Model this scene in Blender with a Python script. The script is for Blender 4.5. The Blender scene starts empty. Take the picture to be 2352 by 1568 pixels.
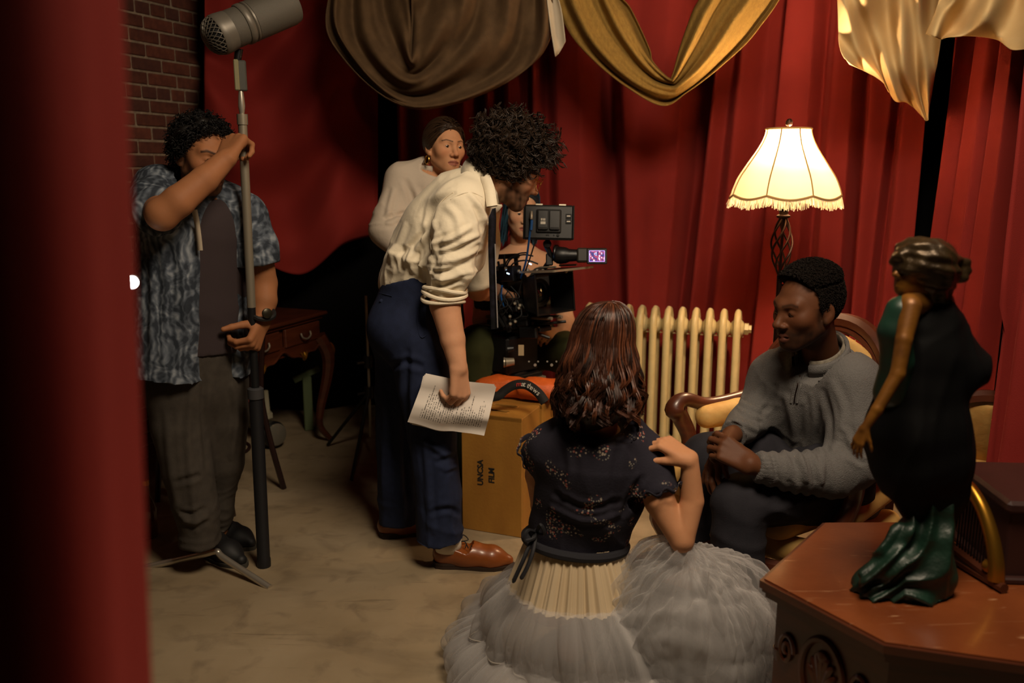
import bpy, math, random
import numpy as np
from mathutils import Vector, Matrix
sc = bpy.context.scene
COL = sc.collection
PI = math.pi
# ------------------------------------------------------------------ camera
FPX, HC = 1960.0, 1.48
TH = math.atan(394.0 / FPX)
CT, ST = math.cos(TH), math.sin(TH)
cd = bpy.data.cameras.new('camera'); cam = bpy.data.objects.new('camera', cd); COL.objects.link(cam)
cd.sensor_width = 36; cd.lens = 36 * FPX / 2352; cd.clip_start = 0.02
cam.location = (0, 0, HC); cam.rotation_euler = (PI / 2 - TH, 0, 0)
cd.dof.use_dof = True; cd.dof.focus_distance = 2.85; cd.dof.aperture_fstop = 2.4
sc.camera = cam
# ------------------------------------------------------------------ light
wd = bpy.data.worlds.new('world'); sc.world = wd; wd.use_nodes = True
wd.node_tree.nodes['Background'].inputs[0].default_value = (1, .78, .58, 1)
wd.node_tree.nodes['Background'].inputs[1].default_value = 0.0
def area(name, loc, aim, size, power, col):
    l = bpy.data.lights.new(name, 'AREA'); l.energy = power; l.color = col; l.shape = 'DISK'; l.size = size
    o = bpy.data.objects.new(name, l); COL.objects.link(o); o.location = loc
    o.rotation_euler = (Vector(aim) - Vector(loc)).to_track_quat('-Z', 'Y').to_euler(); return o
area('overhead_set_light_offscreen', (.55, 1.35, 3.12), (.25, 3.1, .8), 1.1, 62, (1, .80, .58)).data.spread = math.radians(150)
vs = sc.view_settings
sc.display_settings.display_device = 'sRGB'
vs.view_transform = 'Standard'; vs.look = 'None'; vs.gamma = 1; vs.exposure = 0.3
# ------------------------------------------------------------------ pixel -> world
def W(px, py, Y):
    xc = (px - 1176) / FPX; yc = (784 - py) / FPX
    d = np.array([xc, CT + yc * ST, -ST + yc * CT])
    return np.array([0, 0, HC]) + d * (Y / d[1])
def G(px, py, z=0.0):
    xc = (px - 1176) / FPX; yc = (784 - py) / FPX
    d = np.array([xc, CT + yc * ST, -ST + yc * CT])
    return np.array([0, 0, HC]) + d * ((z - HC) / d[2])
def A(*v): return np.array(v, float)
def unit(v): v = np.asarray(v, float); return v / np.linalg.norm(v)
# ------------------------------------------------------------------ materials
def hx(h):
    h = h.lstrip('#'); r = [int(h[i:i + 2], 16) / 255 for i in (0, 2, 4)]
    return tuple((c / 12.92 if c <= .04045 else ((c + .055) / 1.055) ** 2.4) for c in r)
MATS = {}
def mat(name, col, rough=.6, metal=0, col2=None, vs_=8, vfac=.5, bump=0, bs=60, sheen=0, spec=.5, coat=0,
        vcol=False, emit=0, stretch=(1, 1, 1), sss=0, bstretch=None, coords='Object', trans=0, detail=6, anis=0):
    if name in MATS: return MATS[name]
    if isinstance(col, str): col = hx(col)
    if isinstance(col2, str): col2 = hx(col2)
    m = bpy.data.materials.new(name); m.use_nodes = True; MATS[name] = m
    nt = m.node_tree; N = nt.nodes; L = nt.links; b = N['Principled BSDF']
    b.inputs['Base Color'].default_value = (*col, 1); b.inputs['Roughness'].default_value = rough
    b.inputs['Metallic'].default_value = metal; b.inputs['Specular IOR Level'].default_value = spec
    if sheen:
        b.inputs['Sheen Weight'].default_value = sheen; b.inputs['Sheen Roughness'].default_value = .4
        b.inputs['Sheen Tint'].default_value = (*[min(1, c * 2.2 + .05) for c in col], 1)
    if coat: b.inputs['Coat Weight'].default_value = coat; b.inputs['Coat Roughness'].default_value = .15
    if trans: b.inputs['Transmission Weight'].default_value = trans
    if sss:
        b.inputs['Subsurface Weight'].default_value = sss; b.inputs['Subsurface Radius'].default_value = (.012, .005, .003)
        b.inputs['Subsurface Scale'].default_value = .6
    if emit: b.inputs['Emission Color'].default_value = (*col, 1); b.inputs['Emission Strength'].default_value = emit
    tc = N.new('ShaderNodeTexCoord')
    def mapped(st):
        mp = N.new('ShaderNodeMapping'); mp.inputs['Scale'].default_value = st; L.new(tc.outputs[coords], mp.inputs[0]); return mp.outputs[0]
    src = None
    if vcol:
        a = N.new('ShaderNodeVertexColor'); a.layer_name = 'Col'; src = a.outputs[0]
    if col2 is not None:
        n = N.new('ShaderNodeTexNoise'); n.inputs['Scale'].default_value = vs_; n.inputs['Detail'].default_value = detail
        L.new(mapped(stretch), n.inputs['Vector'])
        r = N.new('ShaderNodeValToRGB'); r.color_ramp.elements[0].position = .5 - vfac * .5; r.color_ramp.elements[1].position = .5 + vfac * .5
        L.new(n.outputs[0], r.inputs[0])
        r.color_ramp.elements[0].color = (*col, 1); r.color_ramp.elements[1].color = (*col2, 1)
        if src is not None:
            mx = N.new('ShaderNodeMix'); mx.data_type = 'RGBA'; mx.blend_type = 'MULTIPLY'; mx.inputs[0].default_value = 1
            L.new(src, mx.inputs[6]); L.new(r.outputs[0], mx.inputs[7]); src = mx.outputs[2]
        else: src = r.outputs[0]
    if src is not None: L.new(src, b.inputs['Base Color'])
    if bump:
        n = N.new('ShaderNodeTexNoise'); n.inputs['Scale'].default_value = bs; n.inputs['Detail'].default_value = 5
        L.new(mapped(bstretch or (1, 1, 1)), n.inputs['Vector'])
        bp = N.new('ShaderNodeBump'); bp.inputs['Strength'].default_value = bump; bp.inputs['Distance'].default_value = .01
        L.new(n.outputs[0], bp.inputs['Height']); L.new(bp.outputs[0], b.inputs['Normal'])
    return m
# ------------------------------------------------------------------ object helpers
def mk(name, V, F, m, parent=None, smooth=True, col=None, uv=None):
    me = bpy.data.meshes.new(name)
    V = np.asarray(V, np.float32)
    if isinstance(F, np.ndarray):
        nf, k = F.shape
        me.vertices.add(len(V)); me.vertices.foreach_set('co', V.ravel())
        me.loops.add(nf * k); me.loops.foreach_set('vertex_index', F.astype(np.int32).ravel())
        me.polygons.add(nf); me.polygons.foreach_set('loop_start', np.arange(0, nf * k, k, dtype=np.int32))
        me.update(calc_edges=True); me.validate()
    else:
        me.from_pydata([tuple(map(float, v)) for v in V], [], F); me.update()
    if smooth: me.polygons.foreach_set('use_smooth', np.ones(len(me.polygons), bool))
    if col is not None:
        a = me.color_attributes.new('Col', 'FLOAT_COLOR', 'POINT')
        c4 = np.ones((len(V), 4), np.float32); c4[:, :3] = col; a.data.foreach_set('color', c4.ravel())
    if uv is not None:
        ul = me.uv_layers.new(name='UV'); li = np.zeros(len(me.loops), np.int32); me.loops.foreach_get('vertex_index', li)
        ul.data.foreach_set('uv', np.asarray(uv, np.float32)[li].ravel())
    me.materials.append(m)
    o = bpy.data.objects.new(name, me); COL.objects.link(o)
    if parent is not None: par(o, parent)
    return o
def par(o, p):
    o.parent = p; base = Vector(p['_w']) if '_w' in p else Vector((0, 0, 0))
    o.matrix_parent_inverse = Matrix.Translation(-base)
def tag(o, label, cat, group=None, kind=None):
    o['label'] = label
    if cat: o['category'] = cat
    if group: o['group'] = group
    if kind: o['kind'] = kind
    return o
def thing(name, label, cat, loc=(0, 0, 0), group=None, kind=None):
    o = bpy.data.objects.new(name, None); COL.objects.link(o); o.location = tuple(map(float, loc)); o['_w'] = tuple(map(float, loc))
    o.empty_display_size = .05
    if label: tag(o, label, cat, group)
    if kind: o['kind'] = kind
    return o
class MB:
    """collects plain geometry for one mesh"""
    def __init__(s): s.v = []; s.f = []
    def add(s, V, F):
        n = len(s.v); s.v += [tuple(map(float, p)) for p in V]; s.f += [tuple(int(i) + n for i in f) for f in F]; return s
    def box(s, c, size, R=None, bev=.0):
        c = A(*c); h = A(*size) / 2; R = np.eye(3) if R is None else R
        if bev <= 0:
            V = [c + R @ (h * A(x, y, z)) for z in (-1, 1) for y in (-1, 1) for x in (-1, 1)]
            return s.add(V, [(0, 2, 3, 1), (4, 5, 7, 6), (0, 1, 5, 4), (2, 6, 7, 3), (0, 4, 6, 2), (1, 3, 7, 5)])
        b = min(bev, min(h) * .9); V = []; idx = {}
        for sx in (-1, 1):
            for sy in (-1, 1):
                for sz in (-1, 1):
                    for ax in range(3):
                        p = A(sx, sy, sz) * (h - b); p[ax] += (sx, sy, sz)[ax] * b
                        idx[(sx, sy, sz, ax)] = len(V); V.append(c + R @ p)
        F = []
        for ax in range(3):
            u, w = [a for a in range(3) if a != ax]
            for sg in (-1, 1):
                q = []
                for (su, sw) in ((-1, -1), (1, -1), (1, 1), (-1, 1)):
                    k = [0, 0, 0]; k[ax] = sg; k[u] = su; k[w] = sw; q.append(idx[(*k, ax)])
                if (sg > 0) == (ax == 1): q = q[::-1]
                F.append(tuple(q))
            for su in (-1, 1):
                for sw in (-1, 1):
                    k1 = [0, 0, 0]; k2 = [0, 0, 0]; k1[ax] = -1; k2[ax] = 1
                    for k in (k1, k2): k[u] = su; k[w] = sw
                    F.append((idx[(*k1, u)], idx[(*k2, u)], idx[(*k2, w)], idx[(*k1, w)]))
        for sx in (-1, 1):
            for sy in (-1, 1):
                for sz in (-1, 1): F.append(tuple(idx[(sx, sy, sz, a)] for a in range(3)))
        return s.add(V, F)
    def tube(s, P, r, n=8, cap=True, closed=False):
        P = np.asarray(P, float); m = len(P); r = np.broadcast_to(np.asarray(r, float), (m,))
        T = np.gradient(P, axis=0)
        if closed: T = np.roll(P, -1, 0) - np.roll(P, 1, 0)
        T /= np.linalg.norm(T, axis=1)[:, None] + 1e-12
        u = np.cross(T[0], A(.3, .2, .93)); u = u if np.linalg.norm(u) > .1 else np.cross(T[0], A(1, 0, 0)); V = []
        u = unit(u)
        for i in range(m):
            u = unit(u - T[i] * (u @ T[i])); w = np.cross(T[i], u)
            for j in range(n):
                a = 2 * PI * j / n; V.append(P[i] + r[i] * (math.cos(a) * u + math.sin(a) * w))
        F = []
        for i in range(m if closed else m - 1):
            i2 = (i + 1) % m
            for j in range(n): F.append((i * n + j, i * n + (j + 1) % n, i2 * n + (j + 1) % n, i2 * n + j))
        if cap and not closed: F += [tuple(range(n))[::-1], tuple((m - 1) * n + j for j in range(n))]
        return s.add(V, F)
    def lathe(s, prof, c=(0, 0, 0), n=24, R=None, sx=1, sy=1, ph=0):
        R = np.eye(3) if R is None else R; V = []; F = []; m = len(prof)
        for (r, z) in prof:
            for j in range(n):
                a = 2 * PI * j / n + ph; V.append(A(*c) + R @ A(r * math.cos(a) * sx, r * math.sin(a) * sy, z))
        for i in range(m - 1):
            for j in range(n): F.append((i * n + j, i * n + (j + 1) % n, (i + 1) * n + (j + 1) % n, (i + 1) * n + j))
        if prof[0][0] > 1e-4: F.append(tuple(range(n))[::-1])
        if prof[-1][0] > 1e-4: F.append(tuple((m - 1) * n + j for j in range(n)))
        return s.add(V, F)
    def prism(s, poly, z0, z1):
        n = len(poly); V = [(x, y, z0) for x, y in poly] + [(x, y, z1) for x, y in poly]
        return s.add(V, [tuple(range(n))[::-1], tuple(range(n, 2 * n))] + [(i, (i + 1) % n, n + (i + 1) % n, n + i) for i in range(n)])
    def build(s, name, m, parent=None, smooth=False): 
        o = mk(name, s.v, s.f, m, parent, smooth)
        if smooth: autos(o)
        return o
def autos(o, ang=40):
    me = o.data; me.set_sharp_from_angle(angle=math.radians(ang))
def basis(x=None, y=None, z=None):
    """orthonormal matrix with columns x,y,z from two given axes"""
    if z is not None and y is not None: z = unit(z); x = unit(np.cross(y, z)); y = np.cross(z, x)
    elif x is not None and z is not None: x = unit(x); y = unit(np.cross(z, x)); z = np.cross(x, y)
    elif x is not None and y is not None: x = unit(x); z = unit(np.cross(x, y)); y = np.cross(z, x)
    return np.stack([x, y, z], 1)
def rotz(a): c, s_ = math.cos(a), math.sin(a); return A([c, -s_, 0], [s_, c, 0], [0, 0, 1])
def sines(P, f, seed, n=7, st=(1, 1, 1)):
    r = np.random.RandomState(seed); o = np.zeros(len(P)); P = P * np.asarray(st)
    for _ in range(n):
        w = r.normal(size=3); w = w / np.linalg.norm(w) * f * r.uniform(.6, 1.5); o += np.sin(P @ w + r.uniform(0, 6.28))
    return o / n ** .5 / 1.1
def spline(P, n):
    """Catmull-Rom through P, n samples"""
    P = np.asarray(P, float); m = len(P); t = np.linspace(0, m - 1 - 1e-9, n); i = t.astype(int); f = (t - i)[:, None]
    g = lambda k: P[np.clip(k, 0, m - 1)]
    a, b, c, d = g(i - 1), g(i), g(i + 1), g(i + 2)
    return .5 * (2 * b + (c - a) * f + (2 * a - 5 * b + 4 * c - d) * f ** 2 + (3 * b - a - 3 * c + d) * f ** 3)
def tubes(P, R, sides=3):
    """many strands at once: P (N,M,3), R scalar or (N,M)"""
    N_, M_, _ = P.shape; R = np.broadcast_to(R, (N_, M_))
    T = np.gradient(P, axis=1); T /= np.linalg.norm(T, axis=2)[..., None] + 1e-9
    ref = np.broadcast_to(A(.31, .52, .79), T.shape); u = np.cross(T, ref); u /= np.linalg.norm(u, axis=2)[..., None] + 1e-6; w = np.cross(T, u)
    a = np.arange(sides) * 2 * PI / sides
    V = P[:, :, None] + R[:, :, None, None] * (np.cos(a)[None, None, :, None] * u[:, :, None] + np.sin(a)[None, None, :, None] * w[:, :, None])
    idx = np.arange(N_ * M_ * sides).reshape(N_, M_, sides); nx = np.roll(idx, -1, 2)
    F = np.stack([idx[:, :-1], nx[:, :-1], nx[:, 1:], idx[:, 1:]], -1).reshape(-1, 4)
    return V.reshape(-1, 3), F
def grid(P):
    """P (n,m,3) -> V,F"""
    n, m, _ = P.shape; i = np.arange(n * m).reshape(n, m)
    return P.reshape(-1, 3), np.stack([i[:-1, :-1], i[1:, :-1], i[1:, 1:], i[:-1, 1:]], -1).reshape(-1, 4)
# ------------------------------------------------------------------ implicit surfaces (bodies, garments)
class Sdf:
    def __init__(s): s.p = []
    def rc(s, a, b, ra, rb=None, k=.02, n=None, f=1, op='u'):
        a = A(*a); b = A(*b); rb = ra if rb is None else rb; r = max(ra, rb)
        s.p.append(('rc', (a, b, ra, rb, None if n is None else unit(n), f), np.minimum(a, b) - r, np.maximum(a, b) + r, k, op)); return s
    def ch(s, pts, rs, k=.03, n=None, f=1):
        pts = [A(*p) for p in pts]; lo = np.min([p - r for p, r in zip(pts, rs)], 0); hi = np.max([p + r for p, r in zip(pts, rs)], 0)
        s.p.append(('ch', (pts, rs, None if n is None else unit(n), f), lo, hi, k, 'u')); return s
    def el(s, c, r, R=None, k=.02, op='u'):
        c = A(*c); r = A(*r) if np.ndim(r) else A(r, r, r); R = np.eye(3) if R is None else np.asarray(R)
        ex = np.sqrt(((R * r[None, :]) ** 2).sum(1)); s.p.append(('el', (c, r, R), c - ex, c + ex, k, op)); return s
    def cut(s, p, n, rad=9.):
        p = A(*p); s.p.append(('cut', (p, unit(n), rad), p, p, 0, 'c')); return s
    def mesh(s, vox, disp=None, sm=1):
        lo = np.min([p[2] - p[4] * .5 for p in s.p if p[0] != 'cut' and p[5] == 'u'], 0) - 3 * vox
        hi = np.max([p[3] + p[4] * .5 for p in s.p if p[0] != 'cut' and p[5] == 'u'], 0) + 3 * vox
        dim = np.ceil((hi - lo) / vox).astype(int) + 1
        F = np.full(dim, .2, np.float32)
        ax = [(lo[i] + vox * np.arange(dim[i])).astype(np.float32) for i in range(3)]
        for kind, pr, bl, bh, k, op in s.p:
            mg = k + 3 * vox
            if kind == 'cut': bl = bl - pr[2]; bh = bh + pr[2]; mg = 0
            i0 = np.clip(((bl - mg - lo) / vox).astype(int), 0, dim - 1); i1 = np.clip(np.ceil((bh + mg - lo) / vox).astype(int) + 1, 0, dim)
            if np.any(i1 <= i0): continue
            sl = tuple(slice(i0[j], i1[j]) for j in range(3))
            x, y, z = ax[0][sl[0]][:, None, None], ax[1][sl[1]][None, :, None], ax[2][sl[2]][None, None, :]
            def seg(a, b, ra, rb, n, f):
                ba = b - a; L2 = max(ba @ ba, 1e-12); X, Y, Z = x - a[0], y - a[1], z - a[2]
                h = np.clip((X * ba[0] + Y * ba[1] + Z * ba[2]) / L2, 0, 1)
                qx, qy, qz = X - ba[0] * h, Y - ba[1] * h, Z - ba[2] * h
                d2 = qx * qx + qy * qy + qz * qz
                if n is not None: d2 = d2 + (qx * n[0] + qy * n[1] + qz * n[2]) ** 2 * (1 / f ** 2 - 1)
                return np.sqrt(d2) - (ra + (rb - ra) * h)
            if kind == 'rc': d = seg(*pr)
            elif kind == 'ch':
                ps_, rs_, n, f = pr; d = None; k2 = min(.012, k * .3)
                for i in range(len(ps_) - 1):
                    e = seg(ps_[i], ps_[i + 1], rs_[i], rs_[i + 1], n, f)
                    if d is None: d = e
                    else: h = np.maximum(k2 - np.abs(d - e), 0) / k2; d = np.minimum(d, e) - h * h * k2 * .25
            elif kind == 'el':
                c, r, R = pr; X, Y, Z = x - c[0], y - c[1], z - c[2]
                q = [X * R[0, j] + Y * R[1, j] + Z * R[2, j] for j in range(3)]
                k0 = np.sqrt(sum((q[j] / r[j]) ** 2 for j in range(3))); k1 = np.sqrt(sum((q[j] / r[j] ** 2) ** 2 for j in range(3)))
                d = k0 * (k0 - 1) / (k1 + 1e-9)
            else:
                p, n, rad = pr; d = (x - p[0]) * n[0] + (y - p[1]) * n[1] + (z - p[2]) * n[2]
                if rad < 9: d = np.where((x - p[0]) ** 2 + (y - p[1]) ** 2 + (z - p[2]) ** 2 < rad * rad, d, -1)
            f0 = F[sl]
            if op == 'u':
                h = np.maximum(k - np.abs(f0 - d), 0) / max(k, 1e-6); F[sl] = np.minimum(f0, d) - h * h * k * .25
            elif op == 's':
                d = -d; h = np.maximum(k - np.abs(f0 - d), 0) / max(k, 1e-6); F[sl] = np.maximum(f0, d) + h * h * k * .25
            else: F[sl] = np.maximum(f0, d)
        S = F < 0
        c8 = [S[dx:dim[0] - 1 + dx, dy:dim[1] - 1 + dy, dz:dim[2] - 1 + dz] for dx in (0, 1) for dy in (0, 1) for dz in (0, 1)]
        al = np.logical_and.reduce(c8); an = np.logical_or.reduce(c8); mix = an & ~al
        ii = np.argwhere(mix); idm = np.full(mix.shape, -1, np.int32); idm[mix] = np.arange(len(ii))
        val = {(dx, dy, dz): F[ii[:, 0] + dx, ii[:, 1] + dy, ii[:, 2] + dz] for dx in (0, 1) for dy in (0, 1) for dz in (0, 1)}
        acc = np.zeros((len(ii), 3)); cnt = np.zeros(len(ii))
        for a in val:
            for j in range(3):
                if a[j] == 0:
                    b = list(a); b[j] = 1; va, vb = val[a], val[tuple(b)]; m = (va < 0) != (vb < 0)
                    t = va / np.where(m, va - vb, 1); q = np.tile(A(*a), (len(ii), 1)); q[:, j] = t
                    acc += q * m[:, None]; cnt += m
        V = lo + vox * (ii + acc / cnt[:, None]); Fs = []
        for j in range(3):
            u, w = (j + 1) % 3, (j + 2) % 3
            s0 = [slice(None)] * 3; s1 = [slice(None)] * 3; s0[j] = slice(0, dim[j] - 1); s1[j] = slice(1, dim[j])
            a0, a1 = S[tuple(s0)], S[tuple(s1)]; e = np.argwhere(a0 != a1)
            e = e[(e[:, u] > 0) & (e[:, w] > 0) & (e[:, u] < dim[u] - 1) & (e[:, w] < dim[w] - 1)]
            def cell(du, dw):
                q = e.copy(); q[:, u] -= du; q[:, w] -= dw; return idm[q[:, 0], q[:, 1], q[:, 2]]
            qd = np.stack([cell(1, 1), cell(0, 1), cell(0, 0), cell(1, 0)], 1)
            fl = ~a0[e[:, 0], e[:, 1], e[:, 2]]; qd[fl] = qd[fl][:, ::-1]; Fs.append(qd)
        Q = np.concatenate(Fs); Q = Q[(Q >= 0).all(1)]
        for _ in range(sm): V = lap(V, Q)
        if disp is not None: V = V + normals(V, Q) * disp(V)[:, None]
        return V, Q
def lap(V, Q, w=.5):
    s = np.zeros_like(V); n = np.zeros(len(V))
    for j in range(4):
        a, b = Q[:, j], Q[:, (j + 1) % 4]
        for k in range(3): s[:, k] += np.bincount(a, V[b, k], len(V)) + np.bincount(b, V[a, k], len(V))
        n += np.bincount(a, minlength=len(V)) + np.bincount(b, minlength=len(V))
    return V * (1 - w) + w * s / np.maximum(n, 1)[:, None]
def normals(V, Q):
    n = np.cross(V[Q[:, 2]] - V[Q[:, 0]], V[Q[:, 3]] - V[Q[:, 1]]); o = np.zeros_like(V)
    for j in range(4):
        for k in range(3): o[:, k] += np.bincount(Q[:, j], n[:, k], len(V))
    return o / (np.linalg.norm(o, axis=1)[:, None] + 1e-12)
def folds(st, f, amp, seed):
    """ridged cloth creases; st scales the axes (small = long creases along that axis)"""
    def fn(P):
        a = sines(P, f, seed, 5, st); b = sines(P + .3, f * 2.1, seed + 9, 5, st)
        ra_ = np.maximum(1 - np.abs(a) * 1.15, 0) ** 2; rb_ = np.maximum(1 - np.abs(b) * 1.15, 0) ** 2
        return amp * (1.25 * ra_ + .6 * rb_ - .75)
    return fn
def join(parts):
    V = []; F = []; C = []; n = 0
    for p in parts:
        V.append(p[0]); F.append(p[1] + n); n += len(p[0]); C.append(p[2] if len(p) > 2 else None)
    return np.concatenate(V), np.concatenate(F), C
# ================================================================== SETTING
m_floor = mat('concrete', '#a8977c', .6, col2='#857459', vs_=2.2, vfac=.5, bump=.12, bs=35, spec=.35, detail=10)
# scuffs on the concrete: long dark scratches and pale arcs
def concrete_marks():
    nt = m_floor.node_tree; N = nt.nodes; L = nt.links; b = N['Principled BSDF']; src = b.inputs['Base Color'].links[0].from_socket
    tc = N.new('ShaderNodeTexCoord')
    for sc_, st, rot, col, lo, hi, fac in ((2.2, (.8, 2.4, 1), .6, '#4a3e31', .54, .78, .55), (5, (.6, 7, 1), -.75, '#463a2e', .66, .74, .5), (1.6, (1, 1.8, 1), 1.2, '#a8987e', .55, .75, .5), (9, (1, 1, 1), 0, '#54463a', .52, .8, .6), (4, (.5, 8, 1), .9, '#b5a68d', .67, .73, .5)):
        mp = N.new('ShaderNodeMapping'); mp.inputs['Scale'].default_value = st; mp.inputs['Rotation'].default_value = (0, 0, rot); L.new(tc.outputs['Object'], mp.inputs[0])
        n = N.new('ShaderNodeTexNoise'); n.inputs['Scale'].default_value = sc_; n.inputs['Detail'].default_value = 7; n.inputs['Distortion'].default_value = .6; L.new(mp.outputs[0], n.inputs['Vector'])
        r = N.new('ShaderNodeMapRange'); r.inputs[1].default_value = lo; r.inputs[2].default_value = hi; r.inputs[4].default_value = fac; L.new(n.outputs[0], r.inputs[0])
        mx = N.new('ShaderNodeMix'); mx.data_type = 'RGBA'; L.new(r.outputs[0], mx.inputs[0]); L.new(src, mx.inputs[6]); mx.inputs[7].default_value = (*hx(col), 1); src = mx.outputs[2]
    L.new(src, b.inputs['Base Color'])
concrete_marks()
m_dark = mat('dark_plaster', '#15110f', .9)
def struct(o): o['kind'] = 'structure'; return o
fl = struct(MB().box((0, 2.2, -.05), (7, 8.4, .1)).build('floor', m_floor))
fl['label'] = 'scuffed grey-brown concrete floor'
bd = unit(A(.37, .93, 0)); bn = A(bd[1], -bd[0], 0)          # brick wall: direction and room-side normal
wp = A(-1.70, 4.72, 0) + bd * .55                                       # its far corner
struct(MB().box((0, 5.75, 1.6), (7, .1, 3.2)).build('wall_back', m_dark))['label'] = 'dark plaster wall behind the drapes'
struct(MB().box((2.75, 3.6, 1.6), (.1, 4.4, 3.2)).build('wall_right', m_dark))['label'] = 'dark plaster wall behind the drapes at the lamp side'
struct(MB().box((0, 2.9, 3.25), (7, 6.0, .1)).build('ceiling', mat('ceiling_paint', '#2b231c', .9)))['label'] = 'dark ceiling high over the set'
# ---- brick wall: every brick its own piece
m_mortar = mat('mortar', '#a8967f', .95, col2='#7d6c5a', vs_=40, bump=.5, bs=120)
Rb = np.stack([bd, -bn, A(0, 0, 1)], 1)
Lw = 3.5
wl = struct(MB().box(wp - bd * (Lw / 2) - bn * .12 + A(0, 0, 1.6), (Lw, .17, 3.2), Rb).build('wall_left', m_mortar))
wl['label'] = 'red brick wall with pale raked mortar joints'
m_brick = [mat('brick_a', '#6b3a2a', .9, col2='#4a261d', vs_=30, bump=.4, bs=150), mat('brick_b', '#5a2d22', .9, col2='#7a4330', vs_=30, bump=.4, bs=150), mat('brick_c', '#4d2a24', .9, col2='#5f372a', vs_=30, bump=.4, bs=150)]
rnd = random.Random(4)
bm_full = MB().box((0, 0, 0), (.192, .1, .0565), None, .004); bm_half = MB().box((0, 0, 0), (.091, .1, .0565), None, .004)
b_mesh = {}
for i, m in enumerate(m_brick):
    for nm, b in (('f', bm_full), ('h', bm_half)):
        me = bpy.data.meshes.new('brick'); me.from_pydata(b.v, [], b.f); me.materials.append(m); b_mesh[(nm, i)] = me
rest = MB(); nb = 0
for c in range(46):
    z = .034 + c * .0677
    head = (c % 6 == 3); stp = .101 if head else .2025
    s = -.02 - (.05 if head else (.1 if c % 2 else 0)) - stp / 2
    while s > -Lw + .1:
        p = wp + bd * s + bn * (-.078 + rnd.uniform(-.003, .003)) + A(0, 0, z)
        if s > -1.62 and s < -.42 and 1.18 < z < 2.5 and nb < 300:
            o = bpy.data.objects.new('brick', b_mesh[('h' if head else 'f', rnd.randrange(3))]); COL.objects.link(o); nb += 1
            o.location = p; o.rotation_euler = (rnd.uniform(-.01, .01), 0, math.atan2(bd[1], bd[0]) + rnd.uniform(-.006, .006)); o.parent = wl
        else: rest.box(p, (.092 if head else .192, .1, .0565), Rb)
        s -= stp
ro = rest.build('brick_field', m_brick[1], wl); ro['kind'] = 'stuff'
# ---- drapes
def velvet(name, c1, c2): return mat(name, c1, .8, col2=c2, vs_=3, vfac=.6, sheen=.35, bump=.25, bs=420, spec=.15)
m_red = velvet('red_velvet', '#922e28', '#802622')
m_blk = mat('black_duvetyne', '#0b0a0a', .95, spec=.1)
def onpath(path, px):
    k = (px - 1176) / 1997.
    for a, b in zip(path[:-1], path[1:]):
        a = A(*a); b = A(*b); d = b - a; den = d[0] - k * d[1]
        if abs(den) < 1e-9: continue
        t = (k * a[1] - a[0]) / den
        if -1e-6 <= t <= 1 + 1e-6: return a + d * t
    return None
def drape(name, label, path, knots, z0, z1, m, n=420, nz=34, jit=.004, seed=1, hem=0):
    """hanging cloth whose folds follow knots (pixel at the top, pixel lower down, depth offset towards the room)"""
    path = [A(*p) for p in path]; seg = [np.linalg.norm(b - a) for a, b in zip(path[:-1], path[1:])]; cum = np.concatenate([[0], np.cumsum(seg)])
    def arc(px):
        best = None
        k = (px - 1176) / 1997.
        for i, (a, b) in enumerate(zip(path[:-1], path[1:])):
            d = b - a; t = (k * a[1] - a[0]) / (d[0] - k * d[1])
            if -.001 <= t <= 1.001: return cum[i] + t * seg[i]
        return 0 if k < path[0][0] / path[0][1] else cum[-1]
    zs = np.linspace(z0, z1, nz); S = np.linspace(0, cum[-1], n); P = np.zeros((n, nz, 3))
    kt = np.array([arc(k[0]) for k in knots]); kb = np.array([arc(k[1]) for k in knots]); ko = np.array([k[2] for k in knots])
    px_ = np.interp(S, cum, [p[0] for p in path]); py_ = np.interp(S, cum, [p[1] for p in path])
    tx = np.gradient(px_); ty = np.gradient(py_); l = np.hypot(tx, ty); kk = np.ones(9) / 9
    nx, ny = ty / l, -tx / l
    nx = np.convolve(np.pad(nx, 4, 'edge'), kk, 'valid'); ny = np.convolve(np.pad(ny, 4, 'edge'), kk, 'valid')
    for j, z in enumerate(zs):
        f = (2.0 - z) / (2.0 - 1.0); f = min(max(f, -.6), 1.9)
        kp = kt + (kb - kt) * f; o_ = np.argsort(kp); kp = kp[o_]; kv = ko[o_]
        i = np.clip(np.searchsorted(kp, S) - 1, 0, len(kp) - 2); t = np.clip((S - kp[i]) / np.maximum(kp[i + 1] - kp[i], 1e-4), 0, 1)
        t = t * t * (3 - 2 * t); kv = kv * 1.45; off = kv[i] + (kv[i + 1] - kv[i]) * t
        q = np.stack([S * 3, np.full(n, z * .5), np.zeros(n)], 1)
        off = off + sines(q, 5, seed, 5) * jit * 2 + sines(q, 17, seed + 3, 5) * jit
        P[:, j, 0] = px_ + nx * off; P[:, j, 1] = py_ + ny * off; P[:, j, 2] = z
    V, F = grid(P); o = mk(name, V, F, m); 
    sd = o.modifiers.new('thick', 'SOLIDIFY'); sd.thickness = .004
    return tag(o, label, 'curtain')
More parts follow.
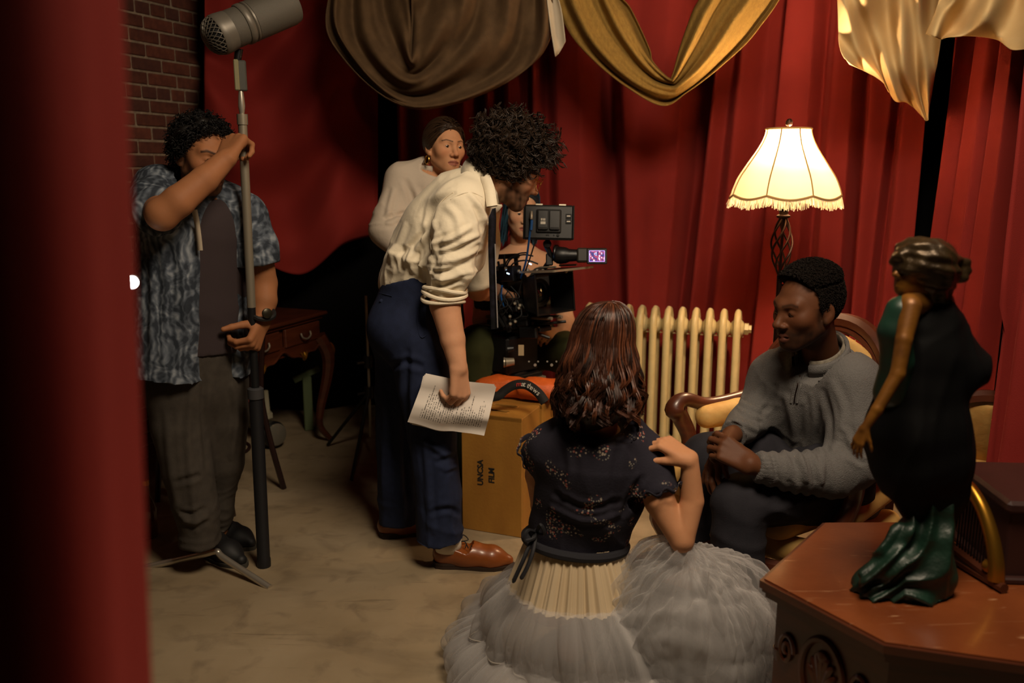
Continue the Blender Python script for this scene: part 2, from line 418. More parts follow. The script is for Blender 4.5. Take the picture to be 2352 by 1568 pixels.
KC = [(912, 912, .0), (930, 930, .035), (955, 950, -.03), (985, 985, .05), (1040, 1035, -.03), (1078, 1070, .05), (1100, 1100, -.06), (1126, 1130, .03), (1148, 1150, -.03), (1175, 1175, .05), (1208, 1212, -.05), (1228, 1240, .04), (1250, 1262, -.02),
      (1285, 1300, .055), (1330, 1345, .05), (1385, 1420, -.08), (1432, 1455, .06), (1470, 1480, .045), (1520, 1510, .05), (1560, 1545, .035), (1614, 1576, -.10), (1645, 1615, .05), (1672, 1640, .0), (1700, 1672, .05), (1742, 1725, -.03), (1775, 1752, -.02),
      (1790, 1770, .06), (1850, 1850, .05), (1876, 1872, -.01), (1905, 1900, .05), (1945, 1950, .03), (1965, 1968, -.08), (1990, 1990, .045), (2035, 2020, .02), (2050, 2035, -.04), (2075, 2062, .05), (2110, 2085, .04)]
PC = [(-.645, 4.97), (.2, 4.74), (.95, 4.5), (1.55, 4.15), (1.86, 3.94)]
drape('red_curtain', 'wide red velvet curtain hanging in folds behind the lamp and radiator', PC, KC, .03, 3.0, m_red, 700, 40)
KL = [(470, 470, 0), (500, 520, .05), (560, 560, -.03), (610, 640, .06), (690, 690, .0), (740, 700, .05), (800, 740, -.04), (840, 800, .05), (868, 868, 0)]
PR = [(1.79, 3.62), (1.835, 3.22)]
KR = [(2178, 2150, .0), (2200, 2175, .04), (2225, 2200, -.01), (2236, 2212, .035), (2262, 2240, .03), (2280, 2256, -.015), (2292, 2268, .03), (2325, 2300, .02), (2340, 2318, -.03)]
drape('red_curtain', 'narrow pleated red velvet curtain between two black gaps', PR, KR, .03, 3.0, m_red, 160, 34, .002, 5)
PR2 = [(1.60, 2.74), (1.72, 2.54), (1.80, 2.05)]
drape('red_curtain', 'red velvet curtain falling behind the dark chest', PR2, [(2318, 2290, 0), (2345, 2318, .04), (2380, 2360, -.03), (2420, 2400, .03), (2480, 2460, 0)], .03, 3.0, m_red, 120, 30, .003, 6)
PB = [(-1.95, 5.05), (-.8, 5.25), (.2, 5.0), (1.0, 4.78), (1.75, 4.4), (2.15, 3.7), (2.15, 2.2)]
drape('black_curtain', 'black backing drape seen through the gaps between red curtains', PB, [(430, 430, 0), (520, 520, .04), (600, 600, -.03), (700, 700, .04), (800, 800, -.03), (900, 900, .03), (1300, 1300, 0), (2000, 2000, .03), (2150, 2150, -.02), (2300, 2300, .02)], .03, 3.0, m_blk, 200, 6, .003, 7)
# dark red cloth swagged up beside the brick wall
def sheet_px(name, label, cat, rows, Yf, m, nu=60, nv=40, rip=None, group=None, parent=None, thick=.003):
    """cloth through pixel curves: rows = list of poly-lines (same direction), Yf(u,v) gives the distance"""
    C = [spline([(x, y, 0) for x, y in r], nu)[:, :2] for r in rows]
    C = np.stack(C)                                                        # rows,nu,2
    R_ = np.stack([spline(np.c_[C[:, i], np.zeros(len(C))], nv)[:, :2] for i in range(nu)])   # nu,nv,2
    P = np.zeros((nu, nv, 3))
    for i in range(nu):
        for j in range(nv):
            P[i, j] = W(R_[i, j, 0], R_[i, j, 1], Yf(i / (nu - 1), j / (nv - 1)))
    V, F = grid(P); o = mk(name, V, F, m, parent)
    if thick: sd = o.modifiers.new('thick', 'SOLIDIFY'); sd.thickness = thick
    if label: tag(o, label, cat, group)
    return o
def rp(v, ks): return sum(a * math.sin(2 * PI * f * v + p) for f, a, p in ks)
sheet_px('red_cloth', 'dark red cloth swagged in deep curves between brick wall and black gap', 'cloth',
         [[(470, -300), (540, -300), (650, -300), (760, -300), (868, -300)], [(470, -90), (540, -60), (650, -80), (760, -90), (868, -90)], [(470, 60), (560, 110), (660, 60), (760, 0), (868, 60)], [(470, 150), (580, 240), (690, 160), (790, 90), (868, 200)],
          [(470, 260), (570, 350), (690, 340), (790, 260), (868, 300)], [(470, 400), (570, 480), (690, 520), (790, 420), (868, 420)], [(468, 500), (570, 580), (690, 630), (790, 560), (866, 540)]],
         lambda u, v: 4.60 + .32 * u + .075 * math.sin(v * 17 + u * 2.5) + .03 * math.sin(v * 31 + u * 7) + .06 * math.sin(u * 13 - v * 5), m_red, 80, 70)
# brown suede swag
m_brown = mat('brown_suede', '#6a5238', .85, col2='#4a3826', vs_=16, vfac=.7, sheen=.2, bump=.2, bs=200, spec=.2)
sheet_px('brown_swag', 'brown suede cloth swag hanging in deep U folds over the red curtain', 'cloth',
         [[(945, -300), (945, -60), (945, 30), (945, 110), (945, 30), (944, -60), (944, -300)], [(918, -300), (918, -60), (926, 40), (945, 138), (962, 50), (978, -60), (978, -300)], [(880, -300), (880, -60), (890, 60), (948, 160), (1010, 70), (1040, -60), (1040, -300)], [(850, -300), (850, -60), (862, 90), (945, 180), (1050, 90), (1085, -60), (1085, -300)],
          [(820, -300), (820, -60), (828, 105), (945, 205), (1090, 105), (1130, -60), (1130, -300)], [(790, -300), (790, -60), (795, 105), (945, 225), (1140, 130), (1175, -60), (1175, -300)], [(772, -300), (772, -60), (778, 80), (940, 240), (1180, 150), (1215, -60), (1215, -300)],
          [(762, -300), (762, -60), (768, 100), (950, 250), (1215, 150), (1245, -60), (1245, -300)], [(760, -300), (760, -60), (764, 100), (955, 247), (1238, 132), (1268, -60), (1268, -300)]],
         lambda u, v: 4.22 - .22 * u + (.5 - abs(u - .5)) * -.12 + .042 * math.sin(v * 21 + 3 * math.sin(u * 5)) + .014 * math.sin(v * 47 + u * 9) + .02 * math.sin(v * 9 - u * 7), m_brown, 70, 110)
m_lining = mat('pale_lining', '#b9ad98', .8)
sheet_px('lining_cloth', 'pale cloth lining strip hanging out beside the brown swag', 'cloth',
         [[(1254, -300), (1254, -60), (1262, 40), (1276, 130)], [(1268, -300), (1268, -60), (1278, 40), (1286, 120)], [(1274, -300), (1274, -60), (1290, 30), (1298, 95)]], lambda u, v: 3.98 + .03 * math.sin(v * 3), m_lining, 14, 8)
# tan burlap V swag: two gathered limbs meeting in a stitched point
m_tan = mat('tan_burlap', '#a3813f', .9, col2='#7d6030', vs_=90, vfac=.8, bump=.45, bs=260, stretch=(1, 1, .35), spec=.2)
sheet_px('tan_swag', 'tan herringbone burlap swag hanging in a V point', 'cloth',
         [[(1400, -300), (1400, -60), (1450, 20), (1492, 110), (1500, 140), (1535, 178), (1545, 172), (1562, 110), (1590, 30), (1625, -60), (1625, -300)],
          [(1385, -300), (1385, -60), (1430, 40), (1470, 110), (1500, 150), (1537, 182), (1550, 176), (1575, 120), (1610, 40), (1650, -60), (1650, -300)],
          [(1370, -300), (1370, -60), (1400, 40), (1450, 120), (1500, 172), (1540, 190), (1556, 184), (1595, 130), (1645, 40), (1690, -60), (1690, -300)],
          [(1330, -300), (1330, -60), (1370, 60), (1430, 140), (1490, 188), (1540, 203), (1566, 192), (1620, 140), (1680, 50), (1740, -60), (1740, -300)],
          [(1290, -300), (1290, -60), (1330, 60), (1390, 140), (1460, 196), (1530, 222), (1575, 205), (1640, 150), (1720, 60), (1785, -60), (1785, -300)],
          [(1262, -300), (1262, -60), (1300, 60), (1360, 135), (1440, 200), (1522, 243), (1580, 212), (1660, 150), (1740, 70), (1812, -60), (1812, -300)]],
         lambda u, v: 4.12 - .25 * u - .05 * math.sin(PI * u) + .03 * math.sin(v * 15 + 2 * u) + .014 * math.sin(v * 33 - u * 4) - .05 * math.sin(v * PI), m_tan, 80, 60)
# cream muslin
m_cream = mat('cream_muslin', '#d8bd8c', .8, col2='#c9a873', vs_=5, bump=.15, bs=300, spec=.2)
def ycr(u, v): return 3.55 - .03 * math.sin(u * 3) + .045 * math.sin(v * 14 + u * 5) + .03 * math.sin(v * 27 - u * 9) + .03 * math.sin(u * 12 + v * 4)
sheet_px('cream_cloth', 'cream muslin hanging in crumpled folds with a pointed end above the lamp', 'cloth',
         [[(1922, -300), (1922, -60), (1924, 40), (1930, 110), (1950, 148)], [(1950, -300), (1950, -60), (1955, 40), (1968, 120), (1990, 166)], [(1990, -300), (1990, -60), (1992, 50), (2005, 130), (2030, 192)], [(2040, -300), (2040, -60), (2035, 60), (2035, 150), (2055, 232)],
          [(2080, -300), (2080, -60), (2070, 80), (2065, 170), (2085, 236)], [(2110, -300), (2110, -60), (2100, 90), (2098, 190), (2118, 268)], [(2140, -300), (2140, -60), (2128, 90), (2122, 200), (2129, 277)], [(2185, -300), (2185, -60), (2160, 90), (2145, 190), (2131, 272)]],
         ycr, m_cream, 50, 70)
sheet_px('cream_cloth', 'cream muslin tail draped sideways over the pleated red curtain', 'cloth',
         [[(2168, -300), (2168, -60), (2150, 20), (2126, 78)], [(2190, -300), (2190, -50), (2165, 30), (2150, 86)], [(2215, -300), (2215, -50), (2185, 40), (2160, 90)], [(2250, -300), (2250, -50), (2215, 60), (2180, 84)], [(2280, -300), (2280, -50), (2262, 40), (2240, 84)],
          [(2320, -300), (2320, -50), (2300, 50), (2290, 92)], [(2360, -300), (2360, -50), (2340, 60), (2330, 114)], [(2440, -300), (2440, -50), (2420, 60), (2420, 100)]],
         lambda u, v: 3.12 - .12 * v + .06 * math.sin(v * 16 + u * 3) + .04 * math.sin(u * 6 - v * 9), m_cream, 36, 60)
m_pipe = mat('black_pipe', '#121212', .5)
for A_, B_, lb in ((W(430, -300, 4.58), W(900, -300, 4.9), 'black overhead pipe carrying the dark red cloth'), (W(700, -300, 4.22), W(1860, -300, 3.86), 'black overhead pipe carrying the brown and tan swags'), (W(1890, -300, 3.56), W(2215, -300, 3.52), 'short black overhead pipe carrying the crumpled cream muslin'), (W(2130, -300, 3.12), W(2480, -300, 3.0), 'short black overhead pipe carrying the cream muslin tail')):
    pp_ = thing('overhead_pipe', lb, 'pipe', (A_ + B_) / 2); MB().tube([A_, B_], .022, 10).build('tube', m_pipe, pp_, True)
    for q_ in (A_ * .85 + B_ * .15, A_ * .15 + B_ * .85): MB().tube([q_, q_ * A(1, 1, 0) + A(0, 0, 3.2)], .008, 6).build('drop_rod', m_pipe, pp_, True)
# foreground drape right beside the lens
PF = [(-.292, .63), (-.287, .58), (-.279, .53), (-.290, .495), (-.34, .47), (-.47, .45)]
Pf = spline([(x, y, 0) for x, y in PF], 60); zz = np.linspace(.02, 2.6, 30)
P = np.zeros((60, 30, 3))
for j, z in enumerate(zz):
    P[:, j] = Pf + A(.003 * math.sin(z * 5) + (z - 1.2) * .034, .0, z)
V, F = grid(P); o = mk('red_curtain', V, F, m_red); o.modifiers.new('thick', 'SOLIDIFY').thickness = .004
tag(o, 'red curtain edge hanging in front of the tropical-print shirt and brick wall', 'curtain')
# ================================================================== FURNITURE AND PROPS
m_wood = mat('mahogany', '#5a2c18', .38, col2='#3c1b0f', vs_=6, stretch=(1, 1, 6), coat=.25, bump=.05, bs=40)
m_dwood = mat('dark_walnut', '#2a1510', .45, col2='#1a0d0a', vs_=6, coat=.15)
m_gilt = mat('gilt', '#b8862f', .35, metal=.9)
m_chrome = mat('chrome', '#c9c2b4', .3, metal=.75)
m_steel = mat('brushed_steel', '#a39a88', .38, metal=.6)
m_black = mat('black_metal', '#0d0d0e', .42, spec=.5)
m_rubber = mat('black_rubber', '#101010', .7)
m_iron = mat('wrought_iron', '#2a1a12', .4, metal=.8)
def txt(s, size, M4, m, parent, name='lettering', ext=.0006, align='CENTER', shear=0, bold=0):
    cu = bpy.data.curves.new(name, 'FONT'); cu.body = s; cu.size = size; cu.extrude = ext; cu.align_x = align; cu.align_y = 'CENTER'; cu.shear = shear; cu.resolution_u = 3; cu.offset = bold
    o = bpy.data.objects.new('tmp', cu); COL.objects.link(o); bpy.context.view_layer.update()
    me = bpy.data.meshes.new_from_object(o.evaluated_get(bpy.context.evaluated_depsgraph_get())); bpy.data.objects.remove(o)
    me.transform(Matrix(M4)); me.materials.clear(); me.materials.append(m); me.name = name
    o = bpy.data.objects.new(name, me); COL.objects.link(o); par(o, parent); return o
def m4(R, t):
    m = np.eye(4); m[:3, :3] = R; m[:3, 3] = t; return m.tolist()
FACE = basis(x=(1, 0, 0), z=(0, -CT, ST))          # upright panel turned to the photographer
# ---------------- radiator
m_rad = mat('cream_enamel', '#d8c694', .42, col2='#c9b580', vs_=14, spec=.5)
rdir = unit(A(.955, -.30, 0)); rnrm = A(-.30, -.955, 0)
ra = W(1695, 735, 4.13); rz = .80; rad = thing('radiator', 'cream cast-iron column radiator against the red curtain', 'radiator', (ra[0], ra[1], 0))
sec = MB()
for dy in (-.065, .065):
    sec.tube([(0, dy, .06), (0, dy, .10), (0, dy, .70), (0, dy * .9, .755), (0, dy * .45, .79), (0, 0, .8)], [.019, .0185, .0185, .0185, .0165, .012], 10)
sec.tube([(0, -.065, .06), (0, 0, .045), (0, .065, .06)], [.019, .022, .019], 10)
for z in (.105, .715): sec.lathe([(.024, -.034), (.036, -.026), (.047, -.012), (.049, 0), (.047, .012), (.036, .026), (.024, .034)], (0, 0, z), 14, np.array([[0, 0, 1.], [0, 1, 0], [-1, 0, 0]]))
sec.box((0, 0, .72), (.012, .13, .05))
sme = bpy.data.meshes.new('section'); sme.from_pydata(sec.v, [], sec.f); sme.polygons.foreach_set('use_smooth', np.ones(len(sme.polygons), bool)); sme.set_sharp_from_angle(angle=.8); sme.materials.append(m_rad)
Rr = basis(x=rdir, z=(0, 0, 1))
for i in range(12):
    o = bpy.data.objects.new('section', sme); COL.objects.link(o); p = ra - rdir * (.0675 * i); o.matrix_world = Matrix(m4(Rr, (0, 0, 0)))
    o.parent = rad; o.location = (p[0] - ra[0], p[1] - ra[1], 0)
for i in (0, 11):
    for dy in (-.065, .065):
        p = A(ra[0], ra[1], 0) - rdir * (.0675 * i) + rnrm * dy; MB().tube([p, p + A(0, 0, .06)], [.016, .018], 8).build('foot', m_rad, rad, True)
MB().lathe([(.03, 0), (.03, .018), (.02, .02), (.02, .032)], A(ra[0], ra[1], .715) + rdir * .034, 6, basis(z=rdir, y=(0, 0, 1))).build('end_plug', m_rad, rad)
MB().tube([A(ra[0], ra[1], .675) + rdir * .03 - rnrm * .0, A(ra[0], ra[1], .675) - rdir * .76], .0035, 6).build('tie_rod', m_rad, rad)
# ---------------- floor lamp
lx, ly = 1.103, 3.5
lamp = thing('floor_lamp', 'lit floor lamp with cream fringed bell shade and twisted iron cage stem', 'lamp', (lx, ly, 0))
MB().lathe([(.14, 0), (.14, .012), (.11, .03), (.04, .045), (.02, .07), (.012, .09)], (lx, ly, 0), 24).build('base', m_iron, lamp, True)
MB().tube([(lx, ly, .06), (lx, ly, 1.06)], .011, 10).tube([(lx, ly, 1.06), (lx, ly, 1.3)], .006, 8).build('pole', m_iron, lamp, True)
for i in range(6):
    t = np.linspace(0, 1, 22); a = i * PI / 3 + t * PI * 1.0; r = .008 + .034 * np.sin(PI * t) ** .9
    MB().tube(np.c_[lx + r * np.cos(a), ly + r * np.sin(a), 1.06 + .235 * t], .0042, 6).build('cage_rod', m_iron, lamp, True)
MB().lathe([(.010, 1.285), (.026, 1.290), (.028, 1.298), (.018, 1.304), (.018, 1.315), (.024, 1.32), (.026, 1.36), (.012, 1.37)], (lx, ly, 0), 16).build('socket_cup', m_iron, lamp, True)
prof = [(.0876, 1.64), (.0905, 1.62), (.102, 1.59), (.122, 1.555), (.146, 1.52), (.17, 1.485), (.193, 1.45), (.211, 1.41), (.221, 1.378)]
pf = spline([(r, z, 0) for r, z in prof], 26); NA = 128; ang = np.linspace(0, 2 * PI, NA + 1)[:-1] + .18
m_shade = bpy.data.materials.new('shade_silk'); m_shade.use_nodes = True
nt = m_shade.node_tree; nt.nodes.clear(); ou = nt.nodes.new('ShaderNodeOutputMaterial'); mx = nt.nodes.new('ShaderNodeMixShader'); df = nt.nodes.new('ShaderNodeBsdfDiffuse'); tr = nt.nodes.new('ShaderNodeBsdfTranslucent')
df.inputs[0].default_value = (.74, .62, .44, 1); tr.inputs[0].default_value = (.40, .325, .215, 1); mx.inputs[0].default_value = .5
nt.links.new(df.outputs[0], mx.inputs[1]); nt.links.new(tr.outputs[0], mx.inputs[2]); nt.links.new(mx.outputs[0], ou.inputs[0])
def scal(a): return np.abs(np.sin((a - .18) * 4))           # 0 at seams, 1 mid panel: eight scalloped panels
P = np.zeros((26, NA, 3))
for i, (r, z, _) in enumerate(pf):
    k = i / 25; rr = r * (1 - .028 * scal(ang) * k); zz_ = z - (.016 * scal(ang) - .004) * max(0, (k - .55) / .45) ** 1.5
    P[i] = np.c_[lx + rr * np.cos(ang), ly + rr * np.sin(ang), zz_]
V = P.reshape(-1, 3); I = np.arange(26 * NA).reshape(26, NA); J = np.roll(I, -1, 1)
sh = mk('lamp_shade', V, np.stack([I[:-1], I[1:], J[1:], J[:-1]], -1).reshape(-1, 4), m_shade, lamp)
m_braid = mat('shade_braid', '#b9935c', .8); br = MB(); 
for k in range(8): j = k * 16; br.tube(P[:, j] * 1.0 + np.c_[np.cos(ang[j]) * np.ones(26), np.sin(ang[j]) * np.ones(26), np.zeros(26)] * .002, .0028, 5)
br.build('seam_braid', m_braid, sh, True)
MB().tube(P[-1], .0045, 6, closed=True).build('hem_braid', m_braid, sh, True)
MB().tube(P[0], .004, 6, closed=True).build('top_braid', m_braid, sh, True)
rs = np.random.RandomState(3); nf = 620; ja = np.linspace(0, NA, nf, endpoint=False); e0 = P[-1][ja.astype(int)] * (1 - (ja % 1))[:, None] + P[-1][(ja.astype(int) + 1) % NA] * (ja % 1)[:, None]
tt = np.linspace(0, 1, 5)[None, :, None]; dr = np.c_[rs.normal(0, .003, nf), rs.normal(0, .003, nf), -rs.uniform(.030, .043, nf)]
rad_ = np.c_[(e0[:, 0] - lx), (e0[:, 1] - ly), np.zeros(nf)] * .03
V, F = tubes(e0[:, None] + dr[:, None] * tt + (rad_[:, None]) * tt, .0014); m_fr = m_shade.copy(); m_fr.name = 'shade_fringe'; m_fr.node_tree.nodes['Translucent BSDF'].inputs[0].default_value = (.98, .90, .72, 1); m_fr.node_tree.nodes['Diffuse BSDF'].inputs[0].default_value = (.95, .88, .72, 1)
o = mk('fringe', V, F, m_fr, sh); o['kind'] = 'stuff'
MB().lathe([(.004, 1.635), (.006, 1.65), (.013, 1.655), (.014, 1.668), (.008, 1.678), (.001, 1.68)], (lx, ly, 0), 12).build('finial', m_iron, lamp, True)
hp = MB()
for k in range(3): a = k * 2 * PI / 3 + .4; hp.tube([(lx, ly, 1.637), (lx + .087 * math.cos(a), ly + .087 * math.sin(a), 1.639)], .002, 5)
hp.tube([(lx, ly, 1.36), (lx, ly, 1.64)], .004, 6).build('shade_carrier', m_iron, lamp)
bl = MB().lathe([(.001, 1.50), (.016, 1.506), (.026, 1.525), (.024, 1.545), (.011, 1.562), (.011, 1.575)], (lx, ly, 0), 14).build('bulb', mat('bulb_glow', (1, .72, .42), emit=30), lamp, True)
bl.visible_shadow = True
ll = bpy.data.lights.new('lamp_bulb_light', 'POINT'); ll.energy = 42; ll.color = (1, .70, .42); ll.shadow_soft_size = .035
lo_ = bpy.data.objects.new('lamp_bulb_light', ll); COL.objects.link(lo_); lo_.location = (lx + .03, ly - .02, 1.578)
# ---------------- armchair
m_gold = mat('gold_damask', '#b98c49', .7, col2='#cda560', vs_=16, vfac=.35, sheen=.2, bump=.12, bs=60)
cf = unit(A(-.85, -.52, 0)); cs = A(.52, -.85, 0)             # chair forward, its near side
cb = A(1.16, 2.98, 0); chair = thing('armchair', 'carved mahogany armchair with gold tufted upholstery under the seated man', 'armchair', cb)
def CP(f, s, z): return cb + cf * f + cs * s / np.linalg.norm(cs) + A(0, 0, z)
Rc = np.stack([cf, np.cross((0, 0, 1), cf), A(0, 0, 1)], 1)
t = np.linspace(0, 2 * PI, 49)[:-1]
def backp(a, r1, r2, zc, f=0): return np.array([CP(f - .10 * (math.sin(x) * r2 + zc - .6) + .07 * abs(math.cos(x)) ** 2, math.cos(x) * r1, zc + math.sin(x) * r2) for x in a])
ring = backp(t, .275, .275, .675)
MB().tube(ring, .030, 8, closed=True).build('back_frame', m_wood, chair, True)
MB().tube(backp(t, .248, .248, .675, .02), .010, 6, closed=True).build('back_bead', m_wood, chair, True)
S = Sdf(); S.el(CP(.015, 0, .675), (.055, .250, .250), np.stack([unit(cf + A(0, 0, -.1)), Rc[:, 1], unit(A(0, 0, 1) + cf * .1)], 1))
for k in range(10):
    a = k * 2 * PI / 10; S.el(CP(.07, math.cos(a) * .12, .675 + math.sin(a) * .12), .014, k=.03, op='s')
V, F = S.mesh(.009); mk('back_cushion', V, F, m_gold, chair)
bt = MB()
for k in range(10):
    a = k * 2 * PI / 10; p0 = CP(.058, math.cos(a) * .12, .675 + math.sin(a) * .12); bt.tube(spline([p0, CP(.050, math.cos(a) * .18, .675 + math.sin(a) * .18), CP(.016 - .018 * math.sin(a), math.cos(a) * .235, .675 + math.sin(a) * .235)], 8), .0022, 4); bt.tube([p0, CP(.066, 0, .675)], .0022, 4)
bt.build('tufting_line', m_gold, chair)
S = Sdf()
for sx in (-.20, -.07, .07, .20): S.rc(CP(.10, sx, .40), CP(.50, sx * 1.05, .40), .07, k=.06)
V, F = S.mesh(.011); mk('seat_cushion', V, F, m_gold, chair)
S = Sdf(); S.ch([CP(.02, -.27, .3), CP(.45, -.30, .3), CP(.56, 0, .3), CP(.45, .30, .3), CP(.02, .27, .3)], [.045] * 5, .03); S.rc(CP(.08, 0, .3), CP(.45, 0, .3), .045)
V, F = S.mesh(.012); mk('seat_rail_upholstery', V, F, m_gold, chair)
MB().tube(spline([CP(-.02, -.30, .262), CP(.45, -.345, .262), CP(.60, 0, .25), CP(.45, .345, .262), CP(-.02, .30, .262)], 40), .024, 8).build('seat_rail', m_wood, chair, True)
for s in (-1, 1):
    arm = MB().tube(spline([CP(-.02, .29 * s, .66), CP(.10, .33 * s, .62), CP(.25, .37 * s, .60), CP(.36, .385 * s, .63), CP(.40, .39 * s, .60), CP(.375, .385 * s, .56), CP(.35, .36 * s, .47), CP(.40, .345 * s, .36), CP(.47, .34 * s, .26)], 44), np.interp(np.linspace(0, 1, 44), [0, .4, .52, .6, .8, 1], [.022, .028, .042, .034, .028, .035]), 10).build('arm', m_wood, chair, True)
    S = Sdf(); S.ch([CP(.02, .28 * s, .58), CP(.15, .315 * s, .57), CP(.28, .345 * s, .56)], [.045, .05, .045], .03); S.ch([CP(.02, .28 * s, .45), CP(.3, .33 * s, .42)], [.045, .045], .05)
    V, F = S.mesh(.010); mk('arm_pad', V, F, m_gold, arm)
    MB().tube(spline([CP(.47, .34 * s, .26), CP(.50, .35 * s, .2), CP(.46, .34 * s, .1), CP(.50, .35 * s, .02), CP(.53, .355 * s, .012)], 20), np.linspace(.04, .02, 20), 8).build('leg', m_wood, chair, True)
    MB().tube(spline([CP(0, .26 * s, .28), CP(-.02, .265 * s, .15), CP(-.08, .28 * s, .015)], 12), np.linspace(.03, .02, 12), 8).build('leg', m_wood, chair, True)
# ---------------- apple boxes
m_box = mat('golden_plywood', '#a5752c', .6, col2='#8a5c20', vs_=5, stretch=(2, 2, .8), bump=.08, bs=80)
a0, b0 = G(1062, 1213), G(1200, 1236); e1 = unit(b0 - a0); e2 = A(-e1[1], e1[0], 0); bw = float(np.linalg.norm(b0 - a0)); bw = .268; bdp = .212; bh = .508
def applebox(o0, label, letter):
    t_ = thing('apple_box', label, 'wooden box', o0 + e1 * bw / 2 + e2 * bdp / 2, 'wooden apple boxes stood on end'); R = np.stack([e1, e2, A(0, 0, 1)], 1); c = o0 + e1 * bw / 2 + e2 * bdp / 2; th = .018
    for sg in (-1, 1):
        MB().box(c + e2 * sg * (bdp / 2 - th / 2) + A(0, 0, bh / 2), (bw, th, bh), R, .003).build('side_panel', m_box, t_)
        MB().box(c + e1 * sg * (bw / 2 - th / 2) + A(0, 0, bh / 2), (th, bdp - 2 * th, bh - .002), R, .002).build('side_panel', m_box, t_)
    MB().box(c + A(0, 0, th / 2), (bw - 2 * th, bdp - 2 * th, th), R).build('end_panel', m_box, t_)
    # top end panel with two real hand slots: three strips and the pieces between them
    tp = MB(); zt = bh - th / 2 + .001; iw = bw - .004; 
    for (y0, y1, segs) in ((-bdp / 2, -.058, 1), (-.058, -.030, 2), (-.030, .030, 1), (.030, .058, 2), (.058, bdp / 2, 1)):
        if segs == 1: tp.box(c + e2 * (y0 + y1) / 2 + A(0, 0, zt), (iw, y1 - y0, th), R)
        else:
            for sg in (-1, 1): tp.box(c + e1 * sg * (.055 + (iw / 2 - .055) / 2) + e2 * (y0 + y1) / 2 + A(0, 0, zt), (iw / 2 - .055, y1 - y0, th), R)
    tp.build('top_panel', m_box, t_)
    for sg in (-1, 1):
        a = np.linspace(0, 2 * PI, 21)[:-1]; MB().tube([c + e1 * (np.sign(math.cos(x)) * .04 + .017 * math.cos(x)) + e2 * (sg * .044 + .014 * math.sin(x)) + A(0, 0, bh + .001) for x in a], .004, 5, closed=True).build('slot_rim', m_box, t_)
    if letter:
        Rt = basis(x=(0, 0, 1), z=-e2); mi = mat('stencil_ink', '#14100a', .8)
        for s_, off, sz in (('UNCSA', -.022, .036), ('FILM', .028, .036)):
            txt(s_, sz, m4(Rt @ np.diag([.93, .98, 1]), a0 + e1 * (.108 + off) + A(0, 0, .255 + (.004 if off < 0 else -.002)) - e2 * .0006), mi, t_, 'stencil_lettering', bold=.0011)
    return t_
applebox(a0, 'golden plywood apple box stencilled UNCSA FILM with hand slots on top', True)
applebox(a0 + e2 * .218 + e1 * .01, 'golden plywood apple box under the orange sandbag', False)
applebox(a0 + e2 * .436 + e1 * .0, 'golden plywood apple box carrying the camera head', False)
# ---------------- orange sandbag
m_or = mat('orange_cordura', '#d2601c', .6, col2='#b94f14', vs_=9, bump=.2, bs=120)
sb = thing('sandbag', 'orange sandbag with black lettered strap on the wooden box', 'sandbag', a0 + e1 * .1 + e2 * .4 + A(0, 0, .515))
def SB(u, v, z): return a0 + e1 * u + e2 * v + A(0, 0, .52 + z)
S = Sdf()
S.rc(SB(-.02, .27, .03), SB(.30, .255, .03), .036, k=.03); S.rc(SB(-.02, .31, .03), SB(.30, .30, .035), .036, k=.03); S.el(SB(.06, .28, .035), (.11, .06, .045), k=.03); S.el(SB(.24, .27, .045), (.09, .06, .045), k=.03)
S.cut(SB(0, 0, -.008), (0, 0, -1))
V, F = S.mesh(.008, folds((1, 1, 1), 26, .007, 5)); mk('bag', V, F, m_or, sb)
m_strap = mat('black_webbing', '#14110f', .8, bump=.2, bs=300)
def strap(P, wd, up, m, name, parent, th=.002):
    P = spline(P, 40); T = np.gradient(P, axis=0); T /= np.linalg.norm(T, axis=1)[:, None]; up = np.broadcast_to(A(*up), P.shape); sd_ = up - T * (up * T).sum(1)[:, None]; sd_ /= np.linalg.norm(sd_, axis=1)[:, None]
    n_ = np.cross(T, sd_); Q = np.stack([P - sd_ * wd / 2 - n_ * th, P + sd_ * wd / 2 - n_ * th, P + sd_ * wd / 2 + n_ * th, P - sd_ * wd / 2 + n_ * th, P - sd_ * wd / 2 - n_ * th], 1)
    V, F = grid(Q); return mk(name, V, F, m, parent), P, sd_, T, n_
sp = [W(1128, 912, 3.34), W(1146, 908, 3.33), W(1160, 896, 3.33), W(1182, 884, 3.32), W(1210, 884, 3.30), W(1236, 902, 3.26), W(1252, 924, 3.235)]
so, SP, SD, ST_, SN = strap(sp, .038, (0, .5, 1), m_strap, 'strap', sb)
# lettering follows the curve of the strap, one glyph after another
mw = mat('strap_print', '#c9c2b4', .7); mr_ = mat('strap_print_red', '#c0261c', .7)
cum = np.concatenate([[0], np.cumsum(np.linalg.norm(np.diff(SP, axis=0), axis=1))]); adv = {'m': .0215, 'w': .019, 't': .0105}
s_ = cum[-1] * .42
for chn in 'matthews':
    w_ = adv.get(chn, .0145); q = s_ + w_ / 2; i = int(np.clip(np.searchsorted(cum, q), 1, 38))
    nn = SN[i] if SN[i][1] < 0 else -SN[i]; txt(chn, .030, m4(basis(x=ST_[i], z=nn), SP[i] + nn * .0035), mr_ if chn == 'm' else mw, so, 'lettering'); s_ += w_
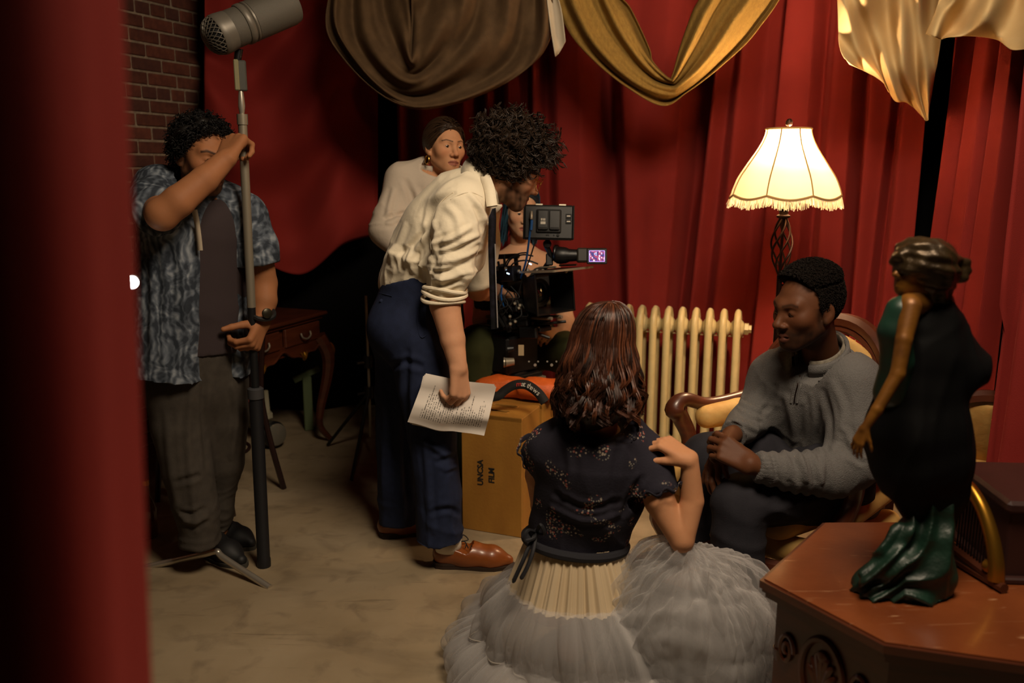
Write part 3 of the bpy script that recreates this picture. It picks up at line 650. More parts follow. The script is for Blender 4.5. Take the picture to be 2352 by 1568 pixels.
# ---------------- hex table
zt = .55
def gx(px, py): p = G(px, py, zt); return (p[0], p[1])
hexp = [gx(1745, 1328), gx(2030, 1478), (1.17, 1.43), (1.45, 1.78), (1.30, 2.17), gx(1890, 1197)]
hc = np.mean(hexp, 0)
def inset(k): return [(hc[0] + (x - hc[0]) * k, hc[1] + (y - hc[1]) * k) for x, y in hexp]
m_tab = mat('worn_table_top', '#8a4a25', .33, col2='#5d2c15', vs_=5, vfac=.7, stretch=(1, 1, 1), coat=.35, bump=.04, bs=60)
def scratches(m):
    nt = m.node_tree; N = nt.nodes; L = nt.links; b = N['Principled BSDF']; src = b.inputs['Base Color'].links[0].from_socket; tc = N.new('ShaderNodeTexCoord')
    for rot, sc_, st in ((.5, 5, (1, 14, 1)), (-.4, 6, (1, 18, 1)), (1.3, 4, (1, 16, 1))):
        mp = N.new('ShaderNodeMapping'); mp.inputs['Rotation'].default_value = (0, 0, rot); mp.inputs['Scale'].default_value = st; L.new(tc.outputs['Object'], mp.inputs[0])
        n = N.new('ShaderNodeTexNoise'); n.inputs['Scale'].default_value = sc_; n.inputs['Detail'].default_value = 5; n.inputs['Distortion'].default_value = 1.2; L.new(mp.outputs[0], n.inputs['Vector'])
        r = N.new('ShaderNodeMapRange'); r.inputs[1].default_value = .68; r.inputs[2].default_value = .74; r.inputs[4].default_value = .65; L.new(n.outputs[0], r.inputs[0])
        mx = N.new('ShaderNodeMix'); mx.data_type = 'RGBA'; L.new(r.outputs[0], mx.inputs[0]); L.new(src, mx.inputs[6]); mx.inputs[7].default_value = (*hx('#c79a72'), 1); src = mx.outputs[2]
    L.new(src, b.inputs['Base Color'])
scratches(m_tab)
tab = thing('hexagonal_table', 'scratched mahogany hexagonal cabinet table carrying the statue', 'table', (hc[0], hc[1], 0))
tp = MB().prism(inset(.975), zt - .012, zt).build('table_top', m_tab, tab)
MB().prism(inset(1.0), zt - .022, zt - .004).build('top_moulding', m_wood, tp)
MB().prism(inset(.985), zt - .032, zt - .022).build('top_moulding', m_wood, tp)
MB().prism(inset(.965), zt - .046, zt - .032).build('top_moulding', m_wood, tp)
MB().prism(inset(.90), .10, zt - .046).build('body', m_wood, tab)
MB().prism(inset(.95), .05, .10).build('plinth', m_wood, tab)
bi = inset(.90)
for k in range(6):
    p = A(*bi[k], 0); q = p - (p - A(*hc, 0)) * .05
    col = MB()
    col.tube([q + A(0, 0, .11), q + A(0, 0, .13), q + A(0, 0, .34), q + A(0, 0, .36), q + A(0, 0, .375)], [.022, .016, .016, .021, .022], 10); col.build('corner_column', m_wood, tab, True)
    MB().lathe([(.018, .0), (.03, .012), (.03, .035), (.02, .05)], (q[0], q[1], 0), 12).build('bun_foot', m_wood, tab, True)
# carved panel on the left front face
p0, p1 = A(*bi[0], 0), A(*bi[1], 0); ex = unit(p1 - p0); en = A(ex[1], -ex[0], 0); en = en if en @ (A(*hc, 0) - p0) < 0 else -en; Lf = np.linalg.norm(p1 - p0)
def CF(u, z, o=.004): return p0 + ex * (u * Lf) + en * o + A(0, 0, z)
a = np.linspace(0, 2 * PI, 33)[:-1]; pan = thing('carving', None, None, (0, 0, 0)); bpy.data.objects.remove(pan)
MB().tube([CF(.47 + .19 * math.cos(x), .375 + .088 * math.sin(x)) for x in a], .008, 6, closed=True).build('carved_oval', m_wood, tab, True)
lf = MB()
for k in range(7):
    an = PI / 2 + (k - 3) * .42; lf.tube(spline([CF(.47, .33), CF(.47 + .08 * math.cos(an), .36 + .05 * math.sin(an) * 1.0), CF(.47 + .13 * math.cos(an), .37 + .062 * math.sin(an))], 8), [.003, .006, .008, .009, .009, .008, .006, .003], 6)
lf.lathe([(.018, 0), (.016, .008), (.004, .012)], CF(.47, .42, 0), 12, basis(z=en, y=(0, 0, 1))).build('carved_leaf', m_wood, tab, True)
for sg, u0 in ((1, .13), (-1, .80)):
    x = np.linspace(0, 3.6 * PI, 40); r = np.linspace(.075, .012, 40)
    MB().tube([CF(u0 + sg * r[i] * math.cos(x[i]) * 1.0, .39 + .55 * r[i] * math.sin(x[i])) for i in range(40)], .006, 6).build('carved_scroll', m_wood, tab, True)
x = np.linspace(0, 3.2 * PI, 40); r = np.linspace(.10, .015, 40)
for sg, u0 in ((1, .35), (-1, .62)): MB().tube([CF(u0 + sg * r[i] * math.cos(x[i]), .235 + .5 * r[i] * math.sin(x[i])) for i in range(40)], .006, 6).build('carved_scroll', m_wood, tab, True)
a = np.linspace(0, 2 * PI, 21)[:-1]; q = G(1768, 1545, .12) ; MB().tube([q + ex * .022 * math.cos(x) + A(0, 0, .022 * math.sin(x)) for x in a], .005, 6, closed=True).build('ring_pull', m_iron, tab, True)
# ---------------- dark chest on the table
m_chest = mat('ebonised_chest', '#2a1513', .5, col2='#3a1d18', vs_=10, vfac=.6, coat=.1)
c0 = G(2318, 1153, .75); c1 = G(2232, 1088, .75); ed = unit(c1 - c0); en2 = A(-ed[1], ed[0], 0); en2 = en2 if en2[0] > 0 else -en2
cl = float(np.linalg.norm(c1 - c0)) + .1; chest = thing('wooden_chest', 'dark wooden chest beside the gilt arched frame on the table', 'chest', A(c0[0], c0[1], zt))
Rk = np.stack([ed, en2, A(0, 0, 1)], 1); cc = A(c0[0], c0[1], 0) + ed * cl / 2 + en2 * .20
if np.linalg.det(Rk) < 0: Rk = np.stack([ed, -en2, A(0, 0, 1)], 1)
MB().box(cc + A(0, 0, zt + .085), (cl - .03, .37, .17), Rk, .004).build('body', m_chest, chest)
lid = MB().box(cc + A(0, 0, zt + .185), (cl, .40, .03), Rk, .008).build('lid', m_chest, chest)
MB().box(cc + A(0, 0, zt + .008), (cl, .40, .016), Rk, .004).build('plinth', m_chest, chest)
# ---------------- gilt arched harp-like frame in front of the chest
hb = G(2190, 1246, zt + .05); he = G(2292, 1325, zt + .03); harp = thing('arched_rack', 'gilt arched frame with thin dark bars on a wooden bar base beside the statue', 'ornament', (hb + he) / 2 * A(1, 1, 0) + A(0, 0, zt))
hd = unit((he - hb) * A(1, 1, 0)); HL = np.linalg.norm((he - hb)[:2])
def HP(u, z): return A(hb[0], hb[1], zt) + hd * (u * HL) + A(0, 0, z)
arc_ = spline([HP(.08, .21), HP(.3, .195), HP(.55, .165), HP(.78, .115), HP(.93, .06), HP(.97, .02)], 30)
MB().tube(arc_, np.linspace(.014, .018, 30), 10).build('gilt_arch', m_gilt, harp, True)
MB().tube([HP(-.12, .04), HP(1.0, .02)], .012, 8).tube([HP(-.15, .012), HP(1.15, .012)], .012, 8).build('base_bar', m_wood, harp, True)
MB().lathe([(.004, -.012), (.016, -.008), (.018, .0), (.016, .008), (.004, .012)], HP(.82, .045), 12, basis(z=hd, y=(0, 0, 1))).build('brass_knob', m_gilt, harp, True)
for k in range(13):
    u = .08 + k * .065; top = np.interp(u, [.08, .3, .55, .78, .93], [.205, .19, .16, .11, .055]); MB().tube([HP(u, .03), HP(u, top)], .0022, 5).build('bar', m_black, harp)
# ---------------- second upholstered chair, only its crest shows behind the statue
k0 = W(2235, 910, 2.9); sc_t = thing('side_chair', 'mahogany oval-back chair with gold upholstery behind the statue', 'chair', (k0[0] + .03, k0[1], 0))
kd = unit(A(.80, -.35, .22)); kn = unit(A(-.45, -.75, -.5)); ku = unit(np.cross(kn, kd)); ku = ku if ku[2] > 0 else -ku; kc = W(2250, 990, 2.9)
a = np.linspace(0, 2 * PI, 41)[:-1]
MB().tube([kc + kd * .15 * math.cos(x) + ku * .16 * math.sin(x) for x in a], .028, 8, closed=True).build('back_frame', m_wood, sc_t, True)
S = Sdf(); S.el(kc + kn * .01, (.14, .15, .03), np.stack([kd, ku, kn], 1)); V, F = S.mesh(.008); mk('back_cushion', V, F, m_gold, sc_t)
sb2 = kc * A(1, 1, 0) + A(-.10, .14, 0)
MB().box(sb2 + A(.06, .02, .42), (.42, .4, .08), rotz(-.4), .03).build('seat', m_gold, sc_t)
for sx in (-1, 1):
    for sy in (-1, 1): MB().tube([sb2 + A(.06, .02, 0) + rotz(-.4) @ A(sx * .17, sy * .16, .4), sb2 + A(.06, .02, 0) + rotz(-.4) @ A(sx * .18, sy * .17, 0)], [.022, .014], 8).build('leg', m_wood, sc_t, True)
for sg in (-1, 1): MB().tube([kc + kd * .12 * sg - ku * .12, sb2 + A(.06, .02, .42) + rotz(-.4) @ A(sg * .12, .16, 0)], .02, 8).build('back_post', m_wood, sc_t, True)
# ---------------- writing desk against the brick wall
dc = A(-1.02, 4.54, 0); dd = -bd; dn = bn                  # right front corner; along the front; out of the front
desk = thing('writing_desk', 'carved dark wood writing desk with gilt mounts by the brick wall', 'desk', dc + dd * .5)
def DP(u, o, z): return dc + dd * u + dn * o + A(0, 0, z)
Rd = np.stack([dd, np.cross((0, 0, 1), dd), A(0, 0, 1)], 1); LD, DD = 1.05, .50
MB().box(DP(LD / 2, -DD / 2, .725), (LD + .04, DD + .04, .02), Rd, .006).box(DP(LD / 2, -DD / 2, .705), (LD, DD, .02), Rd, .004).build('desk_top', m_wood, desk)
MB().box(DP(LD / 2, -DD / 2 - .01, .62), (LD - .04, DD - .04, .16), Rd).build('body', m_wood, desk)
for k in range(3):
    d_ = MB().box(DP(.18 + k * .345, -.012, .64), (.30, .02, .095), Rd, .004).build('drawer', m_wood, desk)
    MB().tube(spline([DP(.14 + k * .345, .012, .652), DP(.145 + k * .345, .018, .63), DP(.18 + k * .345, .022, .618), DP(.215 + k * .345, .018, .63), DP(.22 + k * .345, .012, .652)], 20), .0045, 6).build('drawer_pull', m_steel, d_, True)
aps = [(u, .545 - .05 * math.exp(-((u - LD / 2 * k) / .07) ** 2) ) for k in (1,) for u in np.linspace(.02, LD - .02, 40)]
aps = [(u, .555 - .055 * max(math.exp(-((u - c) / .045) ** 2) for c in (.18, .525, .87)) + .02 * math.cos(u * 36)) for u in np.linspace(.02, LD - .02, 60)]
V = [DP(u, -.012, .60) for u, z in aps] + [DP(u, -.012, z) for u, z in aps] + [DP(u, -.03, .60) for u, z in aps] + [DP(u, -.03, z) for u, z in aps]; n = 60
MB().add(V, [(i, n + i, n + i + 1, i + 1) for i in range(n - 1)] + [(n + i, 3 * n + i, 3 * n + i + 1, n + i + 1) for i in range(n - 1)]).build('apron', m_wood, desk)
MB().tube([DP(u, -.008, z) for u, z in aps], .006, 6).build('apron_bead', m_wood, desk, True)
for c in (.18, .525, .87):
    g_ = MB()
    for sg in (-1, 0, 1): g_.tube(spline([DP(c, -.004, .50), DP(c + sg * .012, .0, .525), DP(c + sg * .028, -.004, .545)], 8), [.004, .007, .008, .008, .007, .006, .004, .002], 6)
    g_.build('gilt_mount', m_gilt, desk, True)
for u in (.02, LD - .02):
    for o_ in (-.02, -DD + .02):
        sg = -1 if u < .5 else 1; so_ = 1 if o_ > -.1 else -1
        lg = MB().tube(spline([DP(u, o_, .60), DP(u + sg * .035, o_ + so_ * .03, .50), DP(u + sg * .03, o_ + so_ * .026, .38), DP(u - sg * .01, o_, .2), DP(u - sg * .015, o_ - so_ * .005, .1), DP(u + sg * .02, o_ + so_ * .02, .03), DP(u + sg * .035, o_ + so_ * .03, .012)], 34), np.interp(np.linspace(0, 1, 34), [0, .2, .6, .9, 1], [.04, .036, .019, .014, .018]), 8).build('leg', m_wood, desk, True)
        MB().tube(spline([DP(u + sg * .045, o_ + so_ * .04, .56), DP(u + sg * .058, o_ + so_ * .052, .52), DP(u + sg * .055, o_ + so_ * .05, .47)], 8), [.004, .008, .01, .01, .009, .007, .005, .002], 6).build('gilt_mount', m_gilt, lg, True)
# ---------------- bentwood chair at the desk
f1, f2 = G(652, 1122), G(535, 1185); wc = thing('wooden_chair', 'dark bentwood chair with red seat drawn up to the writing desk', 'chair', (f1 + f2) / 2)
wd_ = unit(f2 - f1); wn = A(-wd_[1], wd_[0], 0); wn = wn if wn @ bn < 0 else -wn         # towards the desk
m_rseat = mat('red_seat_cloth', '#5e1513', .8, sheen=.2)
def CQ(u, o_, z): return f1 + wd_ * u + wn * o_ + A(0, 0, z)
bw_ = np.linalg.norm(f2 - f1)
MB().tube(spline([CQ(0, 0, 0), CQ(.02, .05, .25), CQ(.03, .075, .45), CQ(.03, .06, .65), CQ(.05, .03, .80), CQ(.11, .02, .88), CQ(bw_ / 2, .015, .905), CQ(bw_ - .11, .02, .88), CQ(bw_ - .05, .03, .80), CQ(bw_ - .03, .06, .65), CQ(bw_ - .03, .075, .45), CQ(bw_ - .02, .05, .25), CQ(bw_, 0, 0)], 70), .0135, 8).build('back_hoop', m_dwood, wc, True)
for u in (.02, bw_ - .02): MB().tube([CQ(u, .38, .45), CQ(u + (.02 if u > .1 else -.02), .43, 0)], [.016, .012], 8).build('leg', m_dwood, wc, True)
a = np.linspace(0, 2 * PI, 33)[:-1]
MB().tube([CQ(bw_ / 2 + (bw_ / 2) * math.cos(x), .235 + .2 * math.sin(x), .445) for x in a], .016, 8, closed=True).build('seat_ring', m_dwood, wc, True)
S = Sdf(); S.el(CQ(bw_ / 2, .235, .452), (bw_ / 2 - .01, .19, .022), np.stack([wd_, wn, A(0, 0, 1)], 1)); V, F = S.mesh(.01); mk('seat', V, F, m_rseat, wc)
MB().tube([CQ(bw_ / 2 + (bw_ / 2 - .03) * math.cos(x), .24 + .16 * math.sin(x), .22) for x in a], .008, 6, closed=True).build('stretcher_ring', m_dwood, wc, True)
for u in (.12, bw_ - .12): MB().tube(spline([CQ(u, .06, .46), CQ(u, .035, .68), CQ(u, .02, .885)], 10), .008, 6).build('back_spindle', m_dwood, wc, True)
# ---------------- clutter under the desk
q = G(612, 1040) + A(-.03, .12, 0)
lg = thing('lamp_head', 'small round glass-fronted lamp lying on the floor under the desk', 'lamp', q)
MB().lathe([(.06, 0), (.07, .02), (.07, .08), (.05, .10)], q + A(0, 0, .075), 20, basis(z=(.75, -.65, .1), y=(0, 0, 1))).build('housing', m_black, lg, True)
MB().lathe([(.001, .012), (.04, .009), (.06, 0)], q + A(.075, -.065, .085), 20, basis(z=(.75, -.65, .1), y=(0, 0, 1))).build('lens', mat('lens_glass', '#6b675c', .15, spec=.8), lg, True)
tag(MB().box(q + A(-.02, .02, .225), (.07, .05, .16), rotz(.5) @ basis(x=(1, 0, 0), z=(0, .2, 1)), .004).box(q + A(-.02, .02, .17), (.09, .07, .03), rotz(.5)).build('carton', mat('grey_card', '#8d8872', .8)), 'pale grey carton standing behind the round lamp under the desk', 'box')
tag(MB().box(q + A(.16, .30, .33), (.16, .02, .035), basis(x=(.8, .3, .35), z=(0, 0, 1)), .003).box(q + A(.16, .30, .16), (.05, .05, .32), rotz(.3), .004).build('slate_clapper', mat('green_paint', '#5b6a48', .7)), 'greenish striped board propped up under the desk', 'board')
q = G(345, 1232); bo = thing('glass_bottle', 'amber glass bottle on the floor beside the brown trousers', 'bottle', q)
MB().lathe([(.03, 0), (.034, .01), (.034, .12), (.02, .16), (.012, .18), (.012, .23)], q, 16).build('bottle_body', mat('amber_glass', '#7a4a1c', .08, spec=.8, trans=.6), bo, True)
MB().lathe([(.014, .225), (.014, .245)], q, 12).build('cap', m_gilt, bo, True)
# ---------------- C-stand with small LED lamp
ft = G(620, 1350); bend = W(497, 1266, 2.99); cst = thing('c_stand', 'chrome C-stand with bent tube legs beside the red curtain edge', 'light stand', (ft + (ft - bend) * -2.0) * A(1, 1, 0))
colb = bend + (W(345, 1300, 3.02) - bend) * 1.75; colp = A(colb[0], colb[1], 0)
MB().tube(spline([ft, ft + (bend - ft) * .85 * A(1, 1, .9), bend, bend + (colb - bend) * .12, bend + (colb - bend) * .5, colb], 40), .0125, 10).build('leg', m_chrome, cst, True)
for an in (2.2, -2.1):
    d_ = rotz(an) @ (unit((ft - colb) * A(1, 1, 0))); MB().tube(spline([colp + A(0, 0, .17), colp + d_ * .3 + A(0, 0, .17), colp + d_ * .45 + A(0, 0, .1), colp + d_ * .58], 24), .0125, 8).build('leg', m_chrome, cst, True)
MB().tube([colp + A(0, 0, .08), colp + A(0, 0, .75)], .0165, 10).tube([colp + A(0, 0, .75), colp + A(0, 0, 1.12)], .012, 10).build('column', m_chrome, cst, True)
MB().lathe([(.03, .14), (.03, .2), (.02, .21)], colp, 14).build('leg_hub', m_black, cst, True)
lw = W(302, 648, 2.72); led = thing('led_lamp', 'small glowing white LED lamp beside the patterned shirt', 'lamp', lw)
armp = [colp + A(0, 0, 1.10), (colp + A(0, 0, 1.10) + lw) / 2 + A(0, 0, .02), lw + A(0, .05, 0)]
MB().tube(spline(armp, 12), .008, 8).build('gooseneck', m_black, led, True)
aim = unit(A(0, 0, HC) - lw); Rl = basis(z=aim, y=(0, 0, 1))
MB().lathe([(.018, -.05), (.026, -.04), (.028, .0), (.024, .002), (.023, -.004)], lw, 20, Rl).build('housing', m_black, led, True)
MB().lathe([(.001, .003), (.012, .002), (.022, -.003)], lw, 20, Rl).build('led_lens', mat('led_white', (1, .97, .92), emit=45), led, True)
# ---------------- thin light stand behind the director
lp = A(W(848, 900, 4.25)[0], 4.25, 0); ls = thing('light_stand', 'thin silver light stand with black clamps in front of the black drape', 'light stand', lp)
MB().tube([lp + A(0, 0, .12), lp + A(0, 0, .86)], .007, 8).build('pole', m_steel, ls, True)
for z in (.52, .36): MB().lathe([(.024, z - .03), (.026, z), (.024, z + .03)], lp, 10).tube([lp + A(-.02, -.02, z), lp + A(-.05, -.045, z)], .009, 6).build('clamp', m_black, ls, True)
for k in range(3):
    an = k * 2 * PI / 3 + .4; MB().tube([lp + A(0, 0, .36), lp + A(.34 * math.cos(an), .34 * math.sin(an), .01)], .009, 8).build('leg', m_black, ls, True)
def Wc(px, py, Y): return W(px, py, Y + .20)
# ---------------- cinema camera
m_cam = mat('camera_black', '#0b0b0c', .45, spec=.5, bump=.05, bs=200)
m_mon = mat('monitor_plastic', '#1a1a1a', .5, spec=.5)
lf0 = Wc(1180, 672, 3.52); lf1 = Wc(1290, 672, 3.30); ld = unit(lf1 - lf0); lu = unit(A(0, 0, 1) - ld * ld[2]); lr = np.cross(ld, lu); RC = np.stack([ld, -lr, lu], 1)
ck = thing('cinema_camera', 'black cinema camera rig with matte box, cables and top monitor on a low head', 'camera', lf0 * A(1, 1, 0) + A(0, 0, .55))
def K(x, y, z): return lf0 + RC @ A(x, y, z)
MB().box(K(-.07, 0, 0), (.20, .13, .15), RC, .008).box(K(-.06, 0, .085), (.15, .05, .03), RC, .006).build('camera_body', m_cam, ck)
for i in range(5): MB().box(K(-.10 + i * .022, .068, .02), (.012, .006, .08), RC).build('vent_fin', m_rubber, ck)
MB().box(K(-.20, 0, .0), (.06, .10, .14), RC, .01).build('battery', m_cam, ck)
Rlens = basis(z=ld, y=lu)
MB().lathe([(.045, 0), (.05, .02), (.05, .05), (.056, .052), (.056, .08), (.052, .082), (.052, .11), (.06, .115), (.06, .14), (.05, .142), (.045, .10)], K(.03, 0, 0), 28, Rlens).build('lens', m_black, ck, True)
MB().lathe([(.001, .02), (.03, .012), (.046, 0)], K(.16, 0, 0), 24, Rlens).build('front_glass', mat('coated_glass', '#12141c', .06, spec=1, coat=.6), ck, True)
mbx = MB()     # matte box: four flared walls, open at the front
x0, x1 = .15, .255; wa, ha, wb, hb_ = .075, .065, .105, .080
for s in (-1, 1):
    mbx.add([K(x0, s * wa, -ha), K(x0, s * wa, ha), K(x1, s * wb, hb_), K(x1, s * wb, -hb_), K(x0, s * (wa + .004), -ha), K(x0, s * (wa + .004), ha), K(x1, s * (wb + .004), hb_), K(x1, s * (wb + .004), -hb_)], [(0, 1, 2, 3), (4, 7, 6, 5), (3, 2, 6, 7)])
    mbx.add([K(x0, -wa, s * ha), K(x0, wa, s * ha), K(x1, wb, s * hb_), K(x1, -wb, s * hb_), K(x0, -wa, s * (ha + .004)), K(x0, wa, s * (ha + .004)), K(x1, wb, s * (hb_ + .004)), K(x1, -wb, s * (hb_ + .004))], [(0, 1, 2, 3), (4, 7, 6, 5), (3, 2, 6, 7)])
mb_o = mbx.build('matte_box', m_cam, ck)
a = np.linspace(0, 2 * PI, 33)[:-1]
MB().tube([K(x0 + .005, .05 * math.cos(x), .05 * math.sin(x)) for x in a], .010, 8, closed=True).build('filter_ring', m_black, mb_o, True)
fr = MB(); 
for s in (-1, 1): fr.box(K(x1 + .004, s * (wb + .003), 0), (.008, .008, 2 * hb_ + .012), RC, .001).box(K(x1 + .004, 0, s * (hb_ + .003)), (.008, 2 * wb + .012, .008), RC, .001)
fr.build('front_frame', m_black, mb_o)
fg = MB().box(K(x1 + .02, 0, hb_ + .016), (.20, 2 * wb + .02, .004), RC).build('top_flag', m_cam, mb_o)
MB().box(K(x1 + .121, 0, hb_ + .016), (.004, 2 * wb + .02, .009), RC).box(K(x1 + .02, -wb - .011, hb_ + .016), (.20, .004, .009), RC).build('flag_edge', m_steel, fg)
for s in (-1, 1):
    MB().tube([K(-.16, s * .03, -.105), K(.26, s * .03, -.105)], .0075, 8).build('rod', m_steel, ck, True)
    MB().tube([K(x1 - .02, s * .06, hb_ + .03), K(x1 + .08, s * .06, hb_ + .03)], .004, 6).build('flag_hinge_rod', m_steel, mb_o, True)
MB().box(K(.12, 0, -.095), (.03, .10, .035), RC, .004).box(K(-.02, 0, -.095), (.16, .11, .03), RC, .004).build('rod_bracket', m_cam, ck)
MB().box(K(0, 0, -.128), (.30, .085, .022), RC, .003).build('base_plate', m_cam, ck)
dv = MB().box(K(-.02, 0, -.155), (.42, .07, .018), RC, .003).build('dovetail_plate', m_black, ck)
for s in (-1, 1): MB().box(K(-.02, s * .034, -.144), (.41, .006, .006), RC).build('plate_edge', m_steel, dv)
ff = MB().lathe([(.02, -.02), (.034, -.018), (.034, .018), (.02, .02)], K(.10, .085, -.06), 20, basis(z=-lr, y=lu)).box(K(.10, .04, -.08), (.04, .07, .03), RC, .004).build('follow_focus', m_black, ck, True)
MB().tube([K(-.03, .09, -.09), K(-.08, .16, -.12), K(-.12, .2, -.18)], .009, 8).tube([K(-.12, .2, -.18), K(-.16, .235, -.26)], .018, 12).build('handgrip', m_rubber, ck, True)
MB().box(K(-.06, 0, .16), (.22, .028, .022), RC, .008).tube([K(-.15, 0, .08), K(-.15, 0, .15)], .01, 8).tube([K(.03, 0, .08), K(.03, 0, .15)], .01, 8).build('top_handle', m_cam, ck, True)
bxp = Wc(1172, 628, 3.40); rx = MB().box(bxp, (.09, .05, .065), RC, .004)
for i in range(5): rx.box(bxp + RC @ A(-.034 + i * .017, .027, 0), (.006, .008, .06), RC)
rx.build('wireless_box', m_cam, ck)
for p, q in ((Wc(1157, 660, 3.42), Wc(1144, 600, 3.42)), (Wc(1161, 652, 3.44), Wc(1158, 585, 3.44))): MB().tube([p, q], [.006, .0055], 8).build('antenna', m_rubber, ck, True)
led_b = mat('status_led', (.35, .6, 1), emit=14)
for px, py in ((1218, 606), (1167, 628)): MB().box(Wc(px, py, 3.335), (.012, .004, .004), FACE @ rotz(-.4), .001).build('status_light', led_b, ck)
for px, py, w_, h_, d_, Y_ in ((1186, 700, .075, .10, .05, 3.40), (1172, 742, .05, .06, .05, 3.42), (1205, 735, .06, .05, .05, 3.40), (1240, 728, .10, .022, .05, 3.38), (1214, 764, .09, .02, .05, 3.37)):
    MB().box(Wc(px, py, Y_), (w_, h_, d_), RC @ rotz(.2), .005).build('accessory_block', m_cam, ck)
for P_, r_ in (([(1142, 700), (1160, 735), (1170, 762)], .011), ([(1128, 690), (1140, 720), (1158, 750)], .008), ([(1225, 745), (1262, 742), (1300, 738)], .006), ([(1205, 752), (1240, 768), (1262, 776)], .007)):
    MB().tube(spline([Wc(x, y, 3.38) for x, y in P_], 12), r_, 8).build('support_rod', m_black, ck, True)
# cables
rs = np.random.RandomState(8)
def cable(P, r, m, name='cable'): return MB().tube(spline(P, 26), r, 6).build(name, m, ck, True)
cable([Wc(1161, 620, 3.40), Wc(1172, 596, 3.37), Wc(1200, 585, 3.36), Wc(1225, 588, 3.36)], .0035, m_rubber)
cable([Wc(1163, 630, 3.40), Wc(1180, 604, 3.37), Wc(1210, 598, 3.36), Wc(1236, 606, 3.36)], .0035, m_rubber)
cable([Wc(1157, 640, 3.40), Wc(1164, 600, 3.37), Wc(1190, 583, 3.34), Wc(1213, 580, 3.36)], .003, m_rubber)
m_blue = mat('blue_cable', '#1d5fa8', .5)
cable([Wc(1222, 496, 3.285), Wc(1219, 520, 3.27), Wc(1214, 560, 3.28), Wc(1208, 600, 3.32), Wc(1196, 640, 3.38)], .0045, m_blue, 'blue_cable')
cable([Wc(1240, 536, 3.29), Wc(1228, 560, 3.29), Wc(1215, 600, 3.30), Wc(1200, 640, 3.34), Wc(1190, 680, 3.36)], .003, m_rubber)
cable([Wc(1153, 655, 3.39), Wc(1151, 680, 3.37), Wc(1157, 705, 3.37)], .004, m_blue, 'blue_cable')
for i in range(12):
    x, y = rs.uniform(1150, 1205), rs.uniform(640, 700); cable([Wc(x, y, 3.37), Wc(x + rs.uniform(-20, 20), y + 25, 3.34), Wc(x + rs.uniform(-25, 25), y + rs.uniform(20, 60), 3.36)], .0028, m_rubber)
for i in range(14):
    x, y = rs.uniform(1160, 1330), rs.uniform(616, 628) if i < 8 else rs.uniform(640, 760)
    if i >= 8: x = rs.uniform(1165, 1200)
    MB().lathe([(.006, -.008), (.008, -.004), (.008, .004), (.004, .009)], Wc(x, y, 3.34), 8, FACE).build('thumbscrew', m_steel, ck, True)
# monitor on an articulated arm, its back to the photographer
mc = Wc(1260, 511, 3.30); Rm = FACE @ rotz(-.02); px_m = 3.56 / FPX
def Mo(x, y, z): return mc + Rm @ A(x * px_m, -y * px_m, z)
mon = MB().box(mc, (112 * px_m, 78 * px_m, .028), Rm, .008).build('monitor', m_mon, ck)
for s in (-1, 1): MB().box(Mo(s * 55, 0, .004), (.007, 76 * px_m, .036), Rm, .003).build('bumper', m_rubber, mon)
for x in (-22, 30): MB().box(Mo(x, -39, 0), (.028, .006, .030), Rm).build('bumper_clip', m_steel, mon)
MB().box(Mo(0, -2, .018), (56 * px_m, 52 * px_m, .010), Rm, .004).build('battery_plate', m_rubber, mon)
for x in (-13, 13): 
    bp_ = MB().box(Mo(x, -4, .026), (23 * px_m, 42 * px_m, .008), Rm, .002).build('battery_cover', m_mon, mon)
    MB().box(Mo(x, 15, .031), (19 * px_m, 5 * px_m, .003), Rm).build('latch', m_rubber, bp_)
mwht = mat('label_white', '#cfc8ba', .7)
MB().box(Mo(-13, 3, .0305), (11 * px_m, 6 * px_m, .001), Rm).build('serial_label', mwht, mon)
for dx_ in (-3.6, 0, 3.6): MB().box(Mo(-13 + dx_, -4.5, .0305), (2.4 * px_m, 5 * px_m, .001), Rm).build('label_print', mwht, mon) 
for y in (-14, -2): MB().box(Mo(44, y, .016), (13 * px_m, 10 * px_m, .004), Rm, .001).build('port', m_rubber, mon); 
for y in (-14, -2): MB().box(Mo(44, y, .0185), (8 * px_m, 2.2 * px_m, .001), Rm).build('port_print', mwht, mon)
for x in (-4, 0, 12): MB().box(Mo(x, 29, .015), (3 * px_m, 3 * px_m, .003), Rm).build('port', m_rubber, mon)
MB().lathe([(.006, 0), (.006, .004), (.003, .005)], Mo(21, 29, .014), 10, Rm).build('knob', m_rubber, mon, True)
MB().tube([Mo(-39, -22, .02), Mo(-39, -10, .03), Mo(-39, -4, .03)], [.006, .0065, .0055], 10).build('bnc_plug', m_steel, mon, True)
MB().tube([Mo(-38, -2, .03), Mo(-39, 20, .03)], [.0062, .005], 10).build('cable_boot', m_blue, mon, True)
arm_ = MB().tube([Wc(1258, 552, 3.32), Wc(1257, 562, 3.33)], .010, 10).lathe([(.004, -.012), (.016, -.008), (.018, 0), (.016, .008), (.004, .012)], Wc(1257, 560, 3.32), 12, FACE)
arm_.tube([Wc(1255, 565, 3.33), Wc(1268, 592, 3.34)], [.012, .010], 8).tube([Wc(1268, 592, 3.34), Wc(1250, 616, 3.38)], [.013, .010], 8).box(Wc(1262, 596, 3.34), (.03, .05, .02), FACE, .004).build('monitor_arm', m_cam, ck, True)
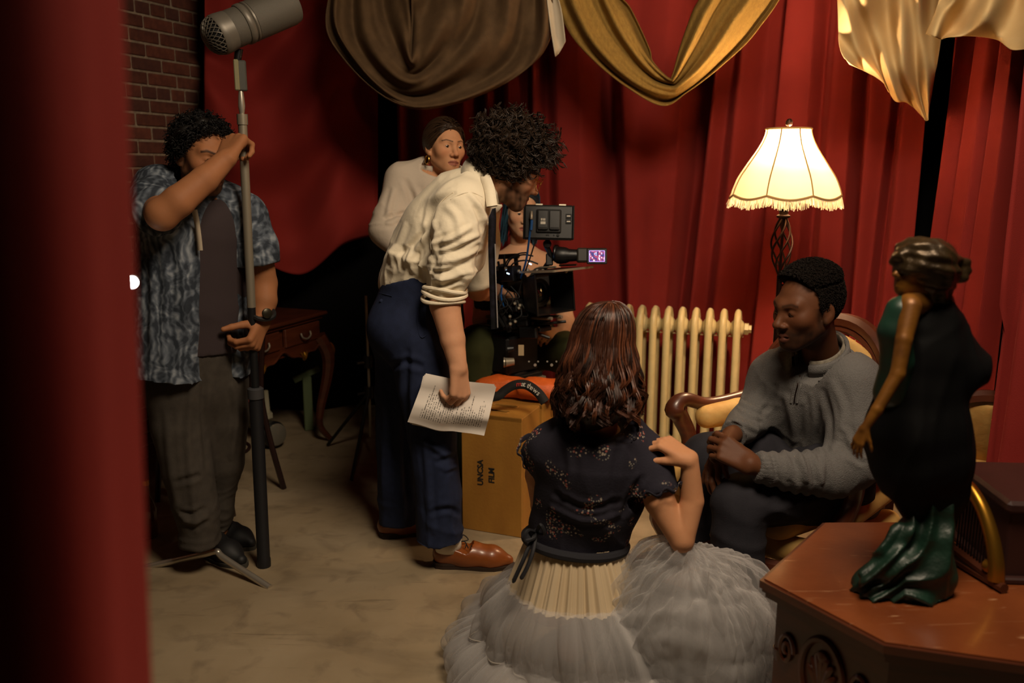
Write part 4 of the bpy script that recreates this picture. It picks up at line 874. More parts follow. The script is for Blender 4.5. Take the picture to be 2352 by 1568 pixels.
# viewfinder with flip screen
ev = Wc(1325, 586, 3.30); Re = basis(z=unit(A(-1, .15, -.02)), y=(0, 0, 1))
evo = MB().lathe([(.020, -.02), (.024, 0), (.026, .03), (.033, .045), (.036, .07), (.033, .085), (.02, .09)], ev, 20, Re).build('viewfinder', m_cam, ck, True)
MB().lathe([(.030, -.012), (.036, -.006), (.037, .006), (.030, .012)], Wc(1278, 582, 3.33), 18, Re).build('viewfinder_ring', m_black, ck, True)
MB().tube([Wc(1262, 588, 3.36), Wc(1295, 588, 3.33)], .016, 10).build('viewfinder_mount', m_cam, ck, True)
MB().box(Wc(1337, 586, 3.29), (.045, .058, .045), FACE, .006).build('viewfinder_body', mat('olive_plastic', '#26231c', .5), ck)
scn = MB().box(Wc(1371, 588, 3.27), (46 * px_m, 36 * px_m, .012), FACE, .004).build('flip_screen', m_cam, ck)
ms = bpy.data.materials.new('screen_image'); ms.use_nodes = True; nt = ms.node_tree; N = nt.nodes; L = nt.links; b = N['Principled BSDF']; b.inputs['Base Color'].default_value = (0, 0, 0, 1); b.inputs['Emission Strength'].default_value = 1.6
tc = N.new('ShaderNodeTexCoord'); n_ = N.new('ShaderNodeTexNoise'); n_.inputs['Scale'].default_value = 3.2; mp = N.new('ShaderNodeMapping'); mp.inputs['Scale'].default_value = (1.6, .7, 1); L.new(tc.outputs['UV'], mp.inputs[0]); L.new(mp.outputs[0], n_.inputs[0])
r_ = N.new('ShaderNodeValToRGB'); cr = r_.color_ramp; cr.interpolation = 'CONSTANT'; cr.elements[0].color = (.02, .02, .12, 1); cr.elements[1].position = .46; cr.elements[1].color = (.25, .03, .09, 1)
e_ = cr.elements.new(.56); e_.color = (.55, .6, .85, 1); e_ = cr.elements.new(.62); e_.color = (.05, .06, .25, 1); L.new(n_.outputs[0], r_.inputs[0]); L.new(r_.outputs[0], b.inputs['Emission Color'])
sp_ = Wc(1371, 588, 3.262); hw, hh = 17 * px_m, 12 * px_m; V = [sp_ + FACE @ A(x * hw, y * hh, .0005) for x, y in ((-1, -1), (1, -1), (1, 1), (-1, 1))]
mk('screen_picture', V, np.array([[0, 1, 2, 3]]), ms, scn, False, uv=[(0, 0), (1, 0), (1, 1), (0, 1)])
bz = mat('screen_border', (.45, .3, .9), emit=1.6)
MB().box(sp_ + FACE @ A(0, hh, .001), (2 * hw, .0015, .001), FACE).box(sp_ + FACE @ A(0, -hh, .001), (2 * hw, .0015, .001), FACE).box(sp_ + FACE @ A(hw, 0, .001), (.0015, 2 * hh, .001), FACE).box(sp_ + FACE @ A(-hw, 0, .001), (.0015, 2 * hh, .001), FACE).build('screen_frame_line', bz, scn)
# head under the camera
hdp = K(-.03, 0, -.175); hc_ = A(hdp[0], hdp[1], 0)
RH = np.stack([unit(ld * A(1, 1, 0)), np.cross((0, 0, 1), unit(ld * A(1, 1, 0))), A(0, 0, 1)], 1)
def H(x, y, z): return hc_ + RH @ A(x, y, z)
ztop = hdp[2] - .005
head_ = MB().box(H(0, 0, (ztop + .60) / 2), (.15, .19, ztop - .60), RH, .010).build('camera_head', m_cam, ck)
MB().lathe([(.07, .575), (.075, .59), (.07, .605)], hc_, 24).box(H(0, 0, .585), (.19, .20, .02), RH, .004).build('head_flange', m_cam, ck, True)
MB().box(H(0, 0, .568), (.21, .22, .012), RH).build('steel_base_plate', m_steel, ck)
tape = MB().box(Wc(1197, 804, 3.36), (.024, .046, .002), FACE).build('tan_tape', mat('tan_tape', '#a08a68', .8), ck)
for i in range(4): MB().lathe([(.004, 0), (.004, .003)], Wc(1215 + i * 21, 830, 3.36), 8, FACE).build('screw', m_chrome, ck)
for i in range(2): MB().lathe([(.007, 0), (.006, .004)], Wc(1229 + i * 38, 838, 3.36), 10, FACE).build('screw', m_chrome, ck)
MB().tube([Wc(1180, 830, 3.38), Wc(1160, 832, 3.37)], [.016, .02], 12).tube([Wc(1160, 832, 3.37), Wc(1157, 832, 3.37)], .022, 12).build('tilt_knob', m_steel, ck, True)
MB().tube([Wc(1180, 800, 3.38), Wc(1166, 802, 3.38)], [.012, .016], 10).build('lock_knob', m_cam, ck, True)
MB().box(H(-.02, 0, .547), (.30, .26, .022), RH, .003).build('mounting_board', m_box, ck)
for sx in (-1, 1): MB().box(H(sx * .1 - .02, 0, .521), (.05, .22, .03), RH).build('board_cleat', m_box, ck)
# ---------------- microphone on its straight pole
pf_ = A(-.945, 3.02, 0); pt = W(556, 262, 3.0)
stand = thing('microphone_pole', 'straight silver and black microphone pole gripped by the man in patterned shirt', 'microphone stand', pf_)
pd = unit(pt - pf_); PLn = np.linalg.norm(pt - pf_); 
def PP(s): return pf_ + pd * s
MB().tube([PP(0), PP(.03), PP(.035), PP(.67), PP(.70)], [.026, .026, .024, .024, .022], 14).build('lower_tube', mat('black_sleeve', '#15161a', .5), stand, True)
MB().tube([PP(.665), PP(.70), PP(.705)], [.029, .029, .022], 14).build('clutch_collar', mat('grey_collar', '#3b3b3d', .5), stand, True)
MB().tube([PP(.70), PP(1.15)], .0145, 12).build('middle_tube', mat('dark_tube', '#2a2b2d', .4, metal=.6), stand, True)
MB().tube([PP(1.0), PP(PLn - .035)], .0155, 12).build('upper_tube', m_steel, stand, True)
MB().tube([PP(PLn - .035), PP(PLn)], .0185, 12).build('top_ferrule', m_steel, stand, True)
hg = PP(PLn); mcn = W(546, 118, 3.0)
MB().tube([hg, W(555, 243, 3.0), W(554, 224, 3.0), W(553, 203, 3.0)], [.008, .012, .010, .007], 10).build('swivel_stud', m_chrome, stand, True)
MB().box((W(552, 206, 3.0) + W(553, 142, 3.0)) / 2 + A(.006, .0, 0), (.028, .02, .10), basis(x=(1, .2, 0), z=(0, 0, 1)), .004).build('swivel_bracket', mat('grey_bracket', '#55544f', .5, metal=.5), stand)
MB().box((W(543, 206, 2.98) + W(544, 138, 2.98)) / 2, (.016, .014, .10), basis(x=(1, .2, 0), z=(0, 0, 1)), .003).build('clamp_lever', mat('olive_lever', '#7c7656', .6), stand)
MB().tube([W(545, 142, 3.0), W(549, 112, 3.0)], [.012, .014], 10).build('yoke', m_black, stand, True)
g0, g1 = W(497, 82, 2.94), W(655, 16, 3.08); gd = unit(g1 - g0); Rg = basis(z=gd, y=(0, 0, 1)); GL = np.linalg.norm(g1 - g0)
mic = thing('microphone', 'large silver-grey prop microphone with wire mesh grille', 'microphone', g0)
m_mic = mat('mic_grey', '#544f46', .6, metal=.1, bump=.3, bs=500)
m_micb = mat('mic_band', '#6a645a', .45, metal=.3)
rm = .062
MB().lathe([(rm * .98, .05), (rm, .055), (rm, .092), (rm * .98, .094)], g0, 32, Rg).build('capsule_sleeve', m_mic, mic, True)
MB().lathe([(rm * 1.02, .0), (rm * 1.06, .004), (rm * 1.06, .02), (rm * 1.02, .05)], g0 + gd * .0, 32, Rg).build('front_ring', m_micb, mic, True)
MB().lathe([(rm * 1.03, .094), (rm * 1.08, .098), (rm * 1.08, .112), (rm * 1.03, .116), (rm * 1.0, .118), (rm * 1.07, .122), (rm * 1.07, .128), (rm * 1.0, .13)], g0, 32, Rg).build('clamp_ring', m_micb, mic, True)
MB().lathe([(rm * 1.05, .13), (rm * 1.06, .14), (rm * 1.06, GL + .01), (rm * .98, GL + .03), (rm * .5, GL + .035)], g0, 32, Rg).build('barrel', m_mic, mic, True)
MB().lathe([(.001, -.042), (rm * .55, -.036), (rm * .85, -.018), (rm * .92, .004)], g0, 24, Rg).build('grille_core', m_black, mic, True)
gr = MB()
for k in range(22):
    for sg in (-1, 1):
        t_ = np.linspace(0, 1, 14); a = k * 2 * PI / 22 + sg * t_ * .9; ph = t_ * PI / 2
        gr.tube([g0 + Rg @ A(rm * 1.0 * math.sin(p_) * math.cos(x), rm * 1.0 * math.sin(p_) * math.sin(x), -.048 * math.cos(p_) + .004) for x, p_ in zip(a, ph)], .0016, 4, cap=False)
gr.build('mesh_grille', m_micb, mic, True)['kind'] = 'stuff'
# ================================================================== PEOPLE: builders
def lin(c): return np.array(hx(c)) if isinstance(c, str) else np.array(c)
def hframe(fwd, up):
    y = unit(fwd); x = unit(np.cross(y, up)); return np.stack([x, y, np.cross(x, y)], 1)
class Head:
    def __init__(s, c, fwd, up, sz=1.0): s.c = A(*c); s.R = hframe(fwd, up); s.s = sz
    def P(s, *p): return s.c + s.s * (s.R @ A(*p))
    def L(s, V): return ((V - s.c) @ s.R) / s.s
    def mesh(s, skin, neck_to, vox=.0026, lids='open', fem=0, lip='#8a4a3c', brow='#1c120c', beard=None, blush=.25, neck_r=.056, nose=1.0, lk=1.0, bk=.88):
        S = Sdf(); z = s.s; R = s.R
        def el(c, r, k=.02, op='u', rot=None): S.el(s.P(*c), A(*r) * z, R if rot is None else R @ rot, k * z, op)
        def rc(a, b, r0, r1, k=.02, op='u'): S.rc(s.P(*a), s.P(*b), r0 * z, r1 * z, k * z, op=op)
        el((0, -.018, .032), (.074, .094, .086)); el((0, .022, -.012), (.065, .070, .075), .03); el((0, .035, -.060), (.050 - .004 * fem, .052, .050), .03)
        for g in (-1, 1):
            rc((g * .050, .002, -.055), (g * .018, .068, -.098 + .003 * fem), .018 - .003 * fem, .016, .03)
            el((g * .044, .056, -.020), (.023, .022, .022), .03)
            rc((g * .042, .068, .026), (0, .085, .022), .012 - .003 * fem, .011 - .003 * fem, .02)
        el((0, .070, -.097), (.023 - .003 * fem, .020, .018), .02); el((0, .072, -.066), (.033, .022, .026), .02)
        for g in (-1, 1): el((g * .033, .096, .004), (.019, .015, .011), .012, 's')
        for g in (-1, 1):
            el((g * .032, .074, .002), (.0155, .0140, .0140), .005)
            if lids == 'open': el((g * .0325, .092, .001), (.0128, .014, .0040), .002, 's')
            elif lids == 'down': el((g * .0325, .092, -.0045), (.0128, .014, .0026), .002, 's')
        w = nose
        rc((0, .082, .012), (0, .106, -.026), .0095, .0110 * w, .012); el((0, .111, -.031), (.0125 * w, .012, .011), .008)
        for g in (-1, 1):
            el((g * .0140 * w, .098, -.036), (.0092 * w, .011, .0085), .006); el((g * .0065 * w, .107, -.0435), (.0036, .005, .0035), .003, 's')
            rc((g * .022, .083, -.067), (0, .0945, -.0635), .0050 * lk, .0068 * lk, .006); rc((g * .018, .083, -.0745), (0, .0925, -.0775), .0055 * lk, .0080 * lk, .006)
            rc((g * .023, .0885, -.0703), (0, .1035, -.0703), .0024, .0030, .003, 's')
            tilt = A([math.cos(.35), -math.sin(.35) * g, 0], [math.sin(.35) * g, math.cos(.35), 0], [0, 0, 1])
            el((g * .078, -.012, -.008), (.0075, .019, .031), .006, 'u', tilt); el((g * .0865, -.006, -.004), (.006, .011, .017), .005, 's'); el((g * .076, -.004, -.034), (.007, .009, .010), .008)
        S.rc(s.P(0, -.030, -.055), neck_to, .050 * z, neck_r, .03)
        V, F = S.mesh(vox * max(z, .9)); l = s.L(V); x, y, q = l[:, 0], l[:, 1], l[:, 2]; ax_ = np.abs(x)
        C = np.tile(lin(skin), (len(V), 1)); sm = lambda v, a, b: np.clip((v - a) / (b - a), 0, 1)
        def mixc(m, c): nonlocal C; m = np.clip(m, 0, 1)[:, None]; C = C * (1 - m) + m * c
        mixc(blush * np.exp(-(((ax_ - .045) / .022) ** 2 + ((q + .025) / .02) ** 2)) * (y > .02), lin(skin) * A(1.15, .72, .65))
        mixc(blush * np.exp(-((x / .016) ** 2 + ((q + .03) / .014) ** 2)) * (y > .09), lin(skin) * A(1.15, .75, .7))
        if beard is not None:
            nzv = .5 + .5 * sines(V, 260, 3)
            m = sm(-q, .030, .058) * sm(y, -.035, .0) * (q > -.135); m = np.maximum(m, .9 * (np.exp(-((q + .053) / .007) ** 2) * (ax_ < .032) * (y > .075)))
            m = np.maximum(m, sm(ax_, .052, .06) * (q > -.06) * (q < .01) * np.exp(-((y - .012) / .014) ** 2))
            lipm = ((x / .026) ** 2 + ((q + .070) / .011) ** 2 < 1) & (y > .08); m[lipm] = 0
            mixc(m * (beard[1] * (.75 + .25 * nzv)), lin(beard[0]))
        mixc(.9 * (((x / .027) ** 2 + ((q + .070) / (.0125 * (1 + (lk - 1) * .6))) ** 2) < 1) * (y > .078), lin(lip))
        zb = .0235 + .006 * sm(ax_, .012, .035) - .006 * sm(ax_, .04, .056)
        mixc(bk * np.exp(-((q - zb) / (.0042 - .0012 * fem)) ** 4) * (ax_ > .012) * (ax_ < .055) * (y > .045), lin(brow))
        s.skin = lin(skin); return V, F, C
    def eyes(s, parent, iris='#3a2413'):
        mw_ = mat('eye_white', '#8f857c', .3, spec=.5); mi = mat('iris_' + iris, iris, .2, spec=.7)
        for g in (-1, 1):
            o = MB().lathe([(.001, -.0124)] + [(.0125 * math.sin(t), -.0125 * math.cos(t)) for t in np.linspace(.1, 2.75, 10)], s.P(g * .032, .0745, .002), 16, s.R @ basis(z=(0, 1, 0), y=(0, 0, 1)) * s.s).build('eye', mw_, parent, True)
            MB().lathe([(.0001, .0133), (.0035, .0131), (.0068, .0112)], s.P(g * .032, .0745, .002), 14, s.R @ basis(z=(0, 1, 0), y=(0, 0, 1)) * s.s).build('iris', mi, o, True)
    HL = ([-.09, -.05, -.02, 0, .03, .06, .085, .12], [-.05, -.045, -.03, .0, .026, .045, .060, .075])
    def hairmask(s, l, dy=0): return l[:, 1] < np.interp(l[:, 2], *s.HL) + dy
    def cap(s, t, m, parent, name='hair', disp=None, zmin=-.075, dy=0, seed=1, n=120):
        th_, ph = np.meshgrid(np.linspace(.01, PI - .01, n * 2 // 3), np.linspace(0, 2 * PI, n), indexing='ij')
        d = np.stack([np.sin(th_) * np.cos(ph), np.sin(th_) * np.sin(ph), np.cos(th_)], -1).reshape(-1, 3)
        base = A(0, -.018, .032); r = A(.074, .094, .086); p = base + d * r
        msk = np.clip((np.interp(p[:, 2], *s.HL) + dy - p[:, 1]) / .008, 0, 1) * np.clip((p[:, 2] - zmin) / .012, 0, 1)
        th = t(p) if callable(t) else t
        off = th * msk - .006 * (1 - msk)
        if disp is not None: off = off + disp(p * 1.0) * msk
        p = p + d * off[:, None]; V = s.c + s.s * (p @ s.R.T)
        i = np.arange(len(p)).reshape(th_.shape); F = np.stack([i[:-1, :-1], i[1:, :-1], i[1:, 1:], i[:-1, 1:]], -1).reshape(-1, 4)
        return mk(name, V, F, m, parent)
    def roots(s, n, seed, zmin=-.07, dy=0, extra=0):
        r = np.random.RandomState(seed); d = r.normal(size=(n * 4, 3)); d /= np.linalg.norm(d, axis=1)[:, None]
        p = A(0, -.018, .032) + d * (A(.074, .094, .086) + extra); k = s.hairmask(p, dy) & (p[:, 2] > zmin); return p[k][:n], d[k][:n], r
    def W_(s, p): return s.c + s.s * (p @ s.R.T)
    def curls(s, n, length, rad, cr, turns, M_, m, parent, seed=1, name='hair', zmin=-.07, grav=0, dy=0, off=0.0, lock=1):
        p, d, r = s.roots(n, seed, zmin, dy, off); n = len(p); t = np.linspace(0, 1, M_)[None, :]
        L_ = (length(p)[:, None] if callable(length) else length) * r.uniform(.6, 1.1, (n, 1)); d2 = d + r.normal(0, .25, (n, 3)); d2 /= np.linalg.norm(d2, axis=1)[:, None]
        u = np.cross(d2, r.normal(size=(n, 3))); u /= np.linalg.norm(u, axis=1)[:, None]; w = np.cross(d2, u)
        a = r.uniform(0, 6.28, (n, 1)) + t * 2 * PI * turns * r.uniform(.7, 1.3, (n, 1)); c_ = cr * r.uniform(.6, 1.3, (n, 1)) * np.minimum(1, t * 4)
        Q = p[:, None] + d2[:, None] * (L_ * t)[..., None] + u[:, None] * (c_ * np.cos(a))[..., None] + w[:, None] * (c_ * np.sin(a))[..., None]
        if lock > 1: Q = np.repeat(Q, lock, 0); n = len(Q); Q = Q + r.normal(0, .0022, (n, 1, 3)) + r.normal(0, .0012, (n, M_, 3)) * t[..., None]
        Q = s.W_(Q.reshape(-1, 3)).reshape(n, M_, 3); Q[..., 2] -= grav * t ** 2
        V, F = tubes(Q, rad * (1 - .5 * t) * np.ones((n, 1)), 3); return mk(name, V, F, m, parent)
FL = [(.043, .026, .020), (.048, .030, .021), (.045, .028, .020), (.035, .021, .018)]
def hand(S, wr, d, nrm, side, curls, s=1.0, spread=.06, thumb=(.3, .2), tdir=(.75, .6, -.25)):
    """five-fingered hand; d = towards the knuckles, nrm = out of the back, side = +1/-1 which side the thumb is on"""
    x = unit(d); z = unit(A(*nrm) - x * (A(*nrm) @ x)); y = np.cross(z, x) * side; wr = A(*wr)
    def p(a, b, c): return wr + s * (x * a + y * b + z * c)
    ky = (.030, .010, -.011, -.030); kx = (.088, .092, .087, .078)
    for i in range(4): S.rc(p(.0, ky[i] * .55, 0), p(kx[i], ky[i], .0), .015 * s, .0115 * s, .012 * s)
    S.rc(p(.03, .012, -.010), p(.07, -.02, -.010), .013 * s, .012 * s, .015 * s)
    if np.ndim(curls[0]) == 0: curls = [curls] * 4
    for i in range(4):
        q = p(kx[i], ky[i], 0); a = 0; dirx = unit(x + y * spread * (1.5 - i)); r0 = (.0098, .0102, .0097, .0086)[i] * s
        for j in range(3):
            a += math.radians(curls[i][j]); dd_ = dirx * math.cos(a) - z * math.sin(a); q2 = q + dd_ * FL[i][j] * s
            S.rc(q, q2, r0 * (1 - .08 * j), r0 * (1 - .08 * (j + 1)), .004 * s); q = q2
    tb = p(.018, .022, -.008); td = unit(x * tdir[0] + y * tdir[1] + z * tdir[2]); t1 = tb + td * .046 * s; S.rc(tb, t1, .016 * s, .012 * s, .014 * s)
    td = unit(td + x * thumb[0] - z * thumb[1]); t2 = t1 + td * .033 * s; S.rc(t1, t2, .0112 * s, .0102 * s, .004 * s); td = unit(td + x * thumb[0] - z * thumb[1]); S.rc(t2, t2 + td * .026 * s, .0102 * s, .0082 * s, .004 * s)
def armmesh(pts, rs, skin, vox=.004, ks=None, **h):
    S = Sdf()
    if ks is None: S.ch(pts, rs, .03)
    else: S.ch(pts[:ks + 1], rs[:ks + 1], .03).ch(pts[ks:], rs[ks:], .006)
    hand(S, pts[-1], **h); V, F = S.mesh(vox); n = len(V)
    C = np.tile(lin(skin), (n, 1)); C *= (1 + .06 * sines(V, 60, 5))[:, None]; return V, F, C
def solid(prims, vox, skin):
    V, F = prims.mesh(vox); return V, F, np.tile(lin(skin), (len(V), 1))
def bodyobj(parent, parts, key, rough=.62, spec=.22):
    V, F, C = join(parts); m = mat('skin_' + key, (.5, .3, .2), rough, vcol=True, spec=spec, sss=.12, col2=(.9, .86, .84), vs_=60, vfac=.9, bump=.06, bs=320)
    m.node_tree.nodes['Principled BSDF'].inputs['Base Color']
    for nd in m.node_tree.nodes:
        if nd.type == 'VALTORGB': nd.color_ramp.elements[0].color = (1, 1, 1, 1)
    return mk('body', V, F, m, parent, col=np.concatenate(C))
def pxy(V):
    d = V - A(0, 0, HC); z = d[:, 1] * CT - d[:, 2] * ST; return 1176 + FPX * d[:, 0] / z, 784 - FPX * (d[:, 1] * ST + d[:, 2] * CT) / z
def garment(name, S, vox, m, parent, disp=None, sm=1, cre=()):
    """cloth surface; cre = creases drawn on its near side: (pixel points, width, depth)"""
    V, F = S.mesh(vox, None, sm); N_ = normals(V, F); off = np.zeros(len(V)) if disp is None else disp(V)
    if cre:
        x, y = pxy(V); face = np.clip(-(N_ * (V - A(0, 0, HC))).sum(1) / np.linalg.norm(V - A(0, 0, HC), axis=1) * 3, 0, 1)
        for pts, w_, am in cre:
            q = spline([(a, b, 0) for a, b in pts], max(8, 5 * len(pts))); lo_, hi_ = q.min(0) - 4 * w_, q.max(0) + 4 * w_; k = np.where((x > lo_[0]) & (x < hi_[0]) & (y > lo_[1]) & (y < hi_[1]))[0]
            if not len(k): continue
            a, b = q[:-1, :2], q[1:, :2]; ab = b - a; p = np.c_[x[k], y[k]]; t = np.clip(((p[:, None] - a) * ab).sum(2) / ((ab ** 2).sum(1) + 1e-9), 0, 1); d = np.linalg.norm(p[:, None] - (a + ab * t[..., None]), axis=2); j = d.argmin(1); dm = d.min(1)
            u = (j + t[np.arange(len(k)), j]) / len(a); tap = np.sqrt(np.clip(4 * u * (1 - u), 0, 1)); off[k] += face[k] * tap * .72 * am * (np.exp(-(dm / w_) ** 2) - .55 * np.exp(-((dm - 1.9 * w_) / (.9 * w_)) ** 2))
    V = V + N_ * off[:, None]; o = mk(name, V, F, m, parent); SURF[o.name] = (V, (N_ * (V - A(0, 0, HC))).sum(1) < 0, *pxy(V)); return o
SURF = {}
def on(o, px, py, lift=.002):
    """point on the near side of a garment at this pixel"""
    V, fr, x, y = SURF[o.name]; d = np.where(fr, (x - px) ** 2 + (y - py) ** 2, 1e9); k = np.argsort(d)[:12]; k = k[d[k] < d[k[0]] + 60]; Y = np.median(V[k, 1]); return W(px, py, Y - lift)
def band(name, P, h, ax, m, parent, th=.004, flare=0., cen=None):
    """strip of cloth standing along axis ax on an open or closed path (collars, cuffs, hems)"""
    P = np.asarray(P, float); ax = np.broadcast_to(A(*ax), P.shape); cen = P.mean(0) if cen is None else A(*cen); out = P - cen; out -= ax * (out * ax).sum(1)[:, None]; out /= np.linalg.norm(out, axis=1)[:, None] + 1e-9
    h = np.broadcast_to(h, (len(P),))[:, None]; Q = np.stack([P, P + ax * h + out * flare, P + ax * h + out * (flare + th), P + out * th, P], 1); V, F = grid(Q); return mk(name, V, F, m, parent)
def ringpts(c, ax, front, r1, r2, a0=0., a1=2 * PI, n=40):
    """points round axis ax; angle 0 is the front"""
    ax = unit(ax); f = unit(A(*front) - ax * (A(*front) @ ax)); sd_ = np.cross(ax, f); t = np.linspace(a0, a1, n); return A(*c) + np.cos(t)[:, None] * f * r1 + np.sin(t)[:, None] * sd_ * r2
def shoe(parent, heel, toe, m, sole_m, w=.046, h=.075, name='shoe', lace=None, ank=None):
    heel = A(*heel) * A(1, 1, 0); toe = A(*toe) * A(1, 1, 0); d = unit(toe - heel); L_ = np.linalg.norm(toe - heel); sd_ = A(-d[1], d[0], 0)
    q = lambda f, s_, z: heel + d * (f * L_) + sd_ * s_ + A(0, 0, z)
    S = Sdf(); S.rc(q(.13, 0, .045), q(.40, 0, .045), w * .78, w * .92, .03); S.rc(q(.40, 0, .040), q(.72, 0, .032), w * .92, w * .95, .03); S.rc(q(.72, 0, .030), q(.92, 0, .024), w * .85, w * .42, .03)
    S.rc(q(.14, 0, .05), q(.20, 0, h + .01), w * .72, w * .80, .03); S.rc(q(.28, 0, .06), q(.50, 0, .05), w * .8, w * .75, .03); S.cut(q(0, 0, .012), (0, 0, -1)); S.cut(q(.2, 0, h + .012), unit(A(0, 0, 1) - d * -.35), .09)
    V, F = S.mesh(.0045); o = mk(name, V, F, m, parent)
    pts = []
    for f, ww in ((0., .35), (.04, .7), (.13, .82), (.28, .78), (.45, .86), (.62, 1.0), (.76, .98), (.88, .72), (.96, .42), (1.0, .08)): pts.append((f, ww * w * 1.04))
    poly = [tuple(q(f, s_, 0)[:2]) for f, s_ in pts] + [tuple(q(f, -s_, 0)[:2]) for f, s_ in pts[::-1]]
    so_ = MB().prism(poly, .0, .014); hp_ = [tuple(q(f, s_, 0)[:2]) for f, s_ in pts[:4]] + [tuple(q(f, -s_, 0)[:2]) for f, s_ in pts[:4][::-1]]; so_.prism(hp_, .012, .024).build('sole', sole_m, o)
    if lace is not None:
        lb = MB()
        for k in range(4):
            f = .34 + k * .06; z = h + .012 - k * .008; lb.tube([q(f, -.018, z - .004), q(f + .01, 0, z + .004), q(f, .018, z - .004)], .002, 5)
        lb.tube(spline([q(.33, 0, h + .016), q(.36, .03, h + .03), q(.42, .035, h + .008), q(.34, .0, h + .016), q(.40, -.03, h + .03), q(.44, -.03, h + .004)], 24), .0022, 5).build('laces', lace, o, True)
    return o
def legs(S, hip, knee, ank, r, k=.04): S.ch([hip, knee, ank], r, k)
# ================================================================== DIRECTOR (bending over the camera)
m_shirt = mat('cream_cotton_shirt', '#e3d7be', .8, bump=.12, bs=90, spec=.25, sheen=.1)
m_navy = mat('navy_wool', '#232b45', .85, col2='#1c2338', vs_=40, bump=.15, bs=400, spec=.2)
m_tan = mat('tan_leather', '#8a4a1e', .35, col2='#6f3814', vs_=12, coat=.25)
m_sole = mat('dark_sole', '#2a1a10', .7)
per = thing('person', 'curly-haired man in cream shirt and navy trousers bending over the camera', 'person', W(985, 1260, 3.12) * A(1, 1, 0))
sk = '#cf9b78'
# head looks down, right and away
Hd = Head(W(1172, 392, 3.06), (.89, .20, -.42), (.36, .06, .92), 1.02)
hm = Hd.mesh(sk, W(1110, 440, 3.08), .0034, 'down', brow='#17100b', beard=('#24170f', .9), neck_r=.062)
ar = armmesh([W(1024, 655, 2.90), W(1022, 700, 2.888), W(1040, 780, 2.865), W(1053, 845, 2.845)], [.046, .052, .042, .030], sk, .004, d=(.06, -.02, -1), nrm=(.72, -.68, .05), side=1, curls=[(38, 48, 30), (46, 55, 30), (52, 58, 32), (56, 58, 30)], s=1.08, tdir=(.62, .25, -.75), thumb=(.1, .25))
al = armmesh([W(1092, 640, 3.30), W(1100, 662, 3.38), W(1120, 668, 3.52), W(1140, 668, 3.62)], [.05, .05, .04, .032], sk, .005, d=(.8, .5, -.3), nrm=(.2, .2, .9), side=1, curls=(35, 40, 25))
S = Sdf(); S.ch([W(972, 650, 3.12), W(1000, 545, 3.1), W(1055, 470, 3.09), W(1100, 430, 3.08)], [.09, .09, .085, .05], .05); S.rc(W(1060, 480, 2.95), W(1024, 655, 2.90), .05, .040); S.rc(W(1085, 480, 3.24), W(1092, 645, 3.30), .055, .05)
S.rc(W(965, 700, 3.12), W(955, 760, 3.12), .12, .12); S.ch([W(965, 780, 3.03), W(990, 1000, 3.02), W(1016, 1232, 3.02)], [.09, .06, .032]); S.ch([W(930, 790, 3.2), W(918, 1000, 3.27), W(908, 1180, 3.26)], [.09, .06, .032])
bodyobj(per, [hm, ar, al, solid(S, .014, sk)], 'director')
Hd.eyes(per)
# trousers
S = Sdf()
S.rc(W(972, 640, 3.12), W(958, 735, 3.13), .170, .178, .05, n=(1, 0, 0), f=.88); S.el(W(908, 752, 3.06), .098, k=.07); S.el(W(905, 752, 3.2), .098, k=.07)
S.ch([W(962, 775, 3.03), W(978, 880, 3.02), W(992, 1000, 3.02), W(1008, 1130, 3.02), W(1010, 1262, 3.02)], [.118, .108, .092, .088, .096], .05)
S.ch([W(925, 790, 3.2), W(918, 900, 3.24), W(912, 1020, 3.27), W(911, 1120, 3.27), W(911, 1215, 3.27)], [.108, .095, .080, .074, .076], .05)
S.cut(W(1010, 1238, 3.02), (.06, 0, -1), .16); S.cut(W(911, 1200, 3.27), (0, 0, -1), .12); S.cut(W(968, 622, 3.12), (-.30, 0, 1), .35)
CT_ = [([(936, 800), (930, 950), (934, 1100), (940, 1220)], 7, -.016), ([(985, 850), (975, 980), (985, 1150), (995, 1230)], 7, .009), ([(1000, 1065), (1030, 1052), (1052, 1045)], 6, -.012), ([(1015, 1080), (1040, 1072), (1055, 1070)], 5, .010), ([(985, 1180), (1030, 1168), (1062, 1185)], 6, -.010), ([(970, 1010), (1000, 1030), (1025, 1045)], 6, .009), ([(890, 850), (930, 832), (975, 845)], 7, -.010), ([(882, 880), (885, 1000), (880, 1150)], 7, .008), ([(900, 900), (905, 1050), (900, 1180)], 6, -.008), ([(975, 700), (985, 770), (1030, 850)], 6, .006)]
tr_ = garment('trousers', S, .0068, m_navy, per, cre=CT_, disp=lambda P: folds((1, 1, .30), 14, .0075, 11)(P) * np.clip((1.02 - P[:, 2]) * 4, .15, 1) + folds((1, 1, 1.6), 15, .006, 12)(P) * np.clip((.35 - P[:, 2]) * 5, 0, 1))
MB().tube(spline([on(tr_, 872, 673), on(tr_, 884, 676), on(tr_, 900, 680)], 12), .0022, 5).build('back_pocket_welt', m_navy, tr_)
MB().tube(spline([on(tr_, 962, 700), on(tr_, 958, 740), on(tr_, 968, 775), on(tr_, 990, 758)], 14), .0022, 5).build('side_pocket_seam', m_navy, tr_)
bb = MB().lathe([(.006, 0), (.006, .003), (.002, .004)], on(tr_, 876, 690), 10, FACE).build('pocket_button', m_navy, tr_, True)
